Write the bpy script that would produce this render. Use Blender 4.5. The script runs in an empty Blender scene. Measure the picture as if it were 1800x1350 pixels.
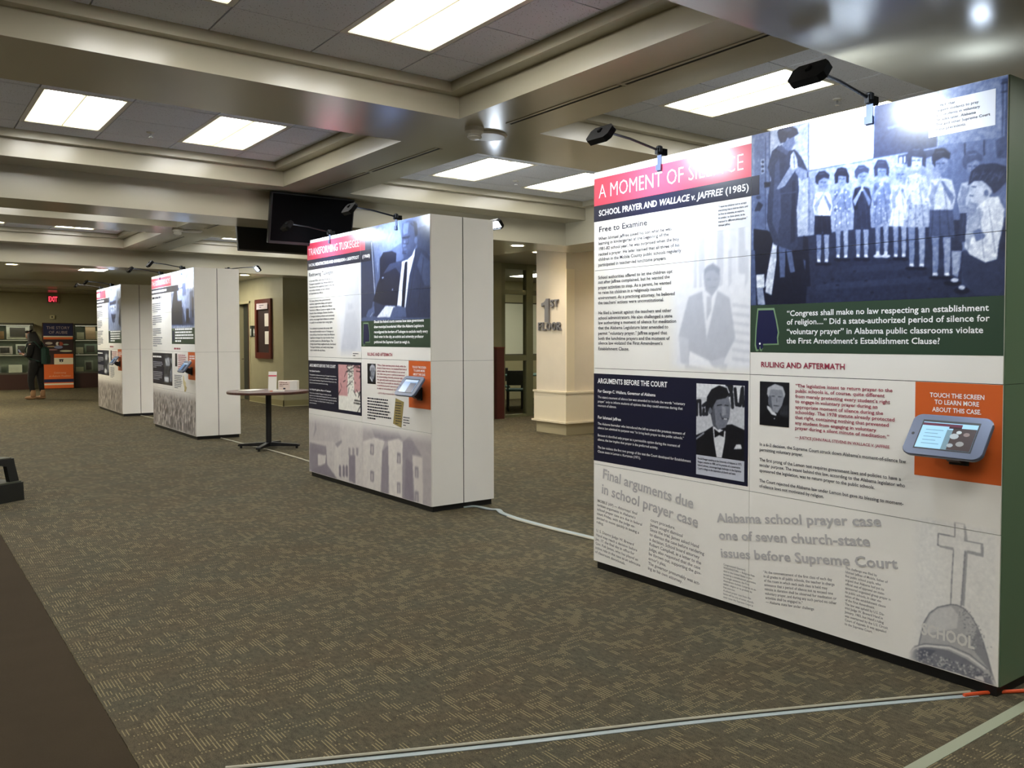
import bpy, math, random
import numpy as np
from mathutils import Vector, Matrix
sin, cos, pi = math.sin, math.cos, math.pi
SC = bpy.context.scene
COL = SC.collection

# ------------------------------------------------------------------ camera
def make_camera():
    yaw, pitch, roll = math.radians(CAM['yaw']), math.radians(CAM['pitch']), math.radians(CAM['roll'])
    F = Vector((sin(yaw) * cos(pitch), cos(yaw) * cos(pitch), -sin(pitch)))
    R = Vector((cos(yaw), -sin(yaw), 0)); U = R.cross(F)
    R2 = R * cos(roll) + U * sin(roll); U2 = -R * sin(roll) + U * cos(roll)
    cd = bpy.data.cameras.new('camera'); cd.sensor_width = 36; cd.sensor_fit = 'HORIZONTAL'
    cd.lens = CAM['f'] * 36 / 1800; cd.shift_x = -CAM['cx'] / 1800; cd.shift_y = CAM['cy'] / 1800
    cd.clip_start = .05; cd.clip_end = 200
    co = bpy.data.objects.new('camera', cd); COL.objects.link(co)
    m = Matrix((R2, U2, -F)).transposed().to_4x4(); m.translation = Vector((0, 0, 1.5))
    co.matrix_world = m; SC.camera = co
CAM = dict(f=1529.1, yaw=38.604, pitch=1.898, roll=0.04, cx=118.86, cy=-26.14)
#@CAM@
make_camera()
SC.view_settings.view_transform = 'Standard'; SC.view_settings.look = 'None'
SC.view_settings.gamma = 1; SC.view_settings.use_curve_mapping = False
SC.view_settings.exposure = 1.05
wd = bpy.data.worlds.new('world'); SC.world = wd; wd.use_nodes = True
wd.node_tree.nodes['Background'].inputs[0].default_value = (.6, .62, .65, 1)
wd.node_tree.nodes['Background'].inputs[1].default_value = 0.15
TROFFER = 10.0        # emission of the ceiling troffers
LAMP_W = 4.6         # watts of each clip-on display lamp

# ------------------------------------------------------------------ materials
def lin(c):
    out = []
    for v in c[:3]:
        v = v / 255.0
        out.append(v / 12.92 if v <= .04045 else ((v + .055) / 1.055) ** 2.4)
    return (*out, 1.0)
MATS = {}
def mat(name, rgb=(200, 200, 200), rough=.6, metal=0.0, spec=.5, emit=0.0, ecol=None, bump=0.0, bscale=80, var=0.0, vscale=3.0):
    if name in MATS: return MATS[name]
    m = bpy.data.materials.new(name); m.use_nodes = True
    nt = m.node_tree; b = nt.nodes['Principled BSDF']
    b.inputs['Base Color'].default_value = lin(rgb); b.inputs['Roughness'].default_value = rough
    b.inputs['Metallic'].default_value = metal; b.inputs['Specular IOR Level'].default_value = spec
    if emit:
        b.inputs['Emission Color'].default_value = lin(ecol or rgb); b.inputs['Emission Strength'].default_value = emit
    if bump or var:
        tc = nt.nodes.new('ShaderNodeTexCoord'); no = nt.nodes.new('ShaderNodeTexNoise')
        no.inputs['Scale'].default_value = bscale if bump else vscale; no.inputs['Detail'].default_value = 4
        nt.links.new(tc.outputs['Object'], no.inputs['Vector'])
        if bump:
            bp = nt.nodes.new('ShaderNodeBump'); bp.inputs['Strength'].default_value = bump; bp.inputs['Distance'].default_value = .01
            nt.links.new(no.outputs['Fac'], bp.inputs['Height']); nt.links.new(bp.outputs['Normal'], b.inputs['Normal'])
        if var:
            n2 = nt.nodes.new('ShaderNodeTexNoise'); n2.inputs['Scale'].default_value = vscale; n2.inputs['Detail'].default_value = 5
            nt.links.new(tc.outputs['Object'], n2.inputs['Vector'])
            rp = nt.nodes.new('ShaderNodeValToRGB'); c = lin(rgb)
            rp.color_ramp.elements[0].position = .3; rp.color_ramp.elements[1].position = .7
            rp.color_ramp.elements[0].color = (c[0] * (1 - var), c[1] * (1 - var), c[2] * (1 - var), 1)
            rp.color_ramp.elements[1].color = (min(1, c[0] * (1 + var)), min(1, c[1] * (1 + var)), min(1, c[2] * (1 + var)), 1)
            nt.links.new(n2.outputs['Fac'], rp.inputs['Fac']); nt.links.new(rp.outputs['Color'], b.inputs['Base Color'])
    MATS[name] = m
    return m
def node(nt, t, **kw):
    n = nt.nodes.new(t)
    for k, v in kw.items():
        if k.startswith('i_'): n.inputs[int(k[2:])].default_value = v
        else: setattr(n, k, v)
    return n
def carpet_material(name, rot):
    m = bpy.data.materials.new(name); m.use_nodes = True
    nt = m.node_tree; L = nt.links; b = nt.nodes['Principled BSDF']
    b.inputs['Roughness'].default_value = .95; b.inputs['Specular IOR Level'].default_value = .15
    tc = node(nt, 'ShaderNodeTexCoord'); mp = node(nt, 'ShaderNodeMapping'); mp.inputs['Rotation'].default_value[2] = rot
    L.new(tc.outputs['Object'], mp.inputs['Vector'])
    sx = node(nt, 'ShaderNodeSeparateXYZ'); L.new(mp.outputs['Vector'], sx.inputs[0])
    def math_(op, a, bb=None, c=None):
        n = node(nt, 'ShaderNodeMath', operation=op)
        for i, v in enumerate((a, bb, c)):
            if v is None: continue
            if isinstance(v, (int, float)): n.inputs[i].default_value = v
            else: L.new(v, n.inputs[i])
        return n.outputs[0]
    def cells(dx, dy, seed, nscale, lo, hi, pitch, fill_, ylen):
        # blocks of short yarn stitches: a block is lit or not, clustered by a coarse noise; inside it run parallel stitches
        fx = math_('FLOOR', math_('DIVIDE', sx.outputs[0], dx))
        shift = math_('FRACT', math_('MULTIPLY', fx, .618))
        yy = math_('ADD', math_('DIVIDE', sx.outputs[1], dy), shift); fy = math_('FLOOR', yy)
        cv = node(nt, 'ShaderNodeCombineXYZ'); L.new(fx, cv.inputs[0]); L.new(fy, cv.inputs[1]); cv.inputs[2].default_value = seed
        wn = node(nt, 'ShaderNodeTexWhiteNoise', noise_dimensions='3D'); L.new(cv.outputs[0], wn.inputs['Vector'])
        no = node(nt, 'ShaderNodeTexNoise'); no.inputs['Scale'].default_value = nscale; no.inputs['Detail'].default_value = 1
        L.new(mp.outputs['Vector'], no.inputs['Vector'])
        mr = node(nt, 'ShaderNodeMapRange'); mr.inputs[1].default_value = .35; mr.inputs[2].default_value = .65
        mr.inputs[3].default_value = hi; mr.inputs[4].default_value = lo; L.new(no.outputs['Fac'], mr.inputs[0])
        hit = math_('GREATER_THAN', wn.outputs['Value'], mr.outputs[0])
        fr = math_('FRACT', math_('DIVIDE', sx.outputs[0], pitch))
        inside = math_('LESS_THAN', math_('ABSOLUTE', math_('SUBTRACT', fr, .5)), fill_)
        iny = math_('LESS_THAN', math_('FRACT', yy), ylen)
        return math_('MULTIPLY', math_('MULTIPLY', hit, inside), iny)
    d1 = cells(.027, .070, 1.0, 3.4, .70, .93, .0135, .16, .92)
    d2 = cells(.054, .017, 7.0, 2.8, .68, .93, .0135, .18, .66)
    dash = math_('MAXIMUM', d1, d2)
    n1 = node(nt, 'ShaderNodeTexNoise'); n1.inputs['Scale'].default_value = 2.2; n1.inputs['Detail'].default_value = 3; L.new(mp.outputs['Vector'], n1.inputs['Vector'])
    n2 = node(nt, 'ShaderNodeTexNoise'); n2.inputs['Scale'].default_value = 260; n2.inputs['Detail'].default_value = 2; L.new(mp.outputs['Vector'], n2.inputs['Vector'])
    r1 = node(nt, 'ShaderNodeValToRGB'); r1.color_ramp.elements[0].position = .35; r1.color_ramp.elements[1].position = .65
    r1.color_ramp.elements[0].color = lin((82, 74, 57)); r1.color_ramp.elements[1].color = lin((79, 75, 60)); L.new(n1.outputs['Fac'], r1.inputs['Fac'])
    n3 = node(nt, 'ShaderNodeTexNoise'); n3.inputs['Scale'].default_value = 34; n3.inputs['Detail'].default_value = 6; n3.inputs['Roughness'].default_value = .7
    m3 = node(nt, 'ShaderNodeMapping'); m3.inputs['Scale'].default_value = (1.6, .6, 1); L.new(mp.outputs['Vector'], m3.inputs['Vector']); L.new(m3.outputs['Vector'], n3.inputs['Vector'])
    r3 = node(nt, 'ShaderNodeValToRGB'); r3.color_ramp.elements[0].position = .3; r3.color_ramp.elements[1].position = .7
    r3.color_ramp.elements[0].color = (.62, .62, .62, 1); r3.color_ramp.elements[1].color = (1.32, 1.32, 1.32, 1); L.new(n3.outputs['Fac'], r3.inputs['Fac'])
    mg = node(nt, 'ShaderNodeMix', data_type='RGBA', blend_type='MULTIPLY'); mg.inputs[0].default_value = .75
    r2 = node(nt, 'ShaderNodeValToRGB'); r2.color_ramp.elements[0].position = .3; r2.color_ramp.elements[1].position = .7
    r2.color_ramp.elements[0].color = (.45, .45, .45, 1); r2.color_ramp.elements[1].color = (1.35, 1.35, 1.35, 1); L.new(n2.outputs['Fac'], r2.inputs['Fac'])
    L.new(r1.outputs['Color'], mg.inputs[6]); L.new(r2.outputs['Color'], mg.inputs[7])
    mx = node(nt, 'ShaderNodeMix', data_type='RGBA'); L.new(math_('MULTIPLY', dash, .62), mx.inputs[0])
    mh = node(nt, 'ShaderNodeMix', data_type='RGBA', blend_type='MULTIPLY'); mh.inputs[0].default_value = 1; L.new(mg.outputs[2], mh.inputs[6]); L.new(r3.outputs['Color'], mh.inputs[7])
    L.new(mh.outputs[2], mx.inputs[6]); mx.inputs[7].default_value = lin((146, 134, 98))
    L.new(mx.outputs[2], b.inputs['Base Color'])
    bp = node(nt, 'ShaderNodeBump'); bp.inputs['Strength'].default_value = .5; bp.inputs['Distance'].default_value = .004
    L.new(n2.outputs['Fac'], bp.inputs['Height']); L.new(bp.outputs['Normal'], b.inputs['Normal'])
    return m
def tile_material():
    m = mat('ceiling_tile', (216, 219, 226), .9, bump=.35, bscale=160)
    nt = m.node_tree; b = nt.nodes['Principled BSDF']
    tc = node(nt, 'ShaderNodeTexCoord'); vo = node(nt, 'ShaderNodeTexVoronoi'); vo.inputs['Scale'].default_value = 55
    nt.links.new(tc.outputs['Object'], vo.inputs['Vector'])
    rp = node(nt, 'ShaderNodeValToRGB'); rp.color_ramp.elements[0].position = .10; rp.color_ramp.elements[1].position = .2
    rp.color_ramp.elements[0].color = lin((120, 120, 120)); rp.color_ramp.elements[1].color = lin((216, 219, 226))
    nt.links.new(vo.outputs['Distance'], rp.inputs['Fac']); nt.links.new(rp.outputs['Color'], b.inputs['Base Color'])
    return m
def print_material():
    m = bpy.data.materials.new('printed_picture'); m.use_nodes = True
    nt = m.node_tree; b = nt.nodes['Principled BSDF']; b.inputs['Roughness'].default_value = .28
    a = node(nt, 'ShaderNodeAttribute', attribute_name='Col'); nt.links.new(a.outputs['Color'], b.inputs['Base Color'])
    return m
M_PRINT = print_material()
PAINT = mat('ceiling_paint', (174, 168, 148), .23, spec=.45)
BEIGE = mat('beige_wall_paint', (216, 205, 184), .55, var=.03)
OLIVE = mat('olive_wall_paint', (160, 154, 122), .6, var=.04)
BLACK = mat('black_plastic', (16, 16, 17), .45)
DKMET = mat('dark_frame_metal', (28, 27, 26), .5)
CHROME = mat('bright_metal', (190, 192, 196), .22, metal=1.0)
WHITE = mat('white_laminate', (232, 229, 222), .32, var=.015)

# ------------------------------------------------------------------ mesh helpers
class MB:
    def __init__(s): s.v = []; s.f = []
    def add(s, v, f):
        n = len(s.v); s.v += [tuple(p) for p in v]; s.f += [tuple(i + n for i in q) for q in f]; return s
    def box(s, x0, x1, y0, y1, z0, z1):
        v = [(x, y, z) for z in (z0, z1) for y in (y0, y1) for x in (x0, x1)]
        return s.add(v, [(0, 2, 3, 1), (4, 5, 7, 6), (0, 1, 5, 4), (2, 6, 7, 3), (0, 4, 6, 2), (1, 3, 7, 5)])
    def cbox(s, x0, x1, y0, y1, z0, z1, c):
        # box with chamfered vertical edges and chamfered top
        p = [(x0 + c, y0), (x1 - c, y0), (x1, y0 + c), (x1, y1 - c), (x1 - c, y1), (x0 + c, y1), (x0, y1 - c), (x0, y0 + c)]
        mx, my = (x0 + x1) / 2, (y0 + y1) / 2
        q = [(mx + (x - mx) * (1 - c / max(.001, (x1 - x0) / 2)), my + (y - my) * (1 - c / max(.001, (y1 - y0) / 2))) for x, y in p]
        v = [(x, y, z0) for x, y in p] + [(x, y, z1 - c) for x, y in p] + [(x, y, z1) for x, y in q]
        f = [tuple(range(7, -1, -1)), tuple(range(16, 24))]
        for k in (0, 8):
            for i in range(8): j = (i + 1) % 8; f.append((k + i, k + j, k + 8 + j, k + 8 + i))
        return s.add(v, f)
    def prism(s, pts, a, b, axis='y'):
        # polygon pts (two coordinates) extruded from a to b along axis
        def P(u, w, t): return {'y': (u, t, w), 'x': (t, u, w), 'z': (u, w, t)}[axis]
        n = len(pts); v = [P(u, w, a) for u, w in pts] + [P(u, w, b) for u, w in pts]
        f = [tuple(range(n)), tuple(range(2 * n - 1, n - 1, -1))] + [(i, i + n, (i + 1) % n + n, (i + 1) % n) for i in range(n)]
        return s.add(v, f)
    def tube(s, pts, r, n=10, caps=True):
        pts = [Vector(p) for p in pts]; rings = []
        rs = r if isinstance(r, (list, tuple)) else [r] * len(pts)
        for i, p in enumerate(pts):
            d = (pts[min(i + 1, len(pts) - 1)] - pts[max(i - 1, 0)]).normalized()
            a = Vector((0, 0, 1)) if abs(d.z) < .9 else Vector((1, 0, 0))
            u = d.cross(a).normalized(); w = d.cross(u)
            rings.append([p + (u * cos(2 * pi * k / n) + w * sin(2 * pi * k / n)) * rs[i] for k in range(n)])
        v = [q for rg in rings for q in rg]; f = []
        for i in range(len(pts) - 1):
            for k in range(n):
                f.append((i * n + k, i * n + (k + 1) % n, (i + 1) * n + (k + 1) % n, (i + 1) * n + k))
        if caps: f += [tuple(range(n - 1, -1, -1)), tuple((len(pts) - 1) * n + k for k in range(n))]
        return s.add(v, f)
    def lathe(s, prof, c=(0, 0, 0), n=24):
        v = [(c[0] + r * cos(2 * pi * k / n), c[1] + r * sin(2 * pi * k / n), c[2] + z) for r, z in prof for k in range(n)]
        f = []
        for i in range(len(prof) - 1):
            for k in range(n): f.append((i * n + k, i * n + (k + 1) % n, (i + 1) * n + (k + 1) % n, (i + 1) * n + k))
        if prof[0][0] > 1e-4: f.append(tuple(range(n - 1, -1, -1)))
        if prof[-1][0] > 1e-4: f.append(tuple((len(prof) - 1) * n + k for k in range(n)))
        return s.add(v, f)
    def quad(s, a, b, c, d): return s.add([a, b, c, d], [(0, 1, 2, 3)])
    def xf(s, M): s.v = [tuple(M @ Vector(p)) for p in s.v]; return s
    def mesh(s, name, m=None, smooth=False):
        me = bpy.data.meshes.new(name); me.from_pydata(s.v, [], s.f); me.update()
        if m: me.materials.append(m)
        if smooth: me.shade_smooth()
        return me
    def build(s, name, m, parent=None, smooth=False, loc=None):
        o = bpy.data.objects.new(name, s.mesh(name, m, smooth)); COL.objects.link(o)
        if parent: o.parent = parent
        if loc: o.location = loc
        return o
def link_mesh(name, me, parent=None, loc=(0, 0, 0), rz=0.0):
    o = bpy.data.objects.new(name, me); COL.objects.link(o); o.location = loc; o.rotation_euler = (0, 0, rz)
    if parent: o.parent = parent
    return o
def thing(name, label, cat, loc=(0, 0, 0), rz=0.0, group=None):
    o = bpy.data.objects.new(name, None); COL.objects.link(o); o.empty_display_size = .1
    o.location = loc; o.rotation_euler = (0, 0, rz); o['label'] = label; o['category'] = cat
    if group: o['group'] = group
    return o
def tag(o, label, cat, group=None):
    o['label'] = label; o['category'] = cat
    if group: o['group'] = group
    return o
def struct(o, label, cat):
    o['kind'] = 'structure'; o['label'] = label; o['category'] = cat; return o
def copy_thing(root, loc, rz, label):
    r = root.copy(); COL.objects.link(r); r.location = loc; r.rotation_euler = (0, 0, rz); r['label'] = label
    for ch in list(root.children):
        c = ch.copy(); COL.objects.link(c); c.parent = r
        for g in ch.children:
            d = g.copy(); COL.objects.link(d); d.parent = c
    return r

# ------------------------------------------------------------------ flat print: lettering
_tc = {}
def line_mesh(txt, off=0.0):
    key = (txt, off)
    if key not in _tc:
        cu = bpy.data.curves.new('t', 'FONT'); cu.body = txt; cu.resolution_u = 2; cu.offset = off
        ob = bpy.data.objects.new('t', cu); me = bpy.data.meshes.new_from_object(ob)
        n = len(me.vertices); co = np.empty(n * 3, np.float32); me.vertices.foreach_get('co', co); co = co.reshape(-1, 3)[:, :2].copy()
        fc = [tuple(p.vertices) for p in me.polygons]
        bpy.data.objects.remove(ob); bpy.data.curves.remove(cu); bpy.data.meshes.remove(me)
        _tc[key] = (co, fc)
    return _tc[key]
_c0, _ = line_mesh('H'); CAPH = float(_c0[:, 1].max() - _c0[:, 1].min())
def text_block(name, lines, s0, zs, cap, m, parent, width=None, bold=0.0, shear=0.0, align='l', off=.0018, rot=0.0):
    """lines of lettering on the plane y=-off, baselines zs; width = width of the longest line"""
    data = [line_mesh(t, bold) for t in lines]
    ws = [float(c[:, 0].max()) if len(c) else 0 for c, _ in data]
    ky = cap / CAPH; kx = (width / max(ws)) if width else ky
    V = []; Fc = []
    for (c, fc), z, w in zip(data, zs, ws):
        if not len(c): continue
        x = c[:, 0] * kx; y = c[:, 1] * ky
        x0 = s0 if align == 'l' else (s0 - w * kx / 2 if align == 'c' else s0 - w * kx)
        X = x0 + x + shear * y; Z = z + y
        if rot:
            dx, dz = X - s0, Z - zs[0]; X = s0 + dx * cos(rot) + dz * sin(rot); Z = zs[0] - dx * sin(rot) + dz * cos(rot)
        n = len(V); V += [(float(a), -off, float(b)) for a, b in zip(X, Z)]
        Fc += [tuple(i + n for i in q) for q in fc]
    me = bpy.data.meshes.new(name); me.from_pydata(V, [], Fc); me.materials.append(m)
    o = bpy.data.objects.new(name, me); COL.objects.link(o); o.parent = parent
    return o
def greek(name, n, s0, z0, dz, w, h, m, parent, seed=1, off=.0018, align='l'):
    """lines too small to read: word-shaped strokes"""
    r = random.Random(seed); b = MB()
    for k in range(n):
        x = s0 + (r.uniform(0, .08) * w if align == 'c' else 0); end = s0 + w * (r.uniform(.82, 1) if k < n - 1 else r.uniform(.3, .7)); z = z0 - k * dz
        while x < end:
            l = r.uniform(.6, 2.6) * h * 1.6
            b.quad((x, -off, z), (min(x + l, end), -off, z), (min(x + l, end), -off, z + h), (x, -off, z + h)); x += l + h * .55
    return b.build(name, m, parent)

# ------------------------------------------------------------------ flat print: painted pictures
PALS = {'navy': [(12, 15, 34), (88, 104, 146), (240, 245, 252)], 'mono': [(10, 11, 16), (112, 116, 128), (232, 234, 238)],
        'pale': [(10, 20, 60), (125, 132, 150), (246, 247, 252)], 'sepia': [(62, 66, 84), (142, 142, 146), (240, 238, 232)],
        'mauve': [(60, 50, 70), (140, 132, 142), (236, 230, 220)], 'taupe': [(52, 48, 48), (140, 134, 132), (226, 220, 214)]}
def paint(spec, ops, sub=2):
    s0, z0, s1, z1 = spec['box']; res = spec['res'] / sub
    nx = int(math.ceil((s1 - s0) / spec['res'])) * sub; nz = int(math.ceil((z1 - z0) / spec['res'])) * sub
    dx, dz = (s1 - s0) / nx, (z1 - z0) / nz
    rgb = spec['pal'] == 'rgb'; ch = 3 if rgb else 1
    img = np.ones((nz, nx, ch), np.float32) * np.array(spec['bg'], np.float32)
    X = s0 + (np.arange(nx) + .5) * dx; Z = z0 + (np.arange(nz) + .5) * dz
    def fill(poly, v, wid=None):
        P = np.array(poly, np.float32)
        pad = (wid or 0) + dx
        i0, i1 = np.searchsorted(X, [P[:, 0].min() - pad, P[:, 0].max() + pad]); j0, j1 = np.searchsorted(Z, [P[:, 1].min() - pad, P[:, 1].max() + pad])
        if i1 <= i0 or j1 <= j0: return
        gx, gz = np.meshgrid(X[i0:i1], Z[j0:j1]); ins = np.zeros(gx.shape, bool)
        if wid is None:
            n = len(P)
            for k in range(n):
                ax, az = P[k]; bx, bz = P[(k + 1) % n]
                if az == bz: continue
                c = ((az > gz) != (bz > gz)) & (gx < (bx - ax) * (gz - az) / (bz - az) + ax); ins ^= c
        else:
            for k in range(len(P) - 1):
                a = P[k]; d = P[k + 1] - a; L2 = max(float(d @ d), 1e-9)
                t = np.clip(((gx - a[0]) * d[0] + (gz - a[1]) * d[1]) / L2, 0, 1)
                ins |= ((gx - a[0] - t * d[0]) ** 2 + (gz - a[1] - t * d[1]) ** 2) < (wid / 2) ** 2
        img[j0:j1, i0:i1][ins] = v
    rr = random.Random(11)
    if spec.get('crowd'):
        for k in range(1500):
            t = rr.random(); z = z0 + (z1 - z0) * (.82 * (1 - t) ** 1.3); x = rr.uniform(s0, s1); h = .05 + .12 * t; w = h * .32
            v = rr.choice([.25, .35, .45, .6, .75, .9]); zc = z + h / 2
            fill([(x + w * cos(a) * .6, zc + h * .5 * sin(a)) for a in np.linspace(0, 2 * pi, 9)[:-1]], v)
            fill([(x + w * .3 * cos(a), zc + h * .55 + w * .35 * sin(a)) for a in np.linspace(0, 2 * pi, 7)[:-1]], rr.choice([.2, .7, .8]))
    for ln in ops.strip().split('\n'):
        if not ln.strip(): continue
        t = ln.split(); kind = t[0]; v = [float(q) for q in t[1].split('/')]; v = np.array(v if len(v) == ch else v[:1] * ch, np.float32)
        i = 2; wid = None
        if kind == 'l': wid = float(t[2]) / 1000; i = 3
        c = [float(q) / 1000 for q in t[i:]]; fill(list(zip(c[::2], c[1::2])), v, wid)
    rng = np.random.default_rng(3)
    def blur(a):
        for ax in (0, 1):
            p = np.concatenate([a.take([0], ax), a, a.take([-1], ax)], ax); n = a.shape[ax]
            a = (p.take(range(0, n), ax) + p.take(range(1, n + 1), ax) * 2 + p.take(range(2, n + 2), ax)) / 4
        return a
    img = blur(blur(img))
    img = img.reshape(nz // sub, sub, nx // sub, sub, ch).mean((1, 3))
    n1 = rng.normal(0, 1, (nz // sub, nx // sub, 1)); n2 = blur(blur(blur(rng.normal(0, 1, n1.shape)))) * 3
    img = np.clip(img + spec['noise'] * (n1 * .25 + n2 * .7) * (.4 + img.mean(2, keepdims=True)), 0, 1)
    if spec['pal'] == 'navy': img = img ** 1.3
    if not rgb:
        pal = np.array(PALS[spec['pal']], np.float32); v = img[..., 0] * 2; lo = np.clip(v, 0, 1)[..., None]; hi = np.clip(v - 1, 0, 1)[..., None]
        img = pal[0] + (pal[1] - pal[0]) * lo + (pal[2] - pal[1]) * hi
        img = img / 255
    if spec.get('fade'):
        fl_, fb, fr_, ft = spec['fade']; X2 = np.linspace(s0, s1, img.shape[1]); Z2 = np.linspace(z0, z1, img.shape[0]); a = np.ones(img.shape[:2])
        if fl_: a = a * np.clip((X2 - s0) / fl_, 0, 1)[None, :]
        if fr_: a = a * np.clip((s1 - X2) / fr_, 0, 1)[None, :]
        if fb: a = a * np.clip((Z2 - z0) / fb, 0, 1)[:, None]
        if ft: a = a * np.clip((z1 - Z2) / ft, 0, 1)[:, None]
        a = a[..., None]; img = img * a + np.array([232, 229, 222]) / 255 * (1 - a)
    return np.where(img <= .04045, img / 12.92, ((img + .055) / 1.055) ** 2.4).astype(np.float32)
def picture(name, spec, ops, tiles, label=None, off=.0012, gap=.0012):
    """a printed picture as a fine coloured mesh, cut at the panel joints; tiles = {(col,row): (panel, s0,s1,z0,z1)}"""
    img = paint(spec, ops); nz, nx, _ = img.shape; s0, z0, s1, z1 = spec['box']; outs = []
    for (panel, a0, a1, b0, b1) in tiles:
        l, r, bt, tp = max(s0, a0 + gap), min(s1, a1 - gap), max(z0, b0 + gap), min(z1, b1 - gap)
        if r - l < .01 or tp - bt < .01: continue
        cx = max(2, int((r - l) / spec['res']) + 1); cz = max(2, int((tp - bt) / spec['res']) + 1)
        xs = np.linspace(l, r, cx); zs = np.linspace(bt, tp, cz)
        ii = np.clip(((xs - s0) / (s1 - s0) * nx).astype(int), 0, nx - 1); jj = np.clip(((zs - z0) / (z1 - z0) * nz).astype(int), 0, nz - 1)
        colr = img[jj][:, ii].reshape(-1, 3); gx, gz = np.meshgrid(xs, zs)
        V = np.stack([gx.ravel(), np.full(gx.size, -off), gz.ravel()], 1).astype(np.float32)
        idx = np.arange(cx * cz).reshape(cz, cx)
        Q = np.stack([idx[:-1, :-1], idx[:-1, 1:], idx[1:, 1:], idx[1:, :-1]], -1).reshape(-1, 4)
        me = bpy.data.meshes.new(name); me.vertices.add(len(V)); me.vertices.foreach_set('co', V.ravel())
        me.loops.add(Q.size); me.loops.foreach_set('vertex_index', Q.ravel().astype(np.int32))
        me.polygons.add(len(Q)); me.polygons.foreach_set('loop_start', np.arange(0, Q.size, 4, dtype=np.int32))
        me.update(); me.validate()
        at = me.color_attributes.new('Col', 'FLOAT_COLOR', 'POINT')
        at.data.foreach_set('color', np.concatenate([colr, np.ones((len(colr), 1), np.float32)], 1).ravel().astype(np.float32))
        me.materials.append(M_PRINT); o = bpy.data.objects.new(name, me); COL.objects.link(o); o.parent = panel
        if label: o['label'] = label
        outs.append(o)
    return outs

# ------------------------------------------------------------------ the building (x to the right, y away, metres)
ZS, ZL, ZT, ZC = 3.08, 2.78, 3.31, 2.98      # soffit, dropped beam, tile plane, corridor ceiling
c1 = carpet_material('carpet_tiles', 0.0); c2 = carpet_material('carpet_tiles_turned', pi / 2)
plain = mat('plain_carpet', (58, 49, 36), .95, spec=.1, bump=.4, bscale=300, var=.06, vscale=4)
fl = MB().box(.67, 14, 1.615, 33, -.05, 0).build('floor', c1); struct(fl, 'patterned olive brown carpet of the hall', 'floor')
MB().box(.67, 14, -4, 1.613, -.05, 0).build('carpet_field', c2, fl)
MB().box(-8, .668, -4, 33, -.05, -.001).build('carpet_border', plain, fl)
# soffits between the coffers
BX = [(-3.19, -.33), (.38, 3.24), (3.95, 7.24)]; BY = [(-1.35, 1.27), (2.82, 5.44), (6.33, 8.95), (10.5, 13.12), (14.01, 16.63)]
cl = MB()
for a, b in ((-8, -3.19), (-.33, .38), (3.24, 3.95)): cl.box(a, b, -4, 17.06, ZS, 3.5)
ys = [-4] + [v for q in BY for v in q] + [17.06]
for x0, x1 in BX:
    for k in range(0, len(ys), 2): cl.box(x0, x1, ys[k], ys[k + 1], ZS, 3.5)
ceiling = cl.build('ceiling', PAINT); struct(ceiling, 'beige painted coffered ceiling with grey acoustic tiles', 'ceiling')
for i, (name, y0, y1) in enumerate((('trim_1', 1.2, 2.39), ('trim_2', 9.38, 10.09), ('trim_3', 17.06, 17.80))):
    o = MB().box(-8, 7.24, y0, y1, ZL, 3.6).build(name, PAINT)
    struct(o, ['dropped ceiling beam over the nearest display wall', 'dropped beige ceiling beam behind the two televisions', 'dropped beige ceiling beam furthest down the hall'][i], 'beam')
struct(MB().box(7.24, 7.95, -4, 10.09, ZL, 3.6).build('trim_4', PAINT), 'dropped beige beam running along the right of the hall', 'beam')
cc = MB().box(7.95, 10.2, -4, 10.09, ZC, 3.5).box(8.37, 10.2, 10.09, 10.82, ZC, 3.5).box(7.24, 8.37, 10.09, 17.8, ZC, 3.5).box(-8, 7.02, 17.8, 31.6, ZC, 3.5).box(7.02, 8.37, 17.8, 19.6, ZC, 3.5).box(7.02, 14, 19.5, 31.6, ZC, 3.5)
cc.build('corridor_soffit', PAINT, ceiling)
MB().box(-8, 7.02, 25.4, 26.3, 2.86, 3.2).box(-8, 7.02, 29.4, 31.6, 2.95, 3.2).build('soffit_step', PAINT, ceiling)
TILE = tile_material(); GRID = mat('ceiling_grid_bar', (150, 150, 148), .6)
_tm = {}
def tile_obj(x0, x1, y0, y1, vis):
    k = (round(x1 - x0, 3), round(y1 - y0, 3))
    if k not in _tm:
        w, d = k[0] / 2 - .005, k[1] / 2 - .005
        b = MB().box(-w, w, -d, d, 0, .02); _tm[k] = b.mesh('ceiling_tile', TILE)
    link_mesh('ceiling_tile', _tm[k], ceiling, ((x0 + x1) / 2, (y0 + y1) / 2, ZT - .006))
GX = {0: [-2.67, -2.06, -1.45, -.84], 1: [.90, 1.51, 2.12, 2.73], 2: [4.08, 4.69, 5.30, 5.91, 6.52, 7.13]}
LX = {0: [-2.67, -1.45], 1: [.90, 2.12], 2: [4.69, 5.91]}
LIGHTS = []
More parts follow.
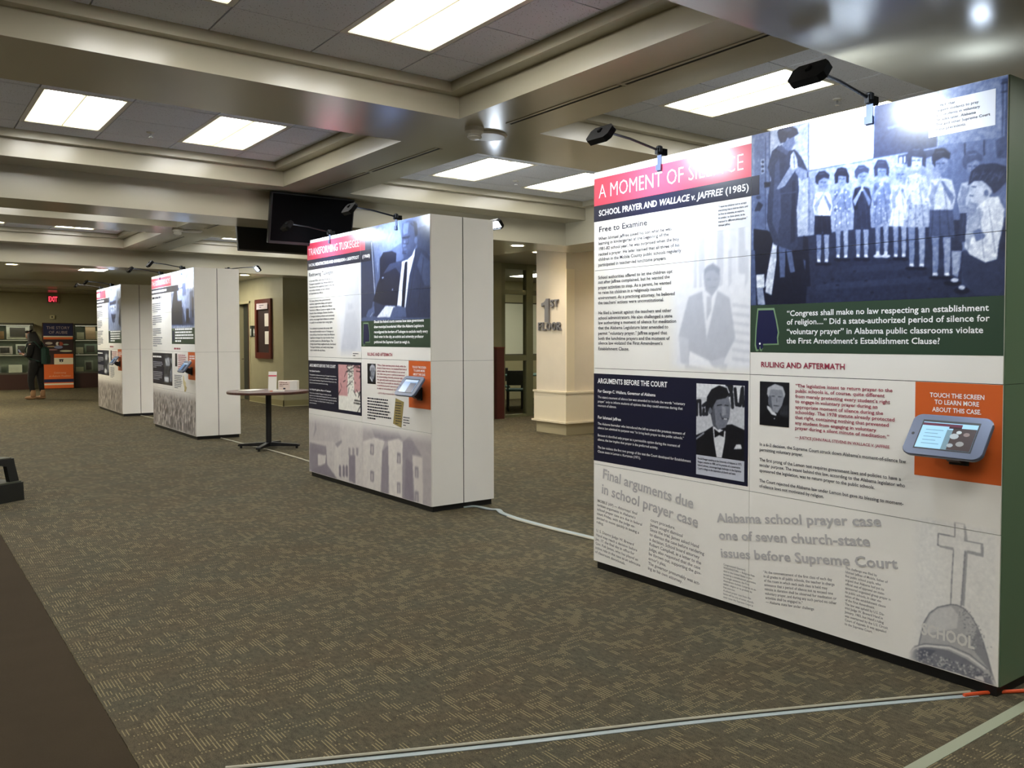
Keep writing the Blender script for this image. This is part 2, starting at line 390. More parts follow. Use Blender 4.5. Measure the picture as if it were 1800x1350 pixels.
for bx, (x0, x1) in enumerate(BX):
    for by, (y0, y1) in enumerate(BY):
        base = {0: -3.99, 1: 3.69, 2: 7.32, 3: 11.37, 4: 15.0}[by]
        if by == 0: base = -.36
        gy = sorted([base + .61 * k for k in range(-2, 4) if y0 + .2 < base + .61 * k < y1 - .15])
        a0, a1, e0, e1 = x0 + .11, x1 - .11, y0 + .08, y1 - .08
        # moulded ledge and small trim round the coffer
        r = MB()
        for q0, q1, p0, p1, zz in ((x0, a0, y0, y1, 3.235), (a1, x1, y0, y1, 3.235), (a0, a1, y0, e0, 3.235), (a0, a1, e1, y1, 3.235)): r.box(q0, q1, p0, p1, zz, 3.4)
        r.build('coffer_ledge', PAINT, ceiling)
        xs = [a0] + [g for g in GX[bx] if a0 + .05 < g < a1 - .05] + [a1]; yy = [e0] + gy + [e1]
        b = MB().box(a0, a1, e0, e1, ZT + .014, ZT + .05)
        b.build('tile_backing', GRID, ceiling)
        lt = [(lx, base) for lx in LX[bx]]
        for i in range(len(xs) - 1):
            for j in range(len(yy) - 1):
                mx, my = (xs[i] + xs[i + 1]) / 2, (yy[j] + yy[j + 1]) / 2
                if any(lx < mx < lx + .61 and ly < my < ly + 1.22 for lx, ly in lt): continue
                if bx > 0 and by > 0: tile_obj(xs[i], xs[i + 1], yy[j], yy[j + 1], True)
        if bx == 0 or by == 0:
            b = MB()
            for i in range(len(xs) - 1):
                for j in range(len(yy) - 1):
                    if any(lx < (xs[i] + xs[i + 1]) / 2 < lx + .61 and ly < (yy[j] + yy[j + 1]) / 2 < ly + 1.22 for lx, ly in lt): continue
                    b.box(xs[i] + .005, xs[i + 1] - .005, yy[j] + .005, yy[j + 1] - .005, ZT - .006, ZT + .014)
            o = b.build('ceiling_tiles', TILE, ceiling); o['kind'] = 'stuff'
        LIGHTS += [(lx, ly, bx, by) for lx, ly in lt]
# walls
def wall(name, b, m, label): return struct(b.build(name, m), label, 'wall')
wall('wall_far', MB().box(-8, 7.2, 31.4, 31.6, 0, 3.2), OLIVE, 'dim olive wall at the far end of the hall')
wall('wall_left', MB().box(-8.2, -8, -4, 31.6, 0, 3.6), BEIGE, 'wall closing the hall on the left')
wall('wall_near', MB().box(-8.2, 14, -4.2, -4, 0, 3.6), BEIGE, 'wall behind the viewer')
wr = wall('wall_right', MB().box(8.37, 12, 10.82, 11.62, .19, 2.99), BEIGE, 'beige wall pier that carries the floor number')
wo = MB().box(10.2, 10.4, -4, 10.82, 0, 3.2)
wall('wall_side', wo, BEIGE, 'beige side wall hidden behind the nearest display')
MB().box(8.37, 12, 10.82, 11.62, 0, .19).build('plinth', mat('beige_plinth', (176, 164, 130), .5), wr)
LEDGE = mat('cream_trim', (226, 214, 186), .45)
MB().box(8.34, 12, 10.79, 11.65, .20, .67).build('wainscot', LEDGE, wr)
MB().box(8.325, 12, 10.775, 11.665, .66, .69).build('chair_rail', LEDGE, wr)
MB().box(8.31, 12, 10.76, 11.68, .185, .215).build('base_moulding', LEDGE, wr)
MB().box(8.36, 8.52, 10.80, 10.83, .19, 2.62).build('corner_pilaster', LEDGE, wr)
# corridor wall with the notice board
wc = wall('wall_corridor', MB().box(7.02, 7.3, 19.5, 21.80, 0, 2.99).box(7.02, 7.3, 22.75, 31.4, 0, 2.99).box(7.02, 7.3, 21.80, 22.75, 2.44, 2.99).box(7.3, 14, 19.5, 19.7, 0, 2.99).box(7.3, 7.4, 21.5, 23, 0, 2.6), OLIVE, 'olive wall with the framed notice board and doorway')
MB().box(7.0, 7.02, 19.48, 21.8, 0, .14).box(7.0, 14, 19.48, 19.5, 0, .14).build('base_board', mat('olive_base', (140, 132, 92), .5), wc)
MB().box(6.995, 7.02, 19.47, 21.8, 0, .012).box(6.995, 14, 19.47, 19.48, 0, .012).build('carpet_strip', mat('pale_strip', (196, 190, 150), .5), wc)
dr = struct(MB().box(7.16, 7.2, 21.86, 22.70, .005, 2.4).build('door_1', mat('dark_door', (44, 48, 42), .4)), 'dark door recessed in the olive wall', 'door')
MB().box(7.03, 7.2, 21.80, 21.95, 0, 2.40).build('door_jamb', mat('brown_wood', (74, 42, 24), .45), dr)
MB().box(7.005, 7.1, 21.74, 21.80, 0, 2.46).box(7.005, 7.1, 21.74, 22.8, 2.40, 2.46).build('door_casing', mat('olive_trim', (172, 164, 128), .5), dr)
MB().tube([(7.12, 22.62, 1.02), (7.08, 22.62, 1.02), (7.08, 22.52, 1.02)], .011, 8).build('door_handle', CHROME, dr)
# alcove with the glazed meeting room
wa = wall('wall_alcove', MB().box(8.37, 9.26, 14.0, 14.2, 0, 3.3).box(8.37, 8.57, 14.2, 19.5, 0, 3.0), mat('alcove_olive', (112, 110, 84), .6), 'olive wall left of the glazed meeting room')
MB().box(8.372, 14, 11.6, 20, 2.99, 3.2).build('alcove_soffit', mat('alcove_soffit_tone', (128, 124, 104), .5), ceiling)  # darker olive tone than the corridor soffit
wall('wall_room', MB().box(8.57, 13.6, 18.4, 18.6, 0, 3.2).box(13.4, 13.6, 11.6, 18.4, 0, 3.2).box(13.8, 14, -4, 31.6, 0, 3.6), mat('room_paint', (176, 170, 138), .6), 'pale wall inside the meeting room')
FR = mat('storefront_frame', (94, 96, 70), .45)
w1 = MB()
for x0, x1 in ((9.26, 9.37), (9.87, 10.03), (10.6, 10.7), (11.3, 11.4), (12.1, 12.2), (13.3, 13.4)): w1.box(x0, x1, 14.04, 14.16, 0, 2.99)
for z0, z1 in ((0, .05), (1.10, 1.21), (2.39, 2.48), (2.88, 2.99)): w1.box(9.37, 13.4, 14.05, 14.15, z0, z1)
w1 = struct(w1.build('window_1', FR), 'olive framed glazed front of the meeting room', 'window')
GLASS = bpy.data.materials.new('window_glass'); GLASS.use_nodes = True
_b = GLASS.node_tree.nodes['Principled BSDF']; _b.inputs['Base Color'].default_value = (.86, .9, .86, 1); _b.inputs['Roughness'].default_value = .02
_b.inputs['Transmission Weight'].default_value = 1; _b.inputs['IOR'].default_value = 1.02
for x0, x1 in ((9.37, 9.87), (10.03, 10.6), (10.7, 11.3), (11.4, 12.1), (12.2, 13.3)):
    for z0, z1 in ((.05, 1.10), (1.21, 2.39), (2.48, 2.88)):
        MB().box(x0, x1, 14.095, 14.101, z0, z1).build('glass_pane', GLASS, w1)

# ------------------------------------------------------------------ ceiling lights
LENS = mat('troffer_lens', (255, 250, 238), .5, emit=TROFFER, ecol=(250, 249, 246))
REFL = mat('troffer_reflector', (240, 232, 190), .4, emit=1.15, ecol=(255, 247, 205))
LFR = mat('troffer_frame', (214, 210, 198), .5)
LBL = {(1, 1): 'over the nearest bay of the hall', (1, 2): 'in the coffer in front of the televisions', (2, 1): 'above the nearest display wall', (2, 2): 'in the coffer over the second display wall',
       (1, 3): 'beyond the first dropped beam', (2, 3): 'behind the televisions', (1, 4): 'in the far coffer before the last beam', (2, 4): 'in the far coffer right of centre',
       (0, 0): 'out of sight on the left', (1, 0): 'over the viewer', (2, 0): 'over the viewer on the right', (0, 1): 'in the unseen left row, nearest', (0, 2): 'in the unseen left row, second', (0, 3): 'in the unseen left row, third', (0, 4): 'in the unseen left row, last'}  # left row and viewer bays are out of view, lit as fill
for n, (x, y, bx, by) in enumerate(LIGHTS):
    side = 'left' if x == LX[bx][0] else 'right'
    t = thing('ceiling_light', 'glowing fluorescent troffer, %s one of the pair %s' % (side, LBL[(bx, by)]), 'ceiling light', (x + .305, y + .61, ZT - .006), 0, 'recessed fluorescent lights in the coffers')
    MB().box(-.305, -.27, -.61, .61, 0, .03).box(.27, .305, -.61, .61, 0, .03).box(-.27, .27, -.61, -.58, 0, .03).box(-.27, .27, .58, .61, 0, .03).box(-.003, .003, -.58, .58, .004, .03).build('frame', LFR, t)
    for sx in (-1, 1):
        x0, x1 = (-.27, -.004) if sx < 0 else (.004, .27)
        MB().box(x0 + .02, x1 - .02, -.55, .55, .012, .02).build('lens', LENS, t)
        MB().box(x0, x1, -.58, -.55, .008, .02).box(x0, x1, .55, .58, .008, .02).box(x0, x0 + .02, -.55, .55, .008, .02).box(x1 - .02, x1, -.55, .55, .008, .02).build('reflector', REFL, t)
DL = mat('dim_lens', (255, 246, 226), .5, emit=16.0)
for x, y, z, lx, ly, lb in ((3.45, 20.7, ZC, .5, .28, 'small lit ceiling panel beyond the last dropped beam'), (0.6, 21.5, ZC, .6, .6, 'added unseen ceiling panel far down on the left'), (.9, 28.0, ZC, .6, .6, 'added unseen ceiling panel before the left display case'), (-2.5, 25, ZC, .6, .6, 'added unseen ceiling panel furthest to the left'), (5.75, 22.2, ZC, .5, .5, 'added ceiling panel hidden above the third display'), (6.1, 21.2, ZC, .3, .6, 'added hidden ceiling panel before the notice board')):  # all but the first are out of sight, added for brightness
    t = thing('ceiling_light', lb, 'ceiling light', (x, y, z - .012))
    MB().box(-lx / 2, lx / 2, -ly, ly, 0, .01).build('frame', LFR, t); MB().box(-lx / 2 + .02, lx / 2 - .02, -ly + .02, ly - .02, -.003, 0).build('lens', DL if x > 3 else mat('added_far_lens', (255, 244, 214), .5, emit=48), t)
t = thing('ceiling_light', 'ceiling light inside the glazed meeting room', 'ceiling light', (11.6, 16.2, 2.975))
MB().box(-.3, .3, -.6, .6, 0, .012).build('frame', LFR, t); MB().box(-.27, .27, -.57, .57, -.004, 0).build('lens', DL, t)
for x, y, z, lb in ((6.69, 9.72, ZL, 'round downlight in the beam above the second display'), (5.55, 17.49, ZL, 'round downlight in the far beam near the notice board'), (1.70, 17.5, ZL, 'round downlight in the far beam at the left'), (8.6, 11.9, 2.985, 'round downlight in the alcove ceiling by the floor number'), (7.75, 10.75, ZC, 'unseen round downlight in the corridor ceiling before the floor number'), (9.1, 9.9, ZC, 'added downlight in the corridor hidden behind the nearest display'), (10.2, 13.0, 2.985, 'added unseen downlight before the glazed meeting room')):  # last three are unseen, put in to brighten pier and alcove
    t = thing('downlight', lb, 'ceiling light', (x, y, z))
    MB().lathe([(.11, 0), (.11, -.008), (.085, -.008), (.085, 0)], n=24).build('trim_ring', LFR, t)
    MB().lathe([(.084, -.004), (.0, -.004)], n=24).build('lens', mat('downlight_lens', (255, 246, 224), .5, emit=9.0), t)
    L = bpy.data.lights.new('downlight_beam', 'SPOT'); L.energy = 55; L.color = (1, .88, .72); L.spot_size = math.radians(125); L.spot_blend = 1; L.shadow_soft_size = .07
    lo = bpy.data.objects.new('downlight_beam', L); COL.objects.link(lo); lo.parent = t; lo.location = (0, 0, -.02)

# slots, detectors, sprinklers
SLOT = mat('slot_dark', (8, 8, 8), .8)
for k, (a, b) in enumerate(((2.93, 4.06), (4.10, 5.33), (6.37, 7.63), (7.70, 8.94), (12.0, 13.0), (14.2, 15.35), (15.95, 16.5))):
    t = thing('air_diffuser', 'narrow black linear air slot in the soffit, %s from the viewer' % ['nearest', 'second', 'third', 'fourth', 'fifth', 'sixth', 'furthest'][k], 'air vent', (3.6, (a + b) / 2, ZS), 0, 'linear air slots')
    h = (b - a) / 2
    MB().box(-.035, -.012, -h, h, -.004, .004).box(.012, .035, -h, h, -.004, .004).build('flange', PAINT, t); MB().box(-.012, .012, -h, h, -.0015, .004).build('slot', SLOT, t)
CW = mat('detector_white', (206, 204, 194), .4)
for x, y, x2, y2, lb in ((3.66, 5.72, -.2, -.13, 'by the crossing of the soffits above the second display'), (3.50, 13.4, -.22, -.14, 'on the far soffit left of the televisions')):
    t = thing('smoke_detector', 'white smoke detector ' + lb, 'smoke detector', (x, y, ZS))
    MB().lathe([(.15, 0), (.15, -.008), (.13, -.018), (0, -.02)], n=28).build('cover_plate', CW, t)
    MB().lathe([(.07, 0), (.07, -.03), (.052, -.05), (.05, -.06)], (x2, y2, 0), 24).lathe([(.054, -.064), (.054, -.074), (.035, -.086), (0, -.09)], (x2, y2, 0), 24).build('sensor_head', CW, t)
for x, y, lb in ((1.84, 8.28, 'between the two lights left of the televisions'), (5.62, 8.2, 'between the lights over the second display'), (5.60, 3.93, 'above the nearest display wall')):
    t = thing('sprinkler', 'small chrome sprinkler head ' + lb, 'sprinkler', (x, y, ZT - .006))
    MB().lathe([(.035, 0), (.03, -.008), (.012, -.012)], n=16).build('escutcheon', CW, t)
    MB().lathe([(.008, -.01), (.008, -.04), (.018, -.042), (.018, -.046), (0, -.047)], n=12).build('head', CHROME, t)

# ------------------------------------------------------------------ display walls (kiosks)
# local axes: x along the picture side from its left end, y into the wall, z up
KW, KH, KD, KM, KZ = 2.6863, 2.588, .653, 1.3285, .05
ROWS = [.05, .69, 1.318, 1.952, 2.588]
NAVY = mat('navy_print', (22, 24, 46), .3); RED = mat('red_print', (206, 62, 84), .3); GREEN = mat('green_print', (46, 66, 50), .3)
ORANGE = mat('orange_print', (208, 98, 44), .3); TW = mat('white_lettering', (244, 244, 244), .4); TN = mat('navy_lettering', (18, 20, 40), .6)
TR = mat('maroon_lettering', (150, 40, 66), .5); TG = mat('grey_newsprint', (178, 176, 176), .5); TG2 = mat('dark_newsprint', (142, 140, 142), .5)
SOFT = mat('faint_newsprint', (176, 174, 172), .5); LBX = mat('caption_card', (226, 228, 234), .35); ALN = mat('state_navy', (24, 28, 66), .3); GLOW = mat('state_halo', (120, 150, 112), .4)
ENDG = mat('green_laminate', (84, 108, 82), .4)
def kiosk(idx, loc, th, label, endmat=WHITE):
    t = thing('display_wall', label, 'display', loc, -pi / 2 - th, 'freestanding exhibit display walls')
    g = .003; tiles = []
    MB().box(.006, KW - .006, .006, KD - .006, KZ, KH - .004).build('frame', DKMET, t)
    MB().box(.02, KW - .02, .02, KD - .02, 0, KZ).build('base', BLACK, t)
    for ci, (a, b) in enumerate(((.004, KM), (KM, KW - .004))):
        for ri in range(4):
            z0, z1 = ROWS[ri], ROWS[ri + 1]
            p = MB().box(a + g / 2, b - g / 2, 0, .008, z0 + g / 2, z1 - g / 2).build('panel', WHITE, t)
            tiles.append((p, a, b, z0, z1))
    for a, b in ((.003, KD / 2 - .002), (KD / 2 + .002, KD - .003)):
        for z0, z1 in ((KZ, 1.318), (1.318, KH)):
            MB().box(KW - .008, KW, a + .003, b - .003, z0 + .001, z1 - .001).build('side_panel', endmat, t)
            MB().box(0, .008, a + .003, b - .003, z0 + .001, z1 - .001).build('side_panel', WHITE, t)
    for a, b in ((.005, KM), (KM, KW - .005)):
        for z0, z1 in ((KZ, 1.318), (1.318, KH)): MB().box(a + .002, b - .002, KD - .008, KD, z0 + .001, z1 - .001).build('back_panel', WHITE, t)
    return t, tiles
def pan(tiles, s, z):
    for p, a, b, z0, z1 in tiles:
        if a <= s <= b and z0 <= z <= z1: return p
    return tiles[0][0]
def patch(tiles, name, m, s0, s1, z0, z1, off=.0006):
    for p, a, b, b0, b1 in tiles:
        l, r, q, w = max(s0, a + .001), min(s1, b - .001), max(z0, b0 + .001), min(z1, b1 - .001)
        if r - l > .004 and w - q > .004: MB().quad((l, -off, q), (r, -off, q), (r, -off, w), (l, -off, w)).build(name, m, p)
def poly(tiles, name, m, pts, off, n=1):
    p = pan(tiles, *pts[0]); b = MB(); b.add([(x, -off, z) for x, z in pts], [tuple(range(len(pts)))]); return b.build(name, m, p)
ALB = [(1.383, 1.659), (1.483, 1.658), (1.500, 1.600), (1.513, 1.541), (1.507, 1.515), (1.511, 1.484), (1.416, 1.482), (1.418, 1.466), (1.409, 1.452), (1.400, 1.456), (1.396, 1.472), (1.390, 1.452), (1.376, 1.453), (1.368, 1.480), (1.372, 1.560)]
def common(T, full):
    patch(T, 'green_band', GREEN, 1.329, KW, 1.437, 1.686); patch(T, 'orange_band', ORANGE, 2.289, KW, .897, 1.316)
    cx, cz = 1.44, 1.55
    poly(T, 'state_halo', GLOW, [(cx + (x - cx) * 1.12, cz + (z - cz) * 1.1) for x, z in ALB], .0010); poly(T, 'state_map', ALN, ALB, .0014)
K = []
for i, (x, y, th, lb, em) in enumerate(((3.6075, 1.7089, math.radians(.377), 'display wall about school prayer, nearest the viewer on the right', ENDG), (3.6857, 6.6761, math.radians(-.866), 'display wall with a seated man in a suit, second from the viewer', WHITE),
        (3.6246, 13.7568, math.radians(.155), 'display wall in front of the round table, third from the viewer', WHITE), (3.6141, 18.8629, math.radians(.789), 'display wall near the person, furthest from the viewer', WHITE))):
    K.append(kiosk(i, (x + sin(th) * KW, y + cos(th) * KW, 0), th, lb, em))
def tb(k, name, lines, s0, zs, cap, m, width=None, bold=0.0, **kw):
    if bold == 0.0 and m is TN: bold = .009
    return text_block(name, lines, s0, zs, cap, m, pan(K[k][1], s0 + .01, zs[0] + cap / 2), width, bold, **kw)
def rows(z, n, d): return [z - d * k for k in range(n)]
# ---- first wall
T = K[0][1]; common(T, True)
patch(T, 'red_band', RED, .004, 1.3285, 2.370, 2.545); patch(T, 'navy_band', NAVY, .004, 1.384, 2.268, 2.370, .0016)
tb(0, 'title', ['A MOMENT OF SILENCE'], .053, [2.414], .088, TW, 1.22, -.012)
tb(0, 'subtitle', ['SCHOOL PRAYER AND'], .055, [2.301], .036, TW, .545, .014); tb(0, 'subtitle', ['WALLACE v. JAFFREE'], .618, [2.300], .036, TW, .505, .014, shear=.18); tb(0, 'subtitle', ['(1985)'], 1.143, [2.300], .036, TW, .168, .014)
tb(0, 'heading', ['Free to Examine'], .055, [2.198], .034, TN, .459, .012)
tb(0, 'paragraph', ['When Ishmael Jaffree asked his son what he was', 'learning in kindergarten at the beginning of the', '1981-82 school year, he was surprised when the boy', 'recited a prayer. He later learned that all three of his', 'children in the Mobile County public schools regularly', 'participated in teacher-led lunchtime prayers.'], .051, [2.146, 2.116, 2.081, 2.046, 2.013, 1.978], .020, TN, .755)
tb(0, 'paragraph', ['School authorities offered to let the children opt', 'out after Jaffree complained, but he wanted the', 'prayer activities to stop. As a parent, he wanted', 'to raise his children in a religiously neutral', 'environment. As a practicing attorney, he believed', 'the teachers\u2019 actions were unconstitutional.'], .049, [1.896, 1.866, 1.831, 1.799, 1.765, 1.733], .020, TN, .705)
tb(0, 'paragraph', ['He filed a lawsuit against the teachers and other', 'school administrators. He also challenged a state', 'law authorizing a moment of silence for meditation', 'that the Alabama Legislature later amended to', 'permit \u201cvoluntary prayer.\u201d Jaffree argued that', 'both the lunchtime prayers and the moment of', 'silence law violated the First Amendment\u2019s', 'Establishment Clause.'], .050, [1.668, 1.635, 1.604, 1.571, 1.536, 1.503, 1.473, 1.437], .020, TN, .717)
patch(T, 'caption_card', LBX, 1.080, 1.322, 2.106, 2.254, .0016)
tb(0, 'caption', ['\u201cI want my children not to accept', 'everything that is told to them, and', 'be free to examine, to explore,', 'to ponder, to think about, to be', 'exposed to different philosophies.\u201d', 'Ishmael Jaffree'], 1.095, rows(2.232, 6, .0205), .0115, TN, .21, off=.0024)
patch(T, 'navy_box', NAVY, .004, 1.318, .713, 1.284)
tb(0, 'heading', ['ARGUMENTS BEFORE THE COURT'], .047, [1.222], .031, TW, .648, .02)
tb(0, 'subheading', ['For George C. Wallace, Governor of Alabama'], .047, [1.162], .018, TW, .547, .02)
tb(0, 'paragraph', ['The state\u2019s moment of silence law was amended to include the words \u201cvoluntary', 'prayer\u201d only to inform students of options that they could exercise during that', 'moment of silence.'], .047, [1.124, 1.096, 1.069], .0155, TW, .796)
patch(T, 'rule', TW, .047, .897, 1.0355, 1.0375, .0016)
tb(0, 'subheading', ['For Ishmael Jaffree'], .047, [.991], .018, TW, .23, .02)
tb(0, 'paragraph', ['The Alabama lawmaker who introduced the bill to amend the previous moment of', 'silence law admitted its purpose was \u201cto bring back prayer to the public schools.\u201d', '', 'Because it identified only prayer as a permissible option during the moment of', 'silence, the law implies that prayer is the preferred activity.', '', 'The law violates the first two prongs of the test the Court developed for Establishment', 'Clause cases in Lemon v. Kurtzman (1971).'], .047, [.951, .924, .9, .875, .847, .82, .796, .769], .0155, TW, .845)
patch(T, 'caption_card', mat('grey_card', (190, 194, 206), .35), .934, 1.293, .735, .847, .0012)
tb(0, 'caption', ['Ronald Reagan speaking at the University of Alabama in 1975.', 'Reagan\u2019s election in 1980, and its promise of a conservative', 'federal judiciary, encouraged legal challenges to the Supreme', 'Court\u2019s rulings on the separation of church and state.'], .947, rows(.822, 4, .019), .0115, TN, .33, .01, off=.0024)
tb(0, 'quotation', ['\u201cCongress shall make no law respecting an establishment', 'of religion....\u201d Did a state-authorized period of silence for', '\u201cvoluntary prayer\u201d in Alabama public classrooms violate', 'the First Amendment\u2019s Establishment Clause?'], 1.570, [1.625, 1.581, 1.532, 1.485], .027, TW, 1.052, .015)
tb(0, 'heading', ['RULING AND AFTERMATH'], 1.402, [1.360], .027, TR, .517, .02); patch(T, 'rule', SOFT, 1.402, 2.193, 1.349, 1.3505, .0016)
tb(0, 'quotation', ['\u201cThe legislative intent to return prayer to the', 'public schools is, of course, quite different', 'from merely protecting every student\u2019s right', 'to engage in voluntary prayer during an', 'appropriate moment of silence during the', 'schoolday. The 1978 statute already protected', 'that right, containing nothing that prevented', 'any student from engaging in voluntary', 'prayer during a silent minute of meditation.\u201d'], 1.628, [1.263, 1.237, 1.209, 1.183, 1.155, 1.129, 1.102, 1.074, 1.048], .0165, TR, .56, .015)
tb(0, 'attribution', ['\u2014 JUSTICE JOHN PAUL STEVENS IN WALLACE V. JAFFREE'], 1.63, [1.002], .0135, TR, .534, .015)
tb(0, 'paragraph', ['In a 6\u20133 decision, the Supreme Court struck down Alabama\u2019s moment-of-silence law', 'permitting voluntary prayer.', '', 'The first prong of the Lemon test requires government laws and policies to have a', 'secular purpose. The intent behind this law, according to the Alabama legislator who', 'sponsored the legislation, was to return prayer to the public schools.', '', 'The Court rejected the Alabama law under Lemon but gave its blessing to moment-', 'of-silence laws not motivated by religion.'], 1.398, [.943, .915, .89, .861, .833, .804, .78, .749, .721], .0165, TN, .85)
def touch(k): tb(k, 'invitation', ['TOUCH THE SCREEN', 'TO LEARN MORE', 'ABOUT THIS CASE.'], 2.482, [1.251, 1.221, 1.188], .019, TW, .245, .02, align='c')
touch(0)
tb(0, 'newspaper_headline', ['Final arguments due', 'in school prayer case'], .093, [.607, .508], .062, TG, .87, .018, rot=.092)
tb(0, 'newspaper_headline', ['Alabama school prayer case', 'one of seven church-state', 'issues before Supreme Court'], 1.10, [.485, .390, .292], .048, TG, 1.10, .022, rot=-.145)
tb(0, 'newspaper_column', ['MOBILE (AP) \u2014 Attorneys\u2019 final', 'written arguments in Alabama\u2019s', 'school prayer case are due in federal', 'court Friday, with the judge ex-', 'pected to move quickly in issuing a', 'ruling.', '', 'U. S. District Judge W. Brevard', 'Hand may reach a decision before', 'Jan. 17, the final day in office for', 'Gov. Fob James, who has played an', 'active role in the case as an advocate', 'of classroom devotionals.'], .045, rows(.446, 13, .0285), .0165, TG2, .44, .01, rot=.07)
tb(0, 'newspaper_column', ['court procedure.', 'James sought dismissal', 'Since the trial, James asked Hand', 'to dismiss the case before rendering', 'a decision. School board attorney', 'Robert Campbell, in a letter to the', 'judge, also requested that the case', 'be thrown out, supporting the gov-', 'ernor\u2019s plea.', 'The governor presumably was act-', 'ing as his own attorney.'], .553, rows(.400, 11, .0300), .0185, TG2, .455, .01, rot=.07)
patch(T, 'column_rule', TG, .531, .533, .06, .40, .0016)
tb(0, 'newspaper_column', ['Congressional Quarterly', 'WASHINGTON \u2014 Religious free-', 'dom in the United States is pro-', 'tected by a constitutional guarantee.', 'In a single sentence, the First', 'Amendment forbids Congress to es-', 'tablish religion or to prohibit its', 'free exercise.', 'A school prayer case from Ala-', 'bama will be one of seven church-', 'state cases the Supreme Court is'], 1.148, rows(.252, 11, .0182), .0105, TG2, .235, .01)
tb(0, 'newspaper_column', ['\u201cAt the commencement of the first class of each day', 'in all grades in all public schools, the teacher in charge', 'of the room in which each such class is held may', 'announce that a period of silence not to exceed one', 'minute in duration shall be observed for meditation or', 'voluntary prayer, and during any such period no other', 'activities shall be engaged in.\u201d', '\u2014 Alabama state law under challenge'], 1.43, rows(.268, 8, .0225), .0135, TG2, .45, .01, rot=-.12)
tb(0, 'newspaper_column', ['The challenge was filed by', 'Ishmael Jaffree of Mobile, father of', 'five public school pupils, who', 'argued that Alabama had put its', 'official seal of approval on state-', 'sponsored organized group prayer in', 'its public schools, in clear vio-', 'lation of the establishment clause', 'of the First Amendment.', 'The law was upheld by U.S. Dis-', 'trict Judge W. Brevard Hand in', 'January, 1983, but Hand\u2019s ruling', 'was overturned by the U.S. Circuit', 'Court of Appeals. It was appealed', 'to the Supreme Court.'], 1.935, rows(.395, 15, .0195), .0115, TG2, .245, .01)
patch(T, 'label_card', LBX, 2.336, 2.632, 2.391, 2.541, .0018)
tb(0, 'caption', ['(1963) that', 'require students to pray', 'and students in voluntary', 'decades later, Alabama', 'The and other Supreme Court', 'these precedents.'], 2.37, rows(2.517, 6, .0205), .0115, TN, .24, .01, off=.0026)
tb(0, 'school_lettering', ['SCHOOL'], 2.335, [.185], .05, mat('bell_lettering', (208, 206, 200), .5), .245, .03, off=.003)
MB().add([(1.395 + .006 * cos(a), -.0017, 1.483 + .006 * sin(a)) for a in np.linspace(0, 2 * pi, 11)[:-1]], [tuple(range(10))]).build('map_marker', TW, pan(T, 1.395, 1.483))
# ---- second wall
T = K[1][1]; common(T, False)
patch(T, 'red_band', RED, .004, 1.428, 2.375, 2.553, .0010); patch(T, 'navy_band', NAVY, .004, 1.56, 2.264, 2.375, .0018)
tb(1, 'title', ['TRANSFORMING TUSKEGEE'], .04, [2.42], .075, TW, 1.26, -.008, off=.0024)
tb(1, 'subtitle', ['RACIAL REDISTRICTING AND GOMILLION v. LIGHTFOOT'], .045, [2.302], .03, TW, 1.25, .02, off=.0026); tb(1, 'subtitle', ['(1960)'], 1.368, [2.30], .03, TW, .165, .02, off=.0026)
tb(1, 'heading', ['Redrawing Tuskegee'], .043, [2.192], .04, TN, .64, .008)
tb(1, 'paragraph', ['In the mid-1950s, more than 85 percent of', 'Tuskegee\u2019s population was African American.', 'Two-thirds of the registered voters in the city', 'were white, however, as were elected', 'and appointed city officials.'], .046, rows(2.134, 5, .034), .019, TN, .66)
tb(1, 'paragraph', ['Poll taxes, literacy tests, good-character', 'vouchers, registration delays, and registrar', 'resistance made it very difficult for African', 'Americans in Macon County to register to vote.', 'Despite these challenges, Charles Gomillion,', 'a Tuskegee Institute professor and community', 'activist, encouraged black citizens to continue', 'to qualify for and obtain their voting rights.'], .05, rows(1.918, 8, .0337), .019, TN, .68)
tb(1, 'paragraph', ['In an attempt to prevent the power shift', 'that would inevitably occur in Tuskegee as', 'more African Americans voted, the Alabama', 'Legislature changed the city\u2019s borders from', 'a perfect square to a 28-sided figure. The', 'change placed black neighborhoods, the famed', 'Tuskegee Institute, and nearly every black', 'voter outside the city limits.'], .055, rows(1.618, 8, .0337), .019, TN, .68)
patch(T, 'caption_card', WHITE, 1.131, 1.326, 1.322, 1.386, .004); greek('caption', 2, 1.145, 1.362, .02, .15, .008, TN, pan(T, 1.2, 1.35), 3, .0048)
patch(T, 'navy_box', NAVY, .004, 1.3285, .751, 1.279)
tb(1, 'heading', ['ARGUMENTS BEFORE THE COURT'], .042, [1.210], .03, TW, .68, .02)
tb(1, 'subheading', ['For Charles Gomillion'], .041, [1.155], .017, TW, .28, .02); tb(1, 'subheading', ['For Philip M. Lightfoot, Mayor of Tuskegee'], .037, [.953], .017, TW, .56, .02)
tb(1, 'paragraph', ['The legislature\u2019s deliberate redrawing of Tuskegee\u2019s boundaries to', 'deny the vote to African Americans is prohibited, violating not only', 'the Fourteenth Amendment\u2019s Equal Protection Clause but also the', 'Fifteenth Amendment\u2019s protections for voting.'], .037, rows(1.115, 4, .029), .014, TW, .71)
tb(1, 'paragraph', ['The law has not defined Tuskegee\u2019s borders, and does', 'legislatures are entitled to do; the Supreme Court has not defined', 'the right. No one was removed by the Court except the boundary', 'citizens of Tuskegee can still participate in county, state, and', 'national elections.'], .034, rows(.915, 5, .027), .014, TW, .71)
patch(T, 'rule', TW, .037, .757, .999, 1.001, .0016)
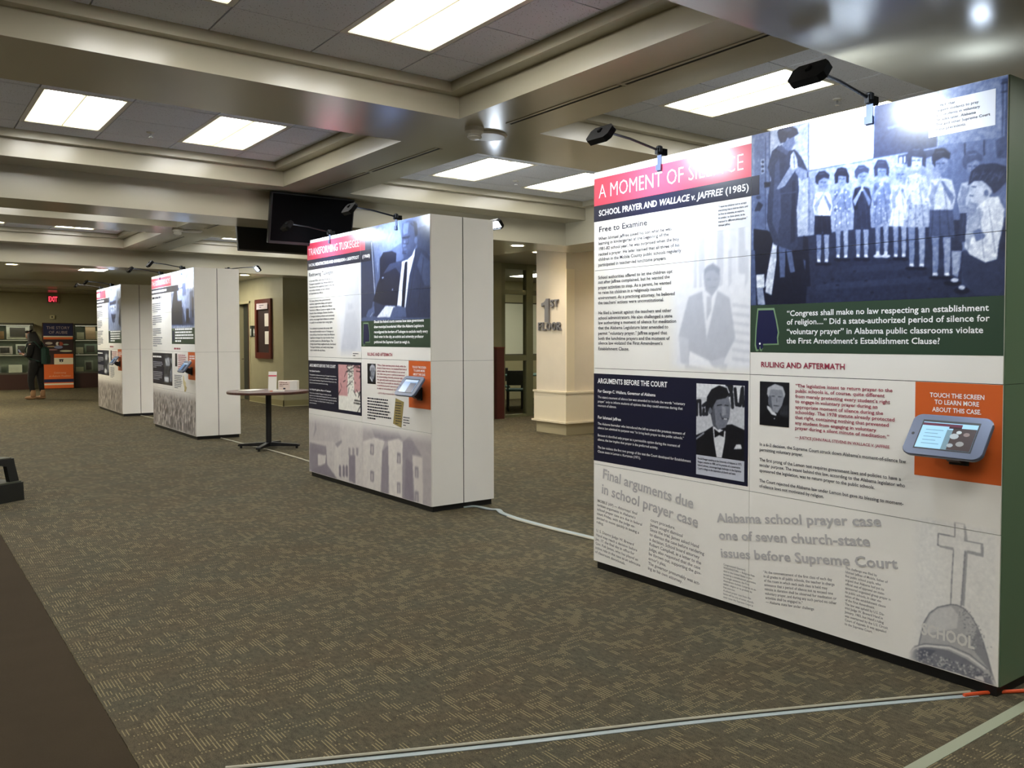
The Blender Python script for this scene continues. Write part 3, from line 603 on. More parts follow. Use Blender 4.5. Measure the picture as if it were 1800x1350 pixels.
tb(1, 'quotation', ['Should the federal courts oversee how state governments', 'draw municipal boundaries? After the Alabama Legislature', 'reconfigured the borders of Tuskegee to exclude nearly every', 'black voter in the city, an activist and university professor', 'petitioned the Supreme Court to weigh in.'], 1.61, [1.664, 1.616, 1.567, 1.522, 1.472], .024, TW, 1.03, .025)
tb(1, 'heading', ['RULING AND AFTERMATH'], 1.463, [1.350], .029, TR, .513, .02); patch(T, 'rule', SOFT, 1.462, 2.224, 1.331, 1.3325, .0016)
tb(1, 'quotation', ['\u201cWhen a State exercises power wholly within the', 'domain of state interest, it is insulated from federal', 'judicial review. But such insulation is not carried', 'over when state power is used as an instrument', 'for circumventing a federally protected right....', 'Acts generally lawful may become unlawful', 'when done to accomplish an unlawful end....', 'a constitutional power cannot be used by condition', 'to attain an unconstitutional result.\u201d'], 1.666, rows(1.255, 9, .0275), .0155, TR, .59, .015)
tb(1, 'attribution', ['\u2014 JUSTICE FELIX FRANKFURTER IN GOMILLION'], 1.667, [.99], .0125, TR, .50, .01)
greek('paragraph', 8, 1.455, .93, .0275, .50, .013, TN, pan(T, 1.5, .9), 8)
touch(1)
CARD = mat('tan_card', (150, 132, 76), .6)
b = MB().prism([(1.985, .726), (2.144, .700), (2.195, .938), (2.038, .966)], -.0014, 0).build('hanging_tan_document', CARD, pan(T, 2.1, .8)); b['label'] = 'tan printed document picture'
greek('document_text', 9, 2.035, .92, .024, .12, .008, TN, pan(T, 2.1, .8), 5, .0022)
patch(T, 'caption_card', WHITE, 2.178, 2.331, .710, .820, .004); greek('caption', 4, 2.19, .795, .024, .12, .009, TN, pan(T, 2.2, .8), 6, .0048)
# ---- third and fourth wall
PINK = mat('pale_text', (236, 236, 240), .4); MIDT = mat('mid_text', (92, 94, 112), .5); MIDW = mat('mid_white_text', (170, 172, 182), .5); MIDR = mat('mid_red_text', (170, 90, 106), .5)
for k, (rw, nw, ttl) in enumerate(((1.3285, 1.785, 'THE SCOTTSBORO BOYS'), (1.08, 1.47, None))):
    q = k + 2; T = K[q][1]; common(T, False)
    patch(T, 'red_band', RED, .004, rw, 2.38, 2.545, .0010); patch(T, 'navy_band', NAVY, .004, nw, 2.275, 2.372, .0018)
    if ttl: tb(q, 'title', [ttl], .04, [2.42], .085, TW, 1.24, .0, off=.0024)
    else: greek('title', 1, .05, 2.42, .1, .95, .085, TW, pan(T, .1, 2.4), 4, .0024)
    greek('subtitle', 1, .05, 2.305, .1, nw * 1.4, .036, PINK, pan(T, .1, 2.3), 4, .0026)
    greek('heading', 1, .055, 2.20, .1, .9, .035, TN, pan(T, .1, 2.2), 2)
    for j, (z, n) in enumerate(((2.11, 5), (1.90, 5), (1.68, 4), (1.53, 5))): greek('paragraph', n, .055, z, .034, .66, .016, MIDT, pan(T, .1, z), 10 + j + q)
    patch(T, 'navy_box', NAVY, .004, 1.3285, .757, 1.282)
    greek('heading', 1, .042, 1.205, .1, .95, .026, TW, pan(T, .1, 1.2), 6, .0016); greek('paragraph', 4, .042, 1.12, .03, .7, .011, MIDW, pan(T, .1, 1.1), 7 + q, .0016); greek('paragraph', 5, .042, .95, .03, .7, .011, MIDW, pan(T, .1, .95), 9 + q, .0016)
    greek('quotation', 5, 1.55, 1.655, .046, 1.08, .026, TW, pan(T, 1.6, 1.65), 3 + q, .0016)
    greek('heading', 1, 1.47, 1.350, .1, 1.0, .027, TR, pan(T, 1.5, 1.35), 8); greek('quotation', 8, 1.70, 1.255, .03, .52, .014, MIDR, pan(T, 1.7, 1.2), 12 + q); greek('paragraph', 8, 1.46, .93, .028, .48, .012, MIDT, pan(T, 1.5, .9), 13 + q)
    greek('invitation', 3, 2.36, 1.245, .034, .33, .02, TW, pan(T, 2.4, 1.2), 5 + q, .0016)
    patch(T, 'portrait_print', mat('dark_portrait', (40, 40, 48), .3), 1.52, 1.65, 1.08, 1.285, .0012)
T = K[2][1]; CR = mat('cream_card', (206, 192, 146), .6)
MB().prism([(1.99, .83), (2.07, .74), (2.15, .76), (2.14, .84), (2.06, .88), (2.03, .95), (1.99, .94)], -.002, 0).build('old_paper_cutout', CR, pan(T, 2.0, .8))
MB().prism([(2.05, .70), (2.14, .66 + .04), (2.20, .77), (2.10, .80)], -.003, -.0021).build('old_paper_cutout', mat('cream_card_dark', (186, 170, 118), .6), pan(T, 2.1, .75))
ART = {
  'classroom': ({'box': [1.33, 1.686, 2.684, 2.586], 'res': 0.0042, 'pal': 'navy', 'bg': 0.7, 'noise': 0.05}, '''
p 0.62 1323 2604 1450 2596 1457 1933 1329 1925
p 0.8 1452 2596 1692 2598 1699 2011 1459 1958
l 0.4 6 1450 2588 1455 2083
l 0.5 4 1694 2590 1700 2018
l 0.55 3 1424 2568 1429 2085
p 0.98 1702 2584 2057 2581 2060 2352 1702 2347
p 0.72 1697 2344 2060 2337 2388 2336 2692 2336 2698 1984 1700 2010
l 0.5 4 1697 2344 2060 2341
l 0.55 3 1703 2312 1706 2026
l 0.5 3 2380 2338 2633 2340
p 0.58 2380 2352 2692 2349 2698 1991 2430 2013
p 0.66 2384 2593 2655 2577 2660 2335 2388 2350
p 0.42 2656 2571 2688 2570 2694 2245 2641 2254 2633 2327 2660 2335
l 0.7 6 2670 2554 2669 2340
l 0.2 6 2656 2554 2687 2554
l 0.2 6 2656 2519 2688 2518
l 0.3 8 2503 2337 2505 2289
l 0.3 6 2586 2336 2588 2275
p 0.27 2065 2591 2384 2589 2377 2345 2060 2345
p 0.45 2129 2476 2241 2483 2241 2472 2137 2463
p 0.35 2188 2338 2373 2339 2373 2311 2188 2291
l 0.97 6 2196 2326 2205 2325 2206 2303 2196 2305 2196 2326
l 0.97 6 2220 2328 2220 2304
l 0.97 6 2234 2324 2243 2326 2234 2302 2247 2302
p 0.6 2391 2570 2534 2559 2528 2534 2407 2543
p 0.24 1329 1934 1635 2020 1948 2026 2168 2022 2466 2016 2705 2003 2710 1696 1331 1755
p 0.24 1323 1980 2686 1870 2689 1682 1326 1687
l 0.22 3 1704 1882 2192 1870 2686 1851
l 0.24 3 1704 1859 2192 1849 2686 1831
l 0.26 3 1705 1835 2192 1827 2687 1812
l 0.22 3 1705 1812 2193 1806 2687 1792
l 0.24 3 1705 1788 2193 1784 2687 1773
l 0.26 3 1705 1764 2193 1763 2688 1754
l 0.22 3 1706 1741 2194 1741 2688 1734
l 0.24 3 1706 1717 2194 1720 2688 1715
l 0.26 3 1706 1693 2194 1698 2689 1695
l 0.3 30 1762 1766 2347 1772
l 0.28 30 1942 1840 2560 1840
p 0.12 1810 1783 1809 1781 1806 1779 1802 1778 1797 1779 1792 1780 1789 1782 1788 1784 1789 1786 1792 1787 1797 1788 1801 1787 1806 1786 1809 1785
p 0.12 1883 1769 1882 1767 1879 1766 1875 1765 1870 1765 1865 1766 1862 1768 1861 1770 1862 1772 1865 1773 1870 1774 1874 1774 1879 1773 1882 1771
p 0.12 2039 1782 2038 1780 2035 1779 2031 1778 2027 1778 2023 1779 2020 1781 2019 1783 2020 1785 2023 1786 2027 1787 2031 1787 2035 1786 2038 1784
p 0.12 1856 1799 1854 1797 1851 1796 1847 1795 1842 1796 1838 1797 1835 1798 1834 1801 1835 1802 1838 1804 1842 1805 1847 1804 1851 1803 1854 1801
p 0.12 2257 1784 2256 1783 2254 1781 2250 1781 2246 1781 2242 1782 2240 1783 2239 1785 2239 1787 2242 1788 2246 1789 2250 1789 2254 1788 2256 1786
p 0.12 2357 1730 2356 1728 2353 1727 2350 1726 2346 1727 2342 1727 2340 1729 2339 1731 2340 1733 2342 1734 2346 1735 2350 1734 2353 1733 2356 1732
p 0.12 2073 1725 2072 1723 2070 1722 2066 1721 2061 1721 2057 1722 2054 1724 2053 1726 2054 1728 2057 1729 2061 1730 2066 1730 2070 1728 2072 1727
p 0.12 1979 1830 1978 1828 1975 1827 1971 1826 1966 1826 1962 1827 1959 1829 1958 1831 1959 1833 1962 1835 1966 1835 1971 1835 1975 1834 1978 1832
p 0.12 2161 1869 2160 1867 2158 1866 2154 1865 2150 1866 2146 1867 2143 1869 2142 1870 2143 1872 2146 1874 2149 1874 2154 1874 2158 1873 2160 1871
p 0.08 1348 2094 1445 2075 1519 2011 1516 1780 1350 1788
p 0.08 1353 1977 1694 1950 1685 1686 1361 1689
p 0.5 1323 1980 1358 1977 1370 1688 1326 1687
p 0.9 1482 2035 1512 2036 1477 1782 1426 1785
p 0.9 1444 1871 1501 1965 1502 1917 1472 1738 1430 1753
p 0.95 1367 1850 1423 1850 1424 1778 1371 1780
p 0.75 1371 1780 1414 1778 1430 1688 1380 1690
p 0.1 1669 2025 1697 2011 1716 1771 1657 1773
p 0.1 1657 1953 1705 1949 1687 1690 1663 1691
p 0.45 1669 1909 1685 1900 1681 1852
p 0.55 1349 2557 1419 2553 1429 2085 1353 2093
l 0.3 4 1424 2552 1429 2085
p 0.75 1393 2449 1418 2451 1420 2374 1396 2373
p 0.15 1414 2433 1414 2430 1411 2428 1408 2427 1404 2428 1401 2430 1398 2433 1397 2436 1398 2438 1401 2440 1404 2441 1408 2440 1411 2439 1414 2436
p 0.15 1415 2410 1414 2407 1412 2405 1408 2404 1404 2405 1401 2406 1398 2409 1398 2412 1398 2415 1401 2417 1404 2418 1408 2417 1411 2415 1414 2413
p 0.15 1415 2385 1414 2383 1412 2381 1408 2380 1405 2380 1401 2382 1399 2385 1398 2388 1399 2391 1401 2393 1404 2393 1408 2393 1412 2391 1414 2388
p 0.3 1394 2252 1392 2248 1388 2245 1382 2244 1375 2245 1369 2248 1365 2252 1363 2256 1365 2260 1369 2263 1375 2264 1382 2264 1388 2261 1392 2257
p 0.2 1352 2186 1379 2233 1411 2212 1390 2182
p 0.1 1416 2327 1468 2323 1469 2298 1419 2300
p 0.52 1514 1986 1560 1974 1556 1827 1526 1823
p 0.52 1560 1974 1595 1971 1620 1850 1590 1846
p 0.08 1569 1819 1567 1816 1560 1813 1551 1812 1541 1813 1532 1815 1526 1818 1524 1821 1526 1824 1532 1826 1541 1827 1551 1827 1560 1825 1566 1822
p 0.08 1629 1839 1627 1836 1621 1834 1612 1833 1602 1834 1593 1836 1587 1839 1585 1842 1587 1845 1593 1847 1602 1848 1612 1848 1620 1846 1627 1843
p 0.3 1467 2478 1508 2500 1565 2461 1610 2464 1650 2423 1693 2345 1697 2313 1656 2303 1631 2354 1639 2257 1626 2162 1636 1976 1601 1955 1482 1997 1436 2126 1443 2250 1463 2338 1439 2400
p 0.42 1488 2409 1514 2437 1529 2157 1508 2045 1471 2114
p 0.2 1597 2311 1619 2308 1620 2002 1588 1988
l 0.45 4 1480 2254 1622 2251
p 0.45 1495 2486 1526 2501 1575 2460 1565 2441
p 0.62 1549 2521 1609 2530 1609 2510 1617 2493 1600 2480 1590 2461 1555 2470 1534 2499
p 0.22 1508 2536 1500 2571 1525 2595 1573 2593 1624 2565 1634 2538 1609 2530 1582 2523 1564 2530 1552 2511 1521 2511
p 0.35 1533 2577 1574 2581 1594 2565 1564 2559
p 0.72 1497 2283 1591 2393 1628 2371 1551 2289 1511 2278
p 0.68 1618 2384 1690 2345 1687 2306 1651 2305 1616 2348
p 0.85 1581 2394 1587 2442 1605 2456 1615 2437 1627 2411 1631 2370 1596 2366
l 0.45 3 1605 2447 1611 2373
p 0.66 1745 2026 1777 2023 1775 1953 1776 1930 1771 1888 1754 1889 1750 1932 1751 1955
p 0.95 1753 1903 1772 1902 1775 1883 1752 1884
p 0.08 1794 1876 1789 1871 1776 1869 1760 1870 1746 1874 1741 1879 1746 1884 1759 1886 1776 1885 1789 1881
l 0.08 4 1751 1887 1777 1883
p 0.72 1791 2022 1822 2019 1820 1949 1822 1927 1816 1884 1799 1886 1796 1929 1796 1951
p 0.95 1798 1900 1817 1898 1820 1879 1798 1881
p 0.08 1839 1873 1835 1868 1822 1866 1805 1867 1792 1871 1787 1876 1792 1881 1805 1883 1821 1882 1834 1878
l 0.08 4 1797 1883 1822 1880
p 0.12 1737 2124 1828 2114 1836 2013 1786 2018 1784 2034 1782 2018 1734 2023
p 0.96 1740 2225 1768 2229 1795 2225 1823 2214 1839 2158 1828 2109 1737 2119 1725 2171
p 0.82 1741 2219 1759 2199 1758 2122 1737 2119
l 0.22 4 1751 2118 1743 2026
l 0.22 4 1779 2115 1780 2023
l 0.22 4 1806 2112 1816 2020
l 0.76 4 1791 2203 1806 2119
p 0.7 1730 2166 1742 2137 1786 2210 1778 2218
p 0.62 1834 2154 1824 2128 1789 2209 1797 2216
p 0.78 1778 2207 1781 2232 1788 2236 1794 2229 1795 2205
p 0.65 1814 2271 1811 2257 1802 2246 1790 2241 1777 2243 1764 2252 1755 2265 1752 2280 1755 2294 1763 2305 1776 2310 1789 2307 1802 2299 1810 2286
p 0.18 1740 2280 1738 2309 1759 2332 1793 2330 1821 2307 1817 2287 1789 2298 1757 2288 1755 2267
l 0.3 4 1770 2279 1781 2277
l 0.3 4 1791 2275 1802 2275
l 0.45 3 1781 2258 1794 2256
l 0.5 4 1786 2275 1788 2265
l 0.38 4 1763 2319 1793 2317
p 0.66 1857 2044 1887 2041 1886 1969 1887 1946 1882 1901 1866 1903 1862 1948 1863 1971
p 0.95 1865 1917 1883 1915 1886 1897 1864 1898
p 0.08 1900 1890 1895 1885 1882 1883 1867 1884 1854 1888 1849 1894 1854 1898 1867 1901 1882 1899 1895 1895
l 0.08 4 1863 1900 1887 1897
p 0.72 1900 2040 1930 2037 1929 1965 1930 1943 1925 1898 1909 1899 1906 1945 1906 1967
p 0.95 1908 1913 1926 1912 1929 1893 1907 1895
p 0.08 1943 1887 1938 1882 1926 1880 1910 1881 1898 1885 1893 1891 1897 1895 1910 1897 1925 1896 1938 1892
l 0.08 4 1907 1897 1931 1894
p 0.7 1854 2133 1932 2124 1952 2030 1835 2042
p 0.62 1853 2228 1879 2232 1905 2228 1931 2217 1946 2163 1936 2115 1850 2125 1838 2176
p 0.48 1853 2221 1871 2202 1869 2128 1850 2125
p 0.95 1856 2145 1853 2140 1849 2141 1846 2146 1849 2150 1853 2150
p 0.95 1860 2089 1858 2085 1853 2085 1851 2090 1853 2095 1857 2094
p 0.95 1925 2184 1923 2179 1919 2180 1916 2185 1918 2189 1923 2189
p 0.95 1937 2128 1935 2123 1931 2124 1928 2129 1930 2133 1935 2132
p 0.95 1916 2170 1913 2166 1909 2166 1907 2171 1909 2175 1913 2175
p 0.95 1865 2171 1862 2167 1858 2167 1856 2172 1858 2177 1862 2176
p 0.95 1888 2189 1886 2184 1882 2185 1879 2190 1882 2194 1886 2194
p 0.95 1917 2125 1915 2120 1911 2121 1908 2126 1911 2130 1915 2130
p 0.95 1869 2142 1867 2138 1862 2138 1860 2143 1862 2147 1867 2147
p 0.95 1864 2116 1862 2112 1857 2112 1855 2117 1857 2122 1862 2121
p 0.95 1863 2150 1860 2145 1856 2146 1853 2151 1856 2155 1860 2155
p 0.95 1899 2220 1897 2216 1892 2217 1890 2222 1892 2226 1897 2225
p 0.95 1868 2058 1865 2054 1861 2054 1859 2059 1861 2064 1865 2063
p 0.95 1939 2186 1937 2181 1933 2182 1930 2187 1933 2191 1937 2191
p 0.95 1867 2152 1865 2148 1861 2148 1858 2153 1860 2158 1865 2157
p 0.95 1932 2063 1930 2059 1926 2059 1923 2064 1926 2069 1930 2068
p 0.95 1874 2193 1872 2188 1867 2189 1865 2194 1867 2198 1872 2198
p 0.95 1886 2069 1883 2064 1879 2065 1877 2070 1879 2074 1883 2074
p 0.95 1889 2137 1887 2133 1882 2133 1880 2138 1882 2143 1887 2142
p 0.95 1919 2210 1917 2206 1912 2206 1910 2211 1912 2216 1917 2215
p 0.95 1870 2190 1868 2186 1864 2186 1861 2191 1863 2196 1868 2195
p 0.95 1868 2216 1865 2212 1861 2213 1858 2218 1861 2222 1865 2221
p 0.95 1871 2128 1869 2124 1864 2124 1862 2129 1864 2133 1869 2133
p 0.95 1925 2104 1922 2100 1918 2100 1916 2105 1918 2110 1922 2109
p 0.95 1888 2136 1886 2132 1881 2132 1879 2137 1881 2142 1886 2141
p 0.95 1859 2209 1857 2204 1852 2205 1850 2210 1852 2214 1857 2214
l 0.54 4 1863 2124 1855 2045
l 0.54 4 1889 2121 1890 2041
l 0.54 4 1915 2118 1924 2038
l 0.42 4 1901 2206 1915 2126
p 0.7 1843 2171 1854 2143 1892 2213 1885 2222
p 0.62 1942 2159 1932 2134 1896 2213 1903 2219
p 0.78 1884 2211 1886 2235 1894 2239 1899 2232 1900 2209
p 0.65 1920 2273 1918 2259 1910 2249 1898 2244 1885 2246 1873 2254 1865 2266 1862 2281 1865 2295 1873 2305 1884 2310 1897 2308 1909 2300 1917 2287
p 0.12 1853 2260 1848 2302 1866 2331 1891 2332 1915 2323 1931 2286 1928 2249 1914 2258 1915 2285 1871 2295 1869 2261
l 0.3 4 1877 2281 1887 2278
l 0.3 4 1897 2277 1907 2276
l 0.45 3 1887 2260 1900 2258
l 0.5 4 1891 2277 1891 2268
l 0.32 4 1875 2319 1903 2316
p 0.66 1968 2029 1998 2026 1996 1958 1997 1936 1992 1895 1977 1896 1974 1938 1974 1960
p 0.95 1976 1910 1994 1908 1996 1890 1975 1891
p 0.08 2010 1884 2005 1879 1993 1877 1978 1878 1965 1882 1960 1887 1965 1892 1978 1894 1993 1893 2005 1889
l 0.08 4 1975 1894 1998 1891
p 0.72 2011 2025 2040 2022 2039 1954 2040 1933 2035 1892 2019 1893 2016 1935 2016 1956
p 0.95 2018 1906 2036 1905 2039 1887 2018 1888
p 0.08 2052 1881 2048 1876 2035 1874 2020 1875 2008 1879 2003 1884 2008 1889 2020 1891 2035 1890 2047 1886
l 0.08 4 2017 1891 2040 1887
p 0.2 1961 2124 2046 2114 2053 2016 2007 2021 2005 2036 2003 2021 1958 2026
p 0.2 1964 2222 1989 2226 2015 2222 2040 2211 2055 2157 2046 2109 1961 2119 1949 2170
p 0.06 1964 2216 1981 2197 1980 2122 1961 2119
l 0.3 4 1974 2118 1966 2029
l 0.3 4 1999 2115 2001 2026
l 0.3 4 2025 2112 2034 2023
l 0.32 4 2011 2200 2025 2119
p 0.7 1954 2165 1965 2137 2002 2207 1995 2216
p 0.62 2051 2153 2041 2128 2006 2207 2013 2214
p 0.78 1995 2205 1997 2229 2004 2233 2009 2226 2010 2203
p 0.65 2030 2267 2027 2253 2020 2243 2008 2238 1996 2240 1984 2248 1976 2260 1973 2275 1975 2289 1983 2299 1995 2304 2007 2302 2019 2294 2027 2281
p 0.3 1963 2275 1961 2303 1981 2326 2013 2323 2039 2302 2035 2282 2009 2292 1979 2283 1978 2262
l 0.3 4 1988 2275 1998 2273
l 0.3 4 2007 2271 2017 2270
l 0.45 3 1998 2254 2010 2253
l 0.5 4 2002 2271 2002 2262
l 0.5 4 1985 2313 2013 2311
p 0.66 2073 2046 2102 2043 2100 1970 2102 1947 2097 1902 2081 1903 2078 1949 2078 1972
p 0.95 2080 1916 2098 1915 2101 1897 2080 1899
p 0.9 2114 1891 2110 1886 2097 1884 2082 1885 2070 1889 2065 1894 2070 1899 2082 1901 2097 1900 2109 1896
l 0.9 4 2079 1901 2102 1898
p 0.72 2115 2041 2143 2038 2142 1966 2143 1944 2138 1898 2123 1900 2120 1946 2120 1968
p 0.95 2122 1913 2140 1912 2142 1894 2122 1895
p 0.9 2155 1888 2151 1883 2139 1881 2124 1882 2112 1886 2107 1891 2112 1896 2124 1898 2139 1897 2151 1893
l 0.9 4 2121 1898 2144 1894
p 0.65 2070 2134 2145 2125 2164 2032 2052 2044
p 0.6 2068 2230 2093 2234 2119 2230 2143 2220 2158 2165 2149 2117 2066 2127 2054 2178
p 0.46 2068 2224 2086 2206 2084 2130 2066 2127
p 0.85 2077 2123 2074 2118 2070 2119 2068 2124 2070 2128 2074 2127
p 0.85 2146 2150 2144 2146 2140 2146 2137 2151 2139 2155 2144 2155
p 0.85 2101 2150 2099 2146 2095 2146 2093 2151 2095 2155 2099 2155
p 0.85 2129 2061 2127 2057 2123 2057 2121 2062 2123 2066 2127 2066
p 0.85 2102 2110 2100 2106 2095 2106 2093 2111 2095 2115 2100 2115
p 0.85 2151 2055 2149 2051 2145 2052 2143 2056 2145 2060 2149 2060
p 0.85 2100 2224 2098 2220 2094 2220 2092 2225 2094 2229 2098 2228
p 0.85 2119 2108 2117 2104 2112 2104 2110 2109 2112 2113 2116 2113
p 0.85 2100 2182 2098 2178 2094 2178 2092 2183 2094 2187 2098 2187
p 0.85 2095 2185 2093 2181 2089 2182 2087 2186 2089 2191 2093 2190
p 0.85 2122 2065 2120 2061 2115 2062 2113 2066 2115 2071 2119 2070
p 0.85 2149 2168 2147 2164 2143 2164 2140 2169 2142 2173 2147 2172
p 0.85 2136 2081 2134 2077 2130 2077 2128 2082 2130 2086 2134 2086
p 0.85 2128 2179 2126 2175 2122 2176 2119 2180 2121 2185 2126 2184
p 0.85 2121 2097 2119 2093 2115 2094 2113 2098 2115 2103 2119 2102
p 0.85 2134 2042 2132 2038 2128 2038 2126 2043 2128 2047 2132 2047
p 0.85 2112 2222 2110 2217 2106 2218 2104 2223 2106 2227 2110 2226
p 0.85 2132 2072 2130 2068 2126 2068 2124 2073 2126 2077 2130 2077
p 0.85 2097 2091 2095 2087 2091 2087 2089 2092 2091 2096 2095 2096
p 0.85 2149 2049 2147 2045 2143 2045 2141 2050 2143 2054 2147 2053
p 0.85 2132 2088 2130 2083 2125 2084 2123 2089 2125 2093 2129 2092
p 0.85 2083 2055 2081 2051 2077 2051 2075 2056 2077 2060 2081 2060
p 0.85 2072 2165 2070 2161 2066 2161 2064 2166 2066 2170 2070 2170
p 0.85 2102 2136 2100 2132 2096 2132 2094 2137 2096 2141 2100 2141
p 0.85 2150 2123 2148 2119 2144 2120 2142 2124 2144 2129 2148 2128
p 0.85 2136 2088 2134 2083 2130 2084 2128 2089 2130 2093 2134 2092
l 0.49 4 2078 2126 2071 2046
l 0.49 4 2103 2123 2105 2043
l 0.49 4 2128 2120 2138 2039
l 0.4 4 2115 2209 2128 2127
p 0.7 2059 2173 2070 2145 2106 2216 2100 2224
p 0.62 2154 2161 2145 2136 2110 2216 2116 2222
p 0.78 2099 2214 2101 2237 2108 2241 2113 2234 2114 2212
p 0.65 2133 2275 2131 2261 2123 2251 2112 2246 2100 2248 2088 2256 2080 2269 2077 2284 2080 2298 2087 2308 2099 2313 2111 2311 2123 2303 2130 2290
p 0.25 2068 2262 2064 2305 2081 2334 2105 2334 2128 2326 2144 2289 2141 2252 2127 2261 2129 2288 2085 2298 2084 2264
l 0.3 4 2092 2283 2101 2281
l 0.3 4 2111 2280 2121 2279
l 0.45 3 2102 2263 2113 2261
l 0.5 4 2105 2280 2106 2270
l 0.45 4 2089 2322 2117 2319
p 0.66 2166 2023 2194 2020 2192 1949 2194 1927 2189 1882 2174 1883 2171 1929 2171 1951
p 0.95 2173 1897 2190 1895 2193 1878 2172 1879
p 0.08 2210 1871 2205 1867 2194 1865 2179 1866 2167 1870 2163 1875 2167 1879 2179 1881 2193 1880 2205 1876
l 0.08 4 2172 1881 2194 1878
p 0.72 2206 2019 2234 2016 2232 1946 2234 1924 2229 1879 2214 1880 2211 1925 2211 1948
p 0.95 2213 1893 2230 1892 2233 1875 2213 1876
p 0.08 2249 1868 2245 1864 2234 1862 2219 1863 2208 1867 2203 1872 2208 1876 2219 1878 2233 1877 2245 1873
l 0.08 4 2212 1878 2234 1875
p 0.9 2163 2110 2235 2101 2254 2010 2146 2021
p 0.88 2161 2204 2186 2207 2210 2204 2234 2194 2248 2140 2239 2094 2159 2103 2148 2153
p 0.74 2161 2198 2178 2180 2177 2105 2159 2103
l 0.74 4 2171 2102 2164 2023
l 0.74 4 2195 2099 2196 2020
l 0.74 4 2219 2096 2228 2017
l 0.68 4 2206 2183 2219 2103
p 0.7 2152 2148 2163 2120 2201 2189 2194 2198
p 0.62 2244 2136 2235 2111 2204 2189 2210 2195
p 0.78 2195 2187 2197 2210 2203 2214 2208 2207 2209 2185
p 0.65 2225 2248 2223 2234 2216 2224 2205 2220 2193 2221 2182 2229 2174 2241 2171 2256 2174 2270 2181 2280 2192 2284 2204 2282 2215 2275 2223 2262
p 0.7 2161 2235 2157 2277 2173 2305 2196 2306 2219 2298 2234 2262 2231 2225 2218 2234 2219 2261 2178 2270 2176 2236
l 0.3 4 2187 2255 2196 2253
l 0.3 4 2206 2252 2215 2251
l 0.45 3 2197 2235 2208 2234
l 0.5 4 2201 2252 2203 2242
l 0.95 4 2181 2294 2208 2291
p 0.66 2240 2013 2275 2009 2274 1921 2275 1893 2269 1833 2251 1834 2247 1895 2247 1923
p 0.95 2250 1848 2271 1846 2274 1829 2249 1830
p 0.08 2286 1823 2281 1819 2266 1817 2248 1818 2234 1822 2228 1827 2233 1831 2248 1833 2266 1832 2280 1828
l 0.08 4 2248 1833 2276 1829
p 0.72 2290 2007 2324 2004 2323 1917 2324 1889 2319 1830 2300 1831 2297 1891 2297 1919
p 0.95 2299 1844 2320 1843 2323 1825 2299 1827
p 0.08 2335 1820 2330 1816 2315 1814 2298 1815 2284 1818 2278 1823 2283 1828 2298 1830 2315 1828 2329 1825
l 0.08 4 2298 1829 2325 1826
p 0.78 2237 2120 2326 2109 2349 1997 2216 2011
p 0.85 2235 2240 2265 2242 2294 2238 2324 2227 2342 2160 2330 2102 2232 2114 2218 2176
p 0.71 2235 2234 2255 2215 2254 2115 2232 2114
p 0.6 2310 2209 2308 2205 2304 2206 2302 2210 2304 2214 2308 2214
p 0.6 2287 2205 2285 2201 2281 2202 2279 2206 2281 2210 2285 2210
p 0.6 2250 2188 2248 2184 2244 2184 2242 2189 2244 2193 2248 2193
p 0.6 2303 2144 2301 2140 2297 2140 2295 2145 2297 2149 2301 2148
p 0.6 2301 2063 2299 2059 2295 2060 2293 2064 2295 2068 2299 2068
p 0.6 2276 2049 2274 2045 2270 2045 2268 2049 2270 2054 2274 2053
p 0.6 2250 2168 2248 2164 2244 2164 2242 2169 2244 2173 2248 2172
p 0.6 2258 2094 2256 2090 2252 2090 2250 2095 2252 2099 2256 2099
p 0.6 2255 2065 2253 2060 2249 2061 2247 2065 2249 2070 2253 2069
p 0.6 2240 2129 2238 2125 2234 2125 2232 2130 2234 2134 2238 2133
p 0.6 2265 2170 2263 2166 2259 2166 2257 2171 2259 2175 2263 2174
p 0.6 2243 2230 2241 2226 2237 2226 2235 2231 2237 2235 2241 2234
p 0.6 2242 2173 2240 2169 2236 2169 2234 2174 2236 2178 2240 2177
p 0.6 2296 2152 2294 2148 2291 2149 2289 2153 2291 2157 2294 2157
p 0.6 2238 2035 2236 2030 2232 2031 2230 2035 2232 2040 2236 2039
p 0.6 2243 2211 2241 2207 2238 2207 2235 2212 2237 2216 2241 2215
p 0.6 2302 2088 2300 2084 2296 2084 2294 2089 2296 2093 2300 2092
p 0.6 2319 2049 2317 2045 2313 2046 2311 2050 2313 2054 2317 2054
p 0.6 2259 2115 2257 2111 2253 2111 2251 2116 2253 2120 2257 2119
p 0.6 2272 2042 2270 2037 2266 2038 2264 2042 2266 2046 2270 2046
p 0.6 2330 2115 2329 2111 2325 2111 2323 2116 2325 2120 2328 2119
p 0.6 2290 2047 2288 2043 2284 2043 2282 2048 2284 2052 2288 2052
p 0.6 2296 2029 2294 2025 2290 2025 2288 2030 2290 2034 2294 2033
p 0.6 2286 2018 2285 2013 2281 2014 2279 2018 2281 2022 2284 2022
p 0.6 2279 2062 2277 2058 2273 2058 2271 2063 2273 2067 2277 2067
p 0.6 2319 2077 2318 2073 2314 2073 2312 2078 2314 2082 2317 2081
l 0.62 4 2247 2112 2238 2013
l 0.62 4 2277 2108 2278 2009
l 0.62 4 2306 2105 2317 2005
l 0.65 4 2290 2217 2306 2112
p 0.84 2223 2170 2236 2135 2277 2225 2270 2233
p 0.76 2337 2155 2325 2124 2280 2225 2286 2231
p 0.92 2269 2223 2271 2246 2277 2249 2282 2243 2283 2221
p 0.79 2310 2295 2307 2278 2298 2266 2285 2260 2270 2262 2257 2272 2247 2288 2244 2306 2247 2323 2256 2335 2269 2341 2284 2338 2297 2328 2307 2313
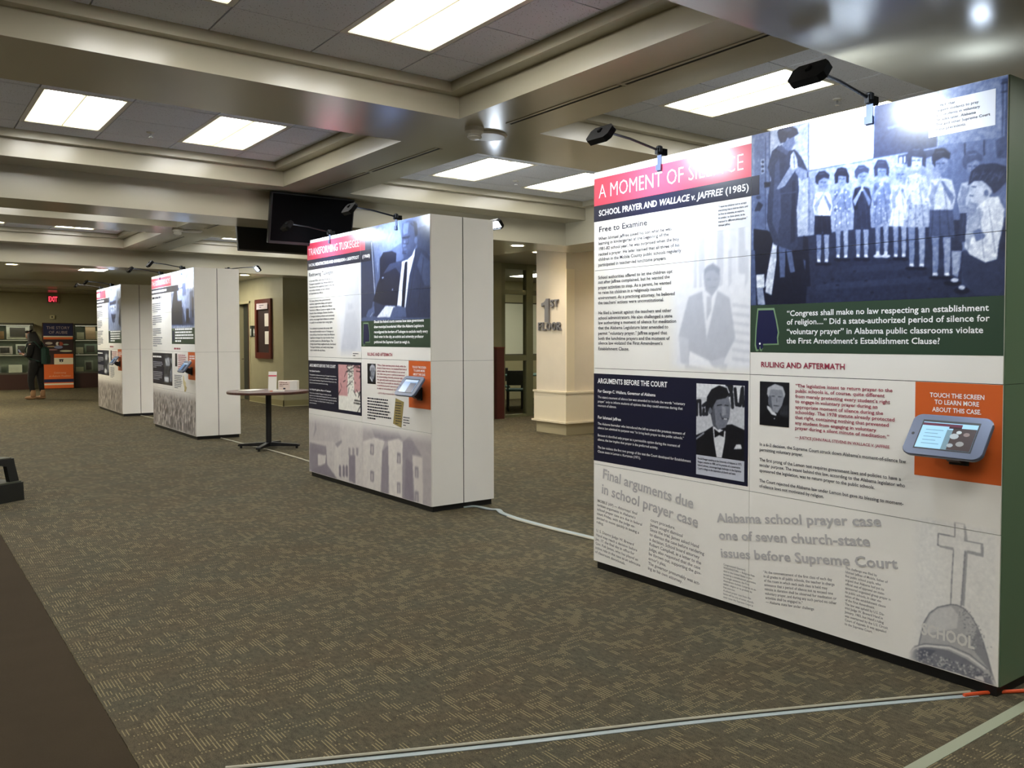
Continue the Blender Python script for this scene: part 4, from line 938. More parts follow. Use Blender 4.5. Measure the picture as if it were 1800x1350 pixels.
p 0.25 2235 2279 2229 2332 2250 2367 2278 2367 2305 2358 2324 2312 2321 2266 2304 2277 2306 2310 2255 2323 2253 2281
l 0.3 4 2259 2305 2271 2303
l 0.3 4 2283 2301 2294 2300
l 0.45 3 2271 2280 2285 2278
l 0.64 4 2275 2301 2273 2289
l 0.45 4 2259 2352 2292 2349
p 0.66 2355 1960 2394 1957 2392 1871 2393 1844 2387 1786 2367 1787 2362 1846 2362 1873
p 0.95 2365 1800 2389 1798 2392 1781 2364 1783
p 0.08 2406 1775 2400 1771 2384 1769 2364 1770 2348 1774 2342 1779 2348 1783 2364 1785 2384 1784 2400 1780
l 0.08 4 2364 1785 2394 1782
p 0.72 2410 1955 2448 1951 2446 1867 2448 1840 2442 1782 2422 1784 2417 1842 2418 1869
p 0.95 2420 1796 2443 1795 2447 1778 2419 1780
p 0.08 2460 1772 2454 1768 2439 1766 2419 1767 2403 1771 2397 1776 2403 1780 2419 1782 2439 1781 2454 1777
l 0.08 4 2419 1782 2449 1779
p 0.42 2345 2081 2455 2068 2465 1946 2404 1951 2402 1965 2401 1952 2342 1957
p 0.86 2349 2207 2382 2209 2415 2204 2448 2193 2467 2123 2455 2064 2345 2077 2330 2141
p 0.72 2349 2201 2372 2183 2370 2078 2345 2077
l 0.26 4 2362 2075 2353 1960
l 0.26 4 2395 2071 2397 1956
l 0.26 4 2428 2067 2441 1952
l 0.66 4 2410 2184 2428 2074
p 0.7 2336 2135 2351 2099 2396 2192 2390 2200
p 0.62 2462 2119 2449 2087 2399 2191 2405 2198
p 0.78 2389 2190 2390 2212 2396 2215 2401 2209 2402 2188
p 0.65 2430 2264 2427 2247 2418 2234 2404 2227 2389 2230 2376 2240 2366 2256 2362 2275 2365 2292 2375 2305 2388 2311 2403 2309 2417 2298 2426 2283
p 0.18 2353 2274 2350 2310 2373 2339 2411 2335 2441 2308 2437 2282 2407 2296 2372 2284 2370 2258
l 0.3 4 2378 2274 2390 2272
l 0.3 4 2402 2270 2413 2269
l 0.45 3 2390 2248 2404 2246
l 0.5 4 2394 2270 2393 2258
l 0.38 4 2378 2323 2411 2319
p 0.66 2497 1928 2536 1925 2534 1840 2536 1813 2529 1755 2509 1756 2504 1815 2504 1842
p 0.95 2507 1768 2531 1767 2534 1751 2506 1752
p 0.08 2549 1745 2543 1741 2527 1739 2507 1740 2490 1744 2484 1748 2490 1753 2506 1754 2526 1753 2542 1750
l 0.08 4 2506 1754 2537 1751
p 0.72 2553 1923 2591 1920 2589 1836 2590 1809 2584 1752 2564 1753 2560 1811 2560 1838
p 0.95 2563 1765 2586 1764 2589 1748 2562 1749
p 0.08 2603 1742 2597 1738 2582 1736 2562 1737 2546 1741 2540 1746 2546 1750 2562 1751 2581 1750 2597 1747
l 0.08 4 2561 1751 2591 1748
p 0.3 2487 2048 2597 2035 2607 1914 2546 1920 2545 1934 2543 1920 2483 1925
p 0.82 2491 2173 2524 2175 2557 2171 2590 2159 2610 2091 2597 2031 2487 2044 2472 2108
p 0.68 2491 2168 2513 2150 2512 2045 2487 2044
l 0.4 4 2504 2042 2495 1929
l 0.4 4 2537 2038 2539 1925
l 0.4 4 2570 2035 2583 1921
l 0.62 4 2552 2151 2570 2041
p 0.7 2478 2102 2492 2066 2538 2159 2533 2166
p 0.62 2605 2086 2592 2054 2541 2158 2546 2164
p 0.78 2531 2157 2533 2178 2539 2181 2543 2175 2544 2155
p 0.65 2571 2230 2568 2213 2559 2200 2546 2194 2532 2196 2519 2206 2509 2222 2506 2240 2509 2258 2517 2271 2530 2277 2545 2274 2558 2264 2567 2249
p 0.45 2497 2240 2494 2275 2516 2304 2552 2300 2581 2274 2577 2249 2548 2262 2515 2250 2513 2224
l 0.3 4 2521 2240 2532 2238
l 0.3 4 2544 2236 2555 2235
l 0.45 3 2533 2214 2546 2212
l 0.5 4 2536 2236 2535 2224
l 0.65 4 2521 2288 2552 2285
p 0.36 2503 1889 2655 1857 2670 1711 2495 1719
p 0.3 2498 1858 2560 1874 2686 1831 2682 1686 2563 1691 2506 1764
p 0.72 2451 1889 2497 1885 2491 1818 2481 1772 2456 1787
p 0.08 2496 1747 2492 1743 2481 1739 2466 1738 2448 1739 2432 1742 2421 1746 2417 1751 2421 1756 2432 1759 2448 1760 2465 1759 2481 1756 2492 1752
p 0.08 2535 1715 2531 1708 2522 1703 2508 1701 2492 1701 2478 1705 2468 1711 2465 1718 2468 1725 2478 1730 2492 1733 2507 1732 2521 1728 2531 1722
p 0.9 2486 1761 2484 1757 2479 1754 2472 1753 2463 1753 2456 1755 2451 1759 2449 1763 2451 1767 2456 1770 2463 1772 2471 1771 2479 1769 2484 1765
p 0.9 2515 1728 2514 1724 2509 1721 2503 1719 2496 1720 2490 1722 2486 1725 2484 1730 2486 1734 2490 1737 2496 1738 2503 1738 2509 1736 2513 1732
p 0.93 2570 2071 2610 2100 2651 2095 2675 2039 2672 1974 2657 1910 2648 1838 2601 1828 2532 1867 2510 1902 2516 2004 2550 2054
p 0.78 2570 2065 2591 2036 2565 1965 2538 1934 2525 1881 2514 1909 2519 2003
p 0.6 2544 1960 2572 1971 2599 1941 2593 1929 2559 1918
p 0.7 2516 2004 2514 2071 2535 2116 2563 2092 2557 2040
p 0.84 2527 2178 2547 2209 2609 2193 2637 2136 2610 2100 2570 2071 2535 2089 2524 2138
p 0.28 2520 2159 2533 2217 2567 2239 2635 2235 2681 2214 2689 2161 2663 2132 2630 2110 2616 2139 2582 2170 2548 2175
p 0.6 2609 2116 2609 2110 2606 2105 2602 2103 2598 2104 2594 2107 2591 2112 2590 2119 2591 2125 2594 2130 2598 2132 2602 2132 2606 2128 2608 2123
l 0.45 4 2534 2177 2547 2215
l 0.45 4 2543 2189 2557 2206
l 0.45 4 2553 2201 2567 2196
l 0.45 4 2563 2173 2576 2187
l 0.45 4 2572 2185 2586 2209
l 0.45 4 2582 2197 2595 2200
l 0.45 4 2592 2169 2605 2191
l 0.45 4 2601 2181 2614 2181
l 0.45 4 2610 2192 2623 2204
l 0.45 4 2620 2165 2633 2194
l 0.45 4 2629 2176 2642 2185
l 0.45 4 2638 2188 2652 2176
l 0.45 4 2648 2161 2661 2198
l 0.45 4 2657 2172 2670 2189
l 0.3 4 2538 2153 2555 2148
l 0.35 4 2528 2117 2543 2112
l 0.7 4 2611 2060 2641 1865
l 0.7 4 2571 2038 2594 1848'''),
  'seated_man': ({'box': [0.7, 1.318, 1.325, 2.26], 'res': 0.008, 'pal': 'pale', 'bg': 0.93, 'noise': 0.01}, '''
p 0.9 856 2242 906 2243 909 1884 858 1887
p 0.83 941 2232 990 2233 993 1879 944 1882
p 0.9 1014 2223 1062 2225 1065 1874 1017 1877
p 0.83 1081 2216 1128 2217 1131 1870 1084 1873
p 0.9 1174 2205 1219 2206 1222 1865 1177 1868
p 0.83 1238 2198 1282 2199 1285 1861 1240 1864
p 0.84 908 2013 934 2011 935 1796 909 1797
p 0.84 948 2010 973 2008 975 1809 949 1796
p 0.84 1102 1998 1126 1996 1127 1815 1103 1788
p 0.84 1167 1992 1191 1991 1192 1826 1168 1785
p 0.84 1284 1983 1307 1981 1308 1833 1286 1780
p 0.85 1197 1701 1322 1684 1322 1667 1197 1684
p 0.85 1197 1653 1322 1637 1322 1620 1197 1636
p 0.85 1197 1605 1323 1589 1323 1572 1198 1588
p 0.85 1198 1557 1323 1542 1323 1525 1198 1539
p 0.85 1198 1508 1324 1495 1324 1478 1198 1491
p 0.85 1199 1460 1324 1447 1324 1431 1199 1443
p 0.85 1199 1412 1324 1400 1325 1383 1199 1394
p 0.8 841 1362 1163 1369 1154 1293 842 1282
p 0.76 869 1748 993 1779 1085 1775 1178 1730 1221 1515 1144 1397 1126 1341 872 1363 810 1376 789 1524
p 0.82 789 1524 871 1509 872 1363 810 1369
p 0.93 974 1780 1089 1775 1010 1509
p 0.78 1008 1743 1047 1745 1043 1664 1009 1608
p 0.7 983 1865 1007 1920 1055 1931 1102 1900 1110 1844 1094 1789 1047 1742 998 1779
p 0.62 983 1858 992 1907 1055 1933 1107 1900 1103 1858 1065 1895 1007 1889
l 0.6 6 1007 1846 1036 1844
l 0.6 6 1060 1843 1089 1842
l 0.6 6 1027 1799 1075 1797
p 0.97 877 1440 1030 1388 1135 1327 874 1359
p 0.83 1030 1381 1144 1411 1126 1348 1069 1346'''),
  'speaker': ({'box': [0.934, 0.848, 1.292, 1.255], 'res': 0.0034, 'pal': 'mono', 'bg': 0.82, 'noise': 0.03}, '''
p 0.93 931 1256 1292 1255 1293 1181 932 1176
l 0.12 20 939 1076 939 1152 964 1156 969 1078
l 0.12 20 988 1129 1013 1145 1018 1084 989 1082 993 1108
l 0.12 22 1168 1265 1201 1204 1206 1135
l 0.12 20 1164 1255 1201 1246 1196 1204 1173 1196
l 0.12 22 1223 1233 1233 1151 1260 1149 1273 1235
l 0.12 20 1277 1242 1283 1147
p 0.06 933 959 1004 987 1062 1020 1202 1041 1293 1017 1294 843 934 843
p 0.9 1062 1020 1157 999 1152 943 1130 849 1092 849 1072 936
p 0.03 1072 1007 1110 988 1147 1006 1143 967 1110 974 1077 957
p 0.9 1217 907 1235 935 1267 936 1274 914
p 0.5 1032 1132 1089 1192 1173 1203 1192 1141 1184 1071 1156 1020 1100 1002 1062 1027 1057 1084
p 0.36 1032 1132 1071 1134 1086 1029 1100 1002 1062 1027
p 0.08 1013 1131 1017 1181 1051 1225 1108 1249 1164 1237 1183 1200 1155 1181 1089 1167 1061 1126 1052 1083 1033 1089
p 0.45 1056 1105 1054 1097 1051 1090 1045 1086 1039 1086 1034 1089 1030 1095 1029 1103 1030 1111 1034 1118 1039 1122 1045 1122 1050 1119 1054 1113
p 0.62 1127 1137 1155 1132 1160 1091 1133 1082
l 0.1 5 1094 1137 1127 1143
l 0.1 5 1151 1142 1176 1140
l 0.15 6 1137 1068 1174 1069
p 0.85 1142 1070 1170 1070 1165 1063 1145 1063
l 0.25 4 1118 1095 1133 1061
l 0.6 10 935 938 994 975'''),
  'judge': ({'box': [1.397, 1.054, 1.59, 1.284], 'res': 0.003, 'pal': 'mono', 'bg': 0.07, 'noise': 0.03}, '''
p 0.12 1529 1132 1588 1136 1588 1111 1530 1107
l 0.3 3 1536 1163 1537 1118
l 0.3 3 1544 1164 1545 1118
l 0.3 3 1552 1164 1553 1119
l 0.3 3 1561 1165 1561 1119
l 0.3 3 1569 1165 1569 1120
l 0.3 3 1577 1166 1577 1120
p 0.04 1397 1039 1409 1099 1451 1135 1514 1123 1590 1087 1590 1053
p 0.9 1446 1158 1462 1154 1509 1116 1506 1109 1478 1114 1449 1143
p 0.62 1453 1235 1471 1261 1543 1260 1559 1215 1544 1166 1514 1124 1483 1129 1456 1169
p 0.4 1453 1210 1472 1211 1483 1137 1462 1161
p 0.78 1446 1218 1450 1251 1497 1273 1548 1260 1564 1224 1557 1203 1543 1243 1471 1244 1457 1202
l 0.12 3 1477 1209 1495 1210
l 0.12 3 1518 1208 1539 1208
l 0.2 4 1491 1161 1524 1160
l 0.35 3 1509 1201 1511 1180
p 0.9 1500 1095 1499 1093 1498 1092 1497 1091 1495 1091 1493 1091 1492 1093 1492 1094 1492 1095 1493 1097 1495 1097 1497 1098 1498 1097 1499 1096'''),
  'bell': ({'box': [2.27, 0.055, 2.682, 0.72], 'res': 0.0034, 'pal': 'sepia', 'bg': 0.93, 'noise': 0.02, 'split': 0.69}, '''
l 0.35 4 2482 712 2528 711 2531 640 2608 640 2609 588 2535 591
l 0.35 4 2532 596 2525 472 2518 354
l 0.35 4 2469 351 2472 461 2478 592 2406 599 2408 650 2483 649 2482 712
p 0.6 2535 600 2544 593 2533 357 2519 360
p 0.6 2541 601 2608 600 2609 585 2541 589
p 0.62 2412 600 2477 601 2478 589 2416 591
p 0.6 2599 641 2609 640 2610 589 2601 598
p 0.65 2524 709 2534 702 2543 642 2531 640
p 0.68 2469 351 2496 355 2530 349 2563 324 2590 284 2614 233 2632 181 2653 112 2678 52 2614 57 2507 62 2278 53 2276 78 2297 112 2323 129 2335 187 2347 239 2372 288 2410 324
p 0.8 2379 284 2416 323 2472 342 2503 315 2498 254 2355 192 2341 201
p 0.38 2281 58 2284 87 2320 119 2381 139 2463 147 2542 134 2607 110 2648 82 2671 51 2614 57 2476 62
p 0.22 2284 65 2304 102 2349 123 2407 131 2382 103 2337 68
l 0.9 8 2297 112 2349 136 2463 159 2554 146 2625 115
l 0.35 4 2303 120 2355 147 2469 169 2560 157 2636 118
p 0.85 2582 70 2617 81 2626 56 2585 56
p 0.5 2587 278 2617 228 2641 149 2671 61 2636 124 2583 172 2565 202
l 0.3 4 2469 351 2496 355 2530 349 2563 324 2590 284 2614 233 2632 181 2653 112 2678 52 2614 57 2507 62 2278 53 2276 78
l 0.3 4 2278 53 2276 78 2297 112 2323 129 2335 187 2347 239 2372 288 2410 324 2469 351
p 0.15 2541 79 2539 75 2534 73 2531 76 2534 81 2539 82
p 0.75 2410 111 2408 107 2405 106 2403 109 2405 112 2408 113
p 0.75 2409 86 2408 83 2405 82 2403 84 2404 87 2408 88
p 0.85 2422 68 2420 64 2416 63 2414 66 2416 70 2420 71
p 0.75 2371 82 2369 78 2366 77 2364 80 2366 85 2369 86
p 0.75 2325 74 2322 70 2316 69 2314 70 2316 74 2322 76
p 0.75 2650 88 2649 84 2646 83 2644 86 2646 90 2649 91
p 0.85 2393 65 2391 61 2387 60 2385 62 2387 66 2391 67
p 0.15 2381 107 2379 102 2375 101 2373 104 2375 109 2379 110
p 0.6 2527 85 2525 82 2522 81 2521 83 2522 86 2525 87
p 0.75 2432 79 2429 75 2425 74 2423 77 2425 81 2429 82
p 0.15 2344 63 2341 60 2335 58 2332 60 2335 64 2341 65
p 0.85 2465 87 2463 83 2459 82 2457 84 2459 88 2463 89
p 0.75 2325 113 2322 109 2318 107 2315 111 2317 115 2322 117
p 0.85 2364 102 2362 98 2358 97 2356 99 2358 103 2362 104
p 0.15 2507 77 2505 73 2501 71 2499 74 2501 79 2505 80
p 0.85 2454 99 2451 96 2446 94 2443 96 2446 99 2451 100
p 0.75 2443 83 2441 79 2437 78 2435 81 2437 86 2441 87
p 0.6 2513 97 2512 93 2508 92 2506 95 2508 99 2511 100
p 0.6 2543 80 2540 77 2535 75 2532 77 2535 80 2540 82
p 0.85 2338 62 2337 58 2334 57 2332 60 2333 64 2337 65
p 0.85 2444 101 2442 96 2438 95 2437 99 2438 103 2442 104
p 0.6 2546 77 2544 74 2539 72 2536 74 2539 77 2544 78
p 0.85 2576 71 2574 67 2571 66 2569 69 2571 72 2574 73
p 0.6 2375 70 2373 66 2370 65 2368 68 2370 73 2373 74
p 0.85 2540 104 2538 100 2532 98 2530 101 2532 105 2538 106
p 0.85 2435 100 2433 97 2429 96 2427 97 2429 100 2433 102
p 0.75 2457 66 2455 62 2450 61 2448 63 2450 67 2455 68
p 0.6 2443 109 2440 105 2436 104 2434 106 2436 110 2440 111
p 0.6 2500 109 2497 105 2493 103 2490 106 2493 110 2497 112
p 0.6 2586 95 2584 92 2579 90 2577 92 2579 96 2584 97
p 0.6 2658 82 2656 78 2651 77 2649 79 2651 83 2656 85
p 0.6 2325 86 2323 82 2319 81 2317 83 2319 87 2323 88
p 0.6 2425 89 2423 85 2419 84 2417 86 2419 90 2423 92
p 0.6 2580 76 2577 73 2572 72 2569 73 2572 76 2577 78
p 0.6 2622 92 2619 88 2614 87 2612 89 2614 93 2619 94
p 0.6 2509 104 2507 101 2502 99 2499 101 2501 105 2507 107
p 0.85 2562 80 2561 76 2557 75 2556 78 2557 82 2561 83
p 0.85 2526 82 2524 78 2520 77 2518 80 2520 83 2524 84
p 0.15 2620 98 2618 95 2615 94 2613 96 2615 100 2618 101
p 0.75 2541 103 2538 100 2534 99 2532 100 2534 103 2538 104
p 0.15 2490 102 2487 99 2482 97 2479 99 2482 102 2487 103
p 0.15 2653 90 2651 87 2647 86 2645 88 2647 91 2651 92
p 0.75 2553 107 2551 103 2547 102 2545 105 2547 109 2551 110
p 0.6 2323 94 2320 89 2314 88 2312 91 2314 95 2320 97
p 0.15 2562 87 2560 84 2556 83 2554 85 2556 88 2560 89
p 0.6 2429 89 2426 84 2421 82 2418 85 2420 90 2426 91
p 0.6 2471 74 2469 71 2465 70 2462 72 2465 75 2469 76
p 0.75 2459 90 2457 86 2451 85 2448 87 2451 91 2457 93
p 0.15 2447 70 2445 67 2441 65 2439 68 2441 71 2445 72
p 0.6 2637 88 2635 84 2631 83 2628 86 2631 90 2635 91
p 0.75 2456 92 2454 88 2449 87 2447 90 2449 93 2454 95
p 0.75 2569 94 2567 91 2562 90 2560 92 2562 95 2567 96
p 0.85 2656 90 2655 85 2652 84 2651 88 2652 92 2655 93
p 0.75 2432 68 2430 65 2426 64 2424 65 2426 68 2430 70
p 0.6 2539 91 2537 89 2534 88 2532 90 2534 92 2537 93
p 0.6 2461 90 2459 86 2455 85 2454 88 2455 91 2459 92
p 0.75 2336 89 2333 86 2328 84 2325 86 2328 90 2333 91
p 0.15 2495 66 2494 64 2491 63 2489 65 2490 67 2494 68
p 0.6 2424 79 2421 76 2416 74 2414 76 2416 79 2421 80
p 0.75 2446 80 2444 77 2441 76 2439 78 2441 81 2444 82
p 0.75 2482 70 2481 65 2478 65 2476 68 2478 72 2481 73
p 0.85 2475 86 2472 81 2467 80 2464 83 2467 87 2472 89
p 0.75 2491 81 2489 77 2484 76 2481 78 2483 82 2489 83
p 0.15 2586 98 2583 94 2579 93 2576 95 2579 98 2583 100
p 0.6 2424 75 2422 71 2419 70 2417 73 2419 76 2422 77
p 0.6 2515 89 2513 86 2509 84 2507 87 2509 90 2513 92
p 0.75 2512 109 2510 106 2506 105 2504 107 2506 110 2510 111
p 0.6 2345 65 2343 60 2338 58 2335 62 2338 67 2343 68
p 0.15 2662 82 2661 80 2658 79 2656 80 2658 83 2661 84
p 0.15 2538 76 2536 73 2531 71 2529 73 2531 76 2536 77
p 0.75 2426 68 2424 65 2421 64 2419 66 2421 69 2424 70
p 0.75 2598 106 2597 104 2594 103 2592 104 2594 107 2597 108
p 0.15 2457 109 2455 106 2450 105 2448 107 2450 110 2455 111
p 0.15 2464 83 2462 80 2457 79 2455 81 2457 84 2461 85
p 0.6 2534 90 2531 87 2526 85 2523 87 2526 90 2531 92
p 0.6 2429 86 2426 82 2420 80 2418 83 2420 87 2426 88
p 0.75 2539 99 2537 95 2533 94 2532 97 2533 101 2537 102
p 0.75 2505 106 2503 102 2497 101 2495 103 2497 106 2502 108
p 0.15 2460 106 2458 104 2453 102 2451 104 2453 107 2458 108
p 0.15 2555 106 2553 103 2549 102 2547 104 2549 108 2553 109
p 0.6 2460 90 2458 87 2455 86 2453 88 2455 92 2458 93
p 0.75 2514 95 2511 91 2506 89 2503 91 2506 95 2511 97
p 0.15 2598 80 2596 76 2591 74 2588 77 2591 81 2596 83
p 0.85 2605 104 2603 101 2600 99 2598 101 2599 104 2603 105
p 0.6 2442 84 2439 80 2434 78 2432 81 2434 84 2439 86
p 0.6 2574 95 2572 92 2567 90 2564 93 2567 96 2572 98
p 0.75 2616 89 2614 86 2609 84 2607 86 2609 90 2614 91
p 0.75 2356 113 2354 109 2350 108 2348 111 2350 115 2354 116
p 0.6 2642 83 2641 80 2638 79 2637 82 2638 85 2641 86
p 0.85 2628 85 2626 82 2622 80 2621 83 2622 86 2626 87
p 0.15 2391 81 2389 77 2385 76 2382 78 2384 82 2389 83
p 0.6 2624 103 2622 99 2619 98 2618 101 2619 105 2622 106
p 0.15 2583 83 2581 80 2577 79 2575 80 2577 83 2581 84
p 0.15 2640 95 2638 91 2633 89 2631 92 2633 96 2637 97
p 0.15 2490 69 2487 66 2483 64 2480 66 2482 69 2487 71
p 0.75 2481 101 2480 97 2477 96 2475 99 2477 103 2480 104
p 0.85 2525 83 2523 78 2517 77 2515 80 2517 84 2522 85
p 0.6 2559 102 2557 98 2553 97 2551 100 2553 104 2557 105
p 0.75 2571 103 2569 100 2566 99 2564 101 2566 104 2569 105
p 0.6 2336 82 2335 79 2332 79 2330 80 2331 83 2335 84
p 0.15 2591 93 2590 89 2587 88 2585 91 2586 95 2589 96
p 0.15 2612 87 2609 84 2605 83 2603 84 2605 88 2609 89
p 0.85 2599 105 2597 102 2594 101 2593 103 2594 106 2597 107
p 0.15 2339 94 2337 89 2334 88 2332 92 2334 96 2337 97
p 0.15 2481 83 2479 80 2473 78 2470 80 2473 83 2479 85
p 0.75 2565 84 2563 81 2558 79 2556 81 2558 84 2563 85
p 0.75 2434 108 2432 103 2427 102 2425 105 2427 110 2432 111
p 0.6 2399 113 2396 109 2392 108 2390 111 2392 115 2396 116
p 0.15 2457 83 2455 80 2449 78 2446 80 2449 84 2454 85
p 0.75 2481 74 2479 71 2475 70 2473 71 2475 74 2479 76
p 0.6 2494 77 2491 73 2486 72 2484 74 2486 77 2491 79
p 0.75 2369 111 2366 106 2361 105 2359 108 2361 112 2366 114
p 0.6 2652 83 2651 80 2648 79 2646 82 2648 85 2651 86
p 0.6 2340 105 2337 100 2332 99 2329 102 2331 107 2337 108
p 0.85 2349 74 2346 70 2341 69 2338 71 2341 75 2346 77
p 0.75 2630 84 2628 80 2624 79 2622 81 2624 85 2628 86
p 0.15 2605 84 2603 80 2598 78 2596 81 2598 85 2603 86
p 0.85 2418 73 2416 70 2412 69 2409 71 2411 74 2416 75
p 0.85 2432 107 2429 103 2425 102 2422 104 2424 107 2429 109
p 0.15 2344 74 2342 71 2339 70 2337 72 2339 75 2342 76
p 0.6 2370 96 2367 92 2361 91 2359 93 2361 97 2367 99
p 0.6 2404 92 2402 89 2399 88 2397 90 2399 93 2402 94
p 0.75 2381 83 2379 80 2374 78 2371 80 2374 83 2379 84
p 0.75 2509 104 2507 99 2502 98 2500 101 2502 106 2506 107
p 0.6 2597 105 2595 102 2591 100 2589 102 2591 105 2595 106
p 0.15 2532 104 2529 99 2524 98 2522 101 2524 105 2529 107
p 0.15 2509 68 2507 64 2504 63 2503 66 2504 70 2507 71
p 0.15 2469 110 2468 106 2465 105 2463 108 2465 111 2468 112
p 0.85 2493 72 2491 69 2486 67 2484 69 2486 72 2490 74
p 0.6 2607 97 2604 93 2600 92 2597 95 2599 99 2604 100
p 0.15 2453 74 2451 71 2446 69 2444 72 2446 75 2451 76
p 0.85 2373 71 2371 68 2367 67 2365 69 2367 72 2371 73
p 0.6 2464 77 2462 74 2456 72 2454 74 2456 77 2462 79
p 0.85 2599 97 2596 93 2591 91 2589 94 2591 98 2596 99
p 0.15 2598 94 2597 90 2593 89 2592 92 2593 96 2596 97
p 0.15 2539 76 2537 73 2534 72 2532 73 2534 76 2537 77
p 0.85 2434 95 2431 90 2427 89 2425 92 2427 96 2431 97
p 0.15 2482 76 2480 71 2475 70 2473 73 2475 78 2479 79
p 0.75 2451 84 2449 82 2445 80 2443 82 2445 85 2449 86
p 0.85 2353 96 2351 91 2347 90 2345 94 2347 98 2351 100
p 0.15 2419 78 2418 75 2415 74 2413 76 2414 79 2418 80
p 0.6 2652 97 2649 93 2645 92 2643 94 2645 99 2649 100
p 0.75 2579 85 2577 82 2573 81 2571 82 2573 85 2577 87
p 0.85 2365 97 2363 94 2359 93 2357 94 2359 97 2363 98
p 0.75 2462 104 2459 100 2454 99 2451 101 2454 105 2459 107
p 0.6 2459 107 2457 104 2453 103 2451 105 2453 108 2457 109
p 0.15 2428 75 2426 71 2420 70 2418 71 2420 75 2426 76
p 0.75 2544 78 2542 74 2537 73 2535 75 2537 79 2542 81
p 0.85 2541 83 2539 80 2535 79 2533 81 2535 84 2539 86
p 0.6 2508 71 2506 68 2502 67 2500 69 2502 71 2506 73
p 0.85 2627 96 2625 93 2622 92 2621 94 2622 97 2625 98
p 0.75 2520 85 2518 81 2514 80 2512 82 2514 85 2518 87
p 0.6 2360 74 2357 71 2352 69 2349 71 2352 74 2357 75
p 0.15 2493 74 2491 69 2487 68 2486 71 2487 76 2491 77
p 0.75 2549 72 2546 67 2541 66 2539 68 2541 72 2546 74
p 0.15 2598 76 2596 73 2593 72 2591 74 2593 77 2596 78
p 0.15 2355 107 2353 103 2348 102 2346 104 2348 108 2353 109
p 0.75 2438 76 2436 71 2431 70 2428 73 2431 78 2436 79
p 0.15 2649 85 2648 81 2644 80 2642 83 2644 87 2648 88
p 0.75 2392 98 2390 93 2386 92 2383 95 2385 99 2390 100
p 0.85 2581 107 2578 103 2573 101 2571 104 2573 107 2578 109
p 0.6 2323 62 2321 59 2318 58 2316 60 2318 62 2321 63
p 0.15 2457 96 2455 92 2451 91 2449 94 2451 98 2455 100
p 0.85 2571 110 2568 105 2563 104 2560 106 2563 111 2568 112
p 0.75 2392 97 2390 93 2386 92 2384 94 2386 98 2390 99
p 0.15 2565 77 2563 74 2559 73 2557 75 2559 78 2563 79
p 0.15 2614 89 2612 84 2609 83 2607 87 2609 91 2612 92
p 0.75 2419 78 2417 75 2413 74 2411 75 2413 78 2417 79
p 0.85 2492 67 2490 64 2484 62 2482 64 2484 68 2490 69
p 0.3 2541 268 2540 266 2537 265 2535 267 2537 269 2540 270
p 0.45 2543 347 2542 345 2539 344 2537 346 2539 348 2541 349
p 0.8 2554 209 2552 206 2549 206 2548 207 2549 210 2552 210
p 0.8 2560 272 2559 270 2556 269 2554 271 2556 273 2559 274
p 0.3 2561 339 2560 336 2557 336 2555 337 2557 340 2560 340
p 0.45 2607 195 2605 193 2602 192 2601 193 2602 196 2605 197
p 0.8 2609 275 2608 272 2605 271 2604 273 2605 275 2608 276
p 0.8 2630 205 2628 203 2626 202 2624 203 2626 206 2628 207
p 0.8 2515 337 2514 335 2510 334 2509 336 2510 338 2513 339
p 0.8 2574 280 2572 277 2569 277 2568 278 2569 281 2572 282
p 0.3 2596 249 2595 247 2592 246 2591 248 2592 250 2595 251
p 0.8 2544 310 2542 308 2539 307 2538 309 2539 311 2542 312
p 0.45 2592 288 2590 286 2588 285 2586 287 2587 289 2590 290
p 0.3 2596 202 2594 200 2591 199 2590 200 2591 203 2594 204
p 0.3 2571 199 2570 197 2567 196 2565 198 2567 200 2569 201
p 0.45 2600 289 2598 286 2595 286 2594 287 2595 290 2598 290
p 0.45 2544 310 2542 308 2539 307 2538 309 2539 311 2542 312
p 0.3 2534 321 2533 319 2530 318 2528 320 2530 322 2533 323
p 0.3 2554 234 2553 232 2550 231 2548 233 2550 235 2553 236
p 0.8 2556 219 2554 216 2551 215 2550 217 2551 219 2554 220
p 0.3 2590 293 2589 291 2586 290 2584 292 2586 294 2589 295
p 0.45 2518 307 2517 305 2514 304 2512 306 2514 308 2517 309
p 0.3 2622 202 2620 199 2617 198 2616 200 2617 202 2620 203
p 0.45 2538 265 2537 262 2534 261 2532 263 2534 266 2537 266
p 0.3 2562 189 2560 186 2558 186 2556 187 2557 190 2560 190
p 0.3 2560 210 2558 208 2555 207 2554 209 2555 211 2558 212
p 0.3 2583 227 2581 224 2578 223 2577 225 2578 227 2581 228
p 0.8 2544 322 2542 319 2540 318 2538 320 2539 323 2542 323
p 0.3 2560 255 2559 252 2556 252 2554 253 2556 256 2559 256
p 0.45 2574 244 2573 241 2570 240 2568 242 2570 244 2573 245
p 0.45 2612 208 2610 206 2607 205 2606 207 2607 209 2610 210
p 0.8 2585 190 2584 188 2581 187 2579 189 2581 191 2584 192
p 0.3 2515 316 2513 314 2510 313 2509 315 2510 317 2513 318
p 0.45 2559 224 2558 222 2555 221 2553 223 2555 225 2558 226
p 0.3 2548 233 2547 230 2544 230 2542 231 2544 234 2547 234
p 0.8 2588 225 2587 223 2584 222 2582 224 2584 226 2587 227
p 0.45 2567 229 2566 227 2563 226 2562 227 2563 230 2566 231
p 0.3 2535 336 2533 334 2530 333 2529 335 2530 337 2533 338
p 0.3 2622 248 2621 246 2618 245 2616 247 2618 249 2621 250
p 0.3 2573 258 2571 256 2568 255 2567 257 2568 259 2571 260
p 0.45 2622 254 2620 252 2617 251 2616 253 2617 255 2620 256
p 0.8 2560 253 2559 251 2556 250 2554 251 2556 254 2559 255
p 0.45 2654 215 2653 212 2650 212 2649 213 2650 216 2653 216
p 0.8 2534 293 2532 290 2529 290 2528 291 2529 294 2532 294
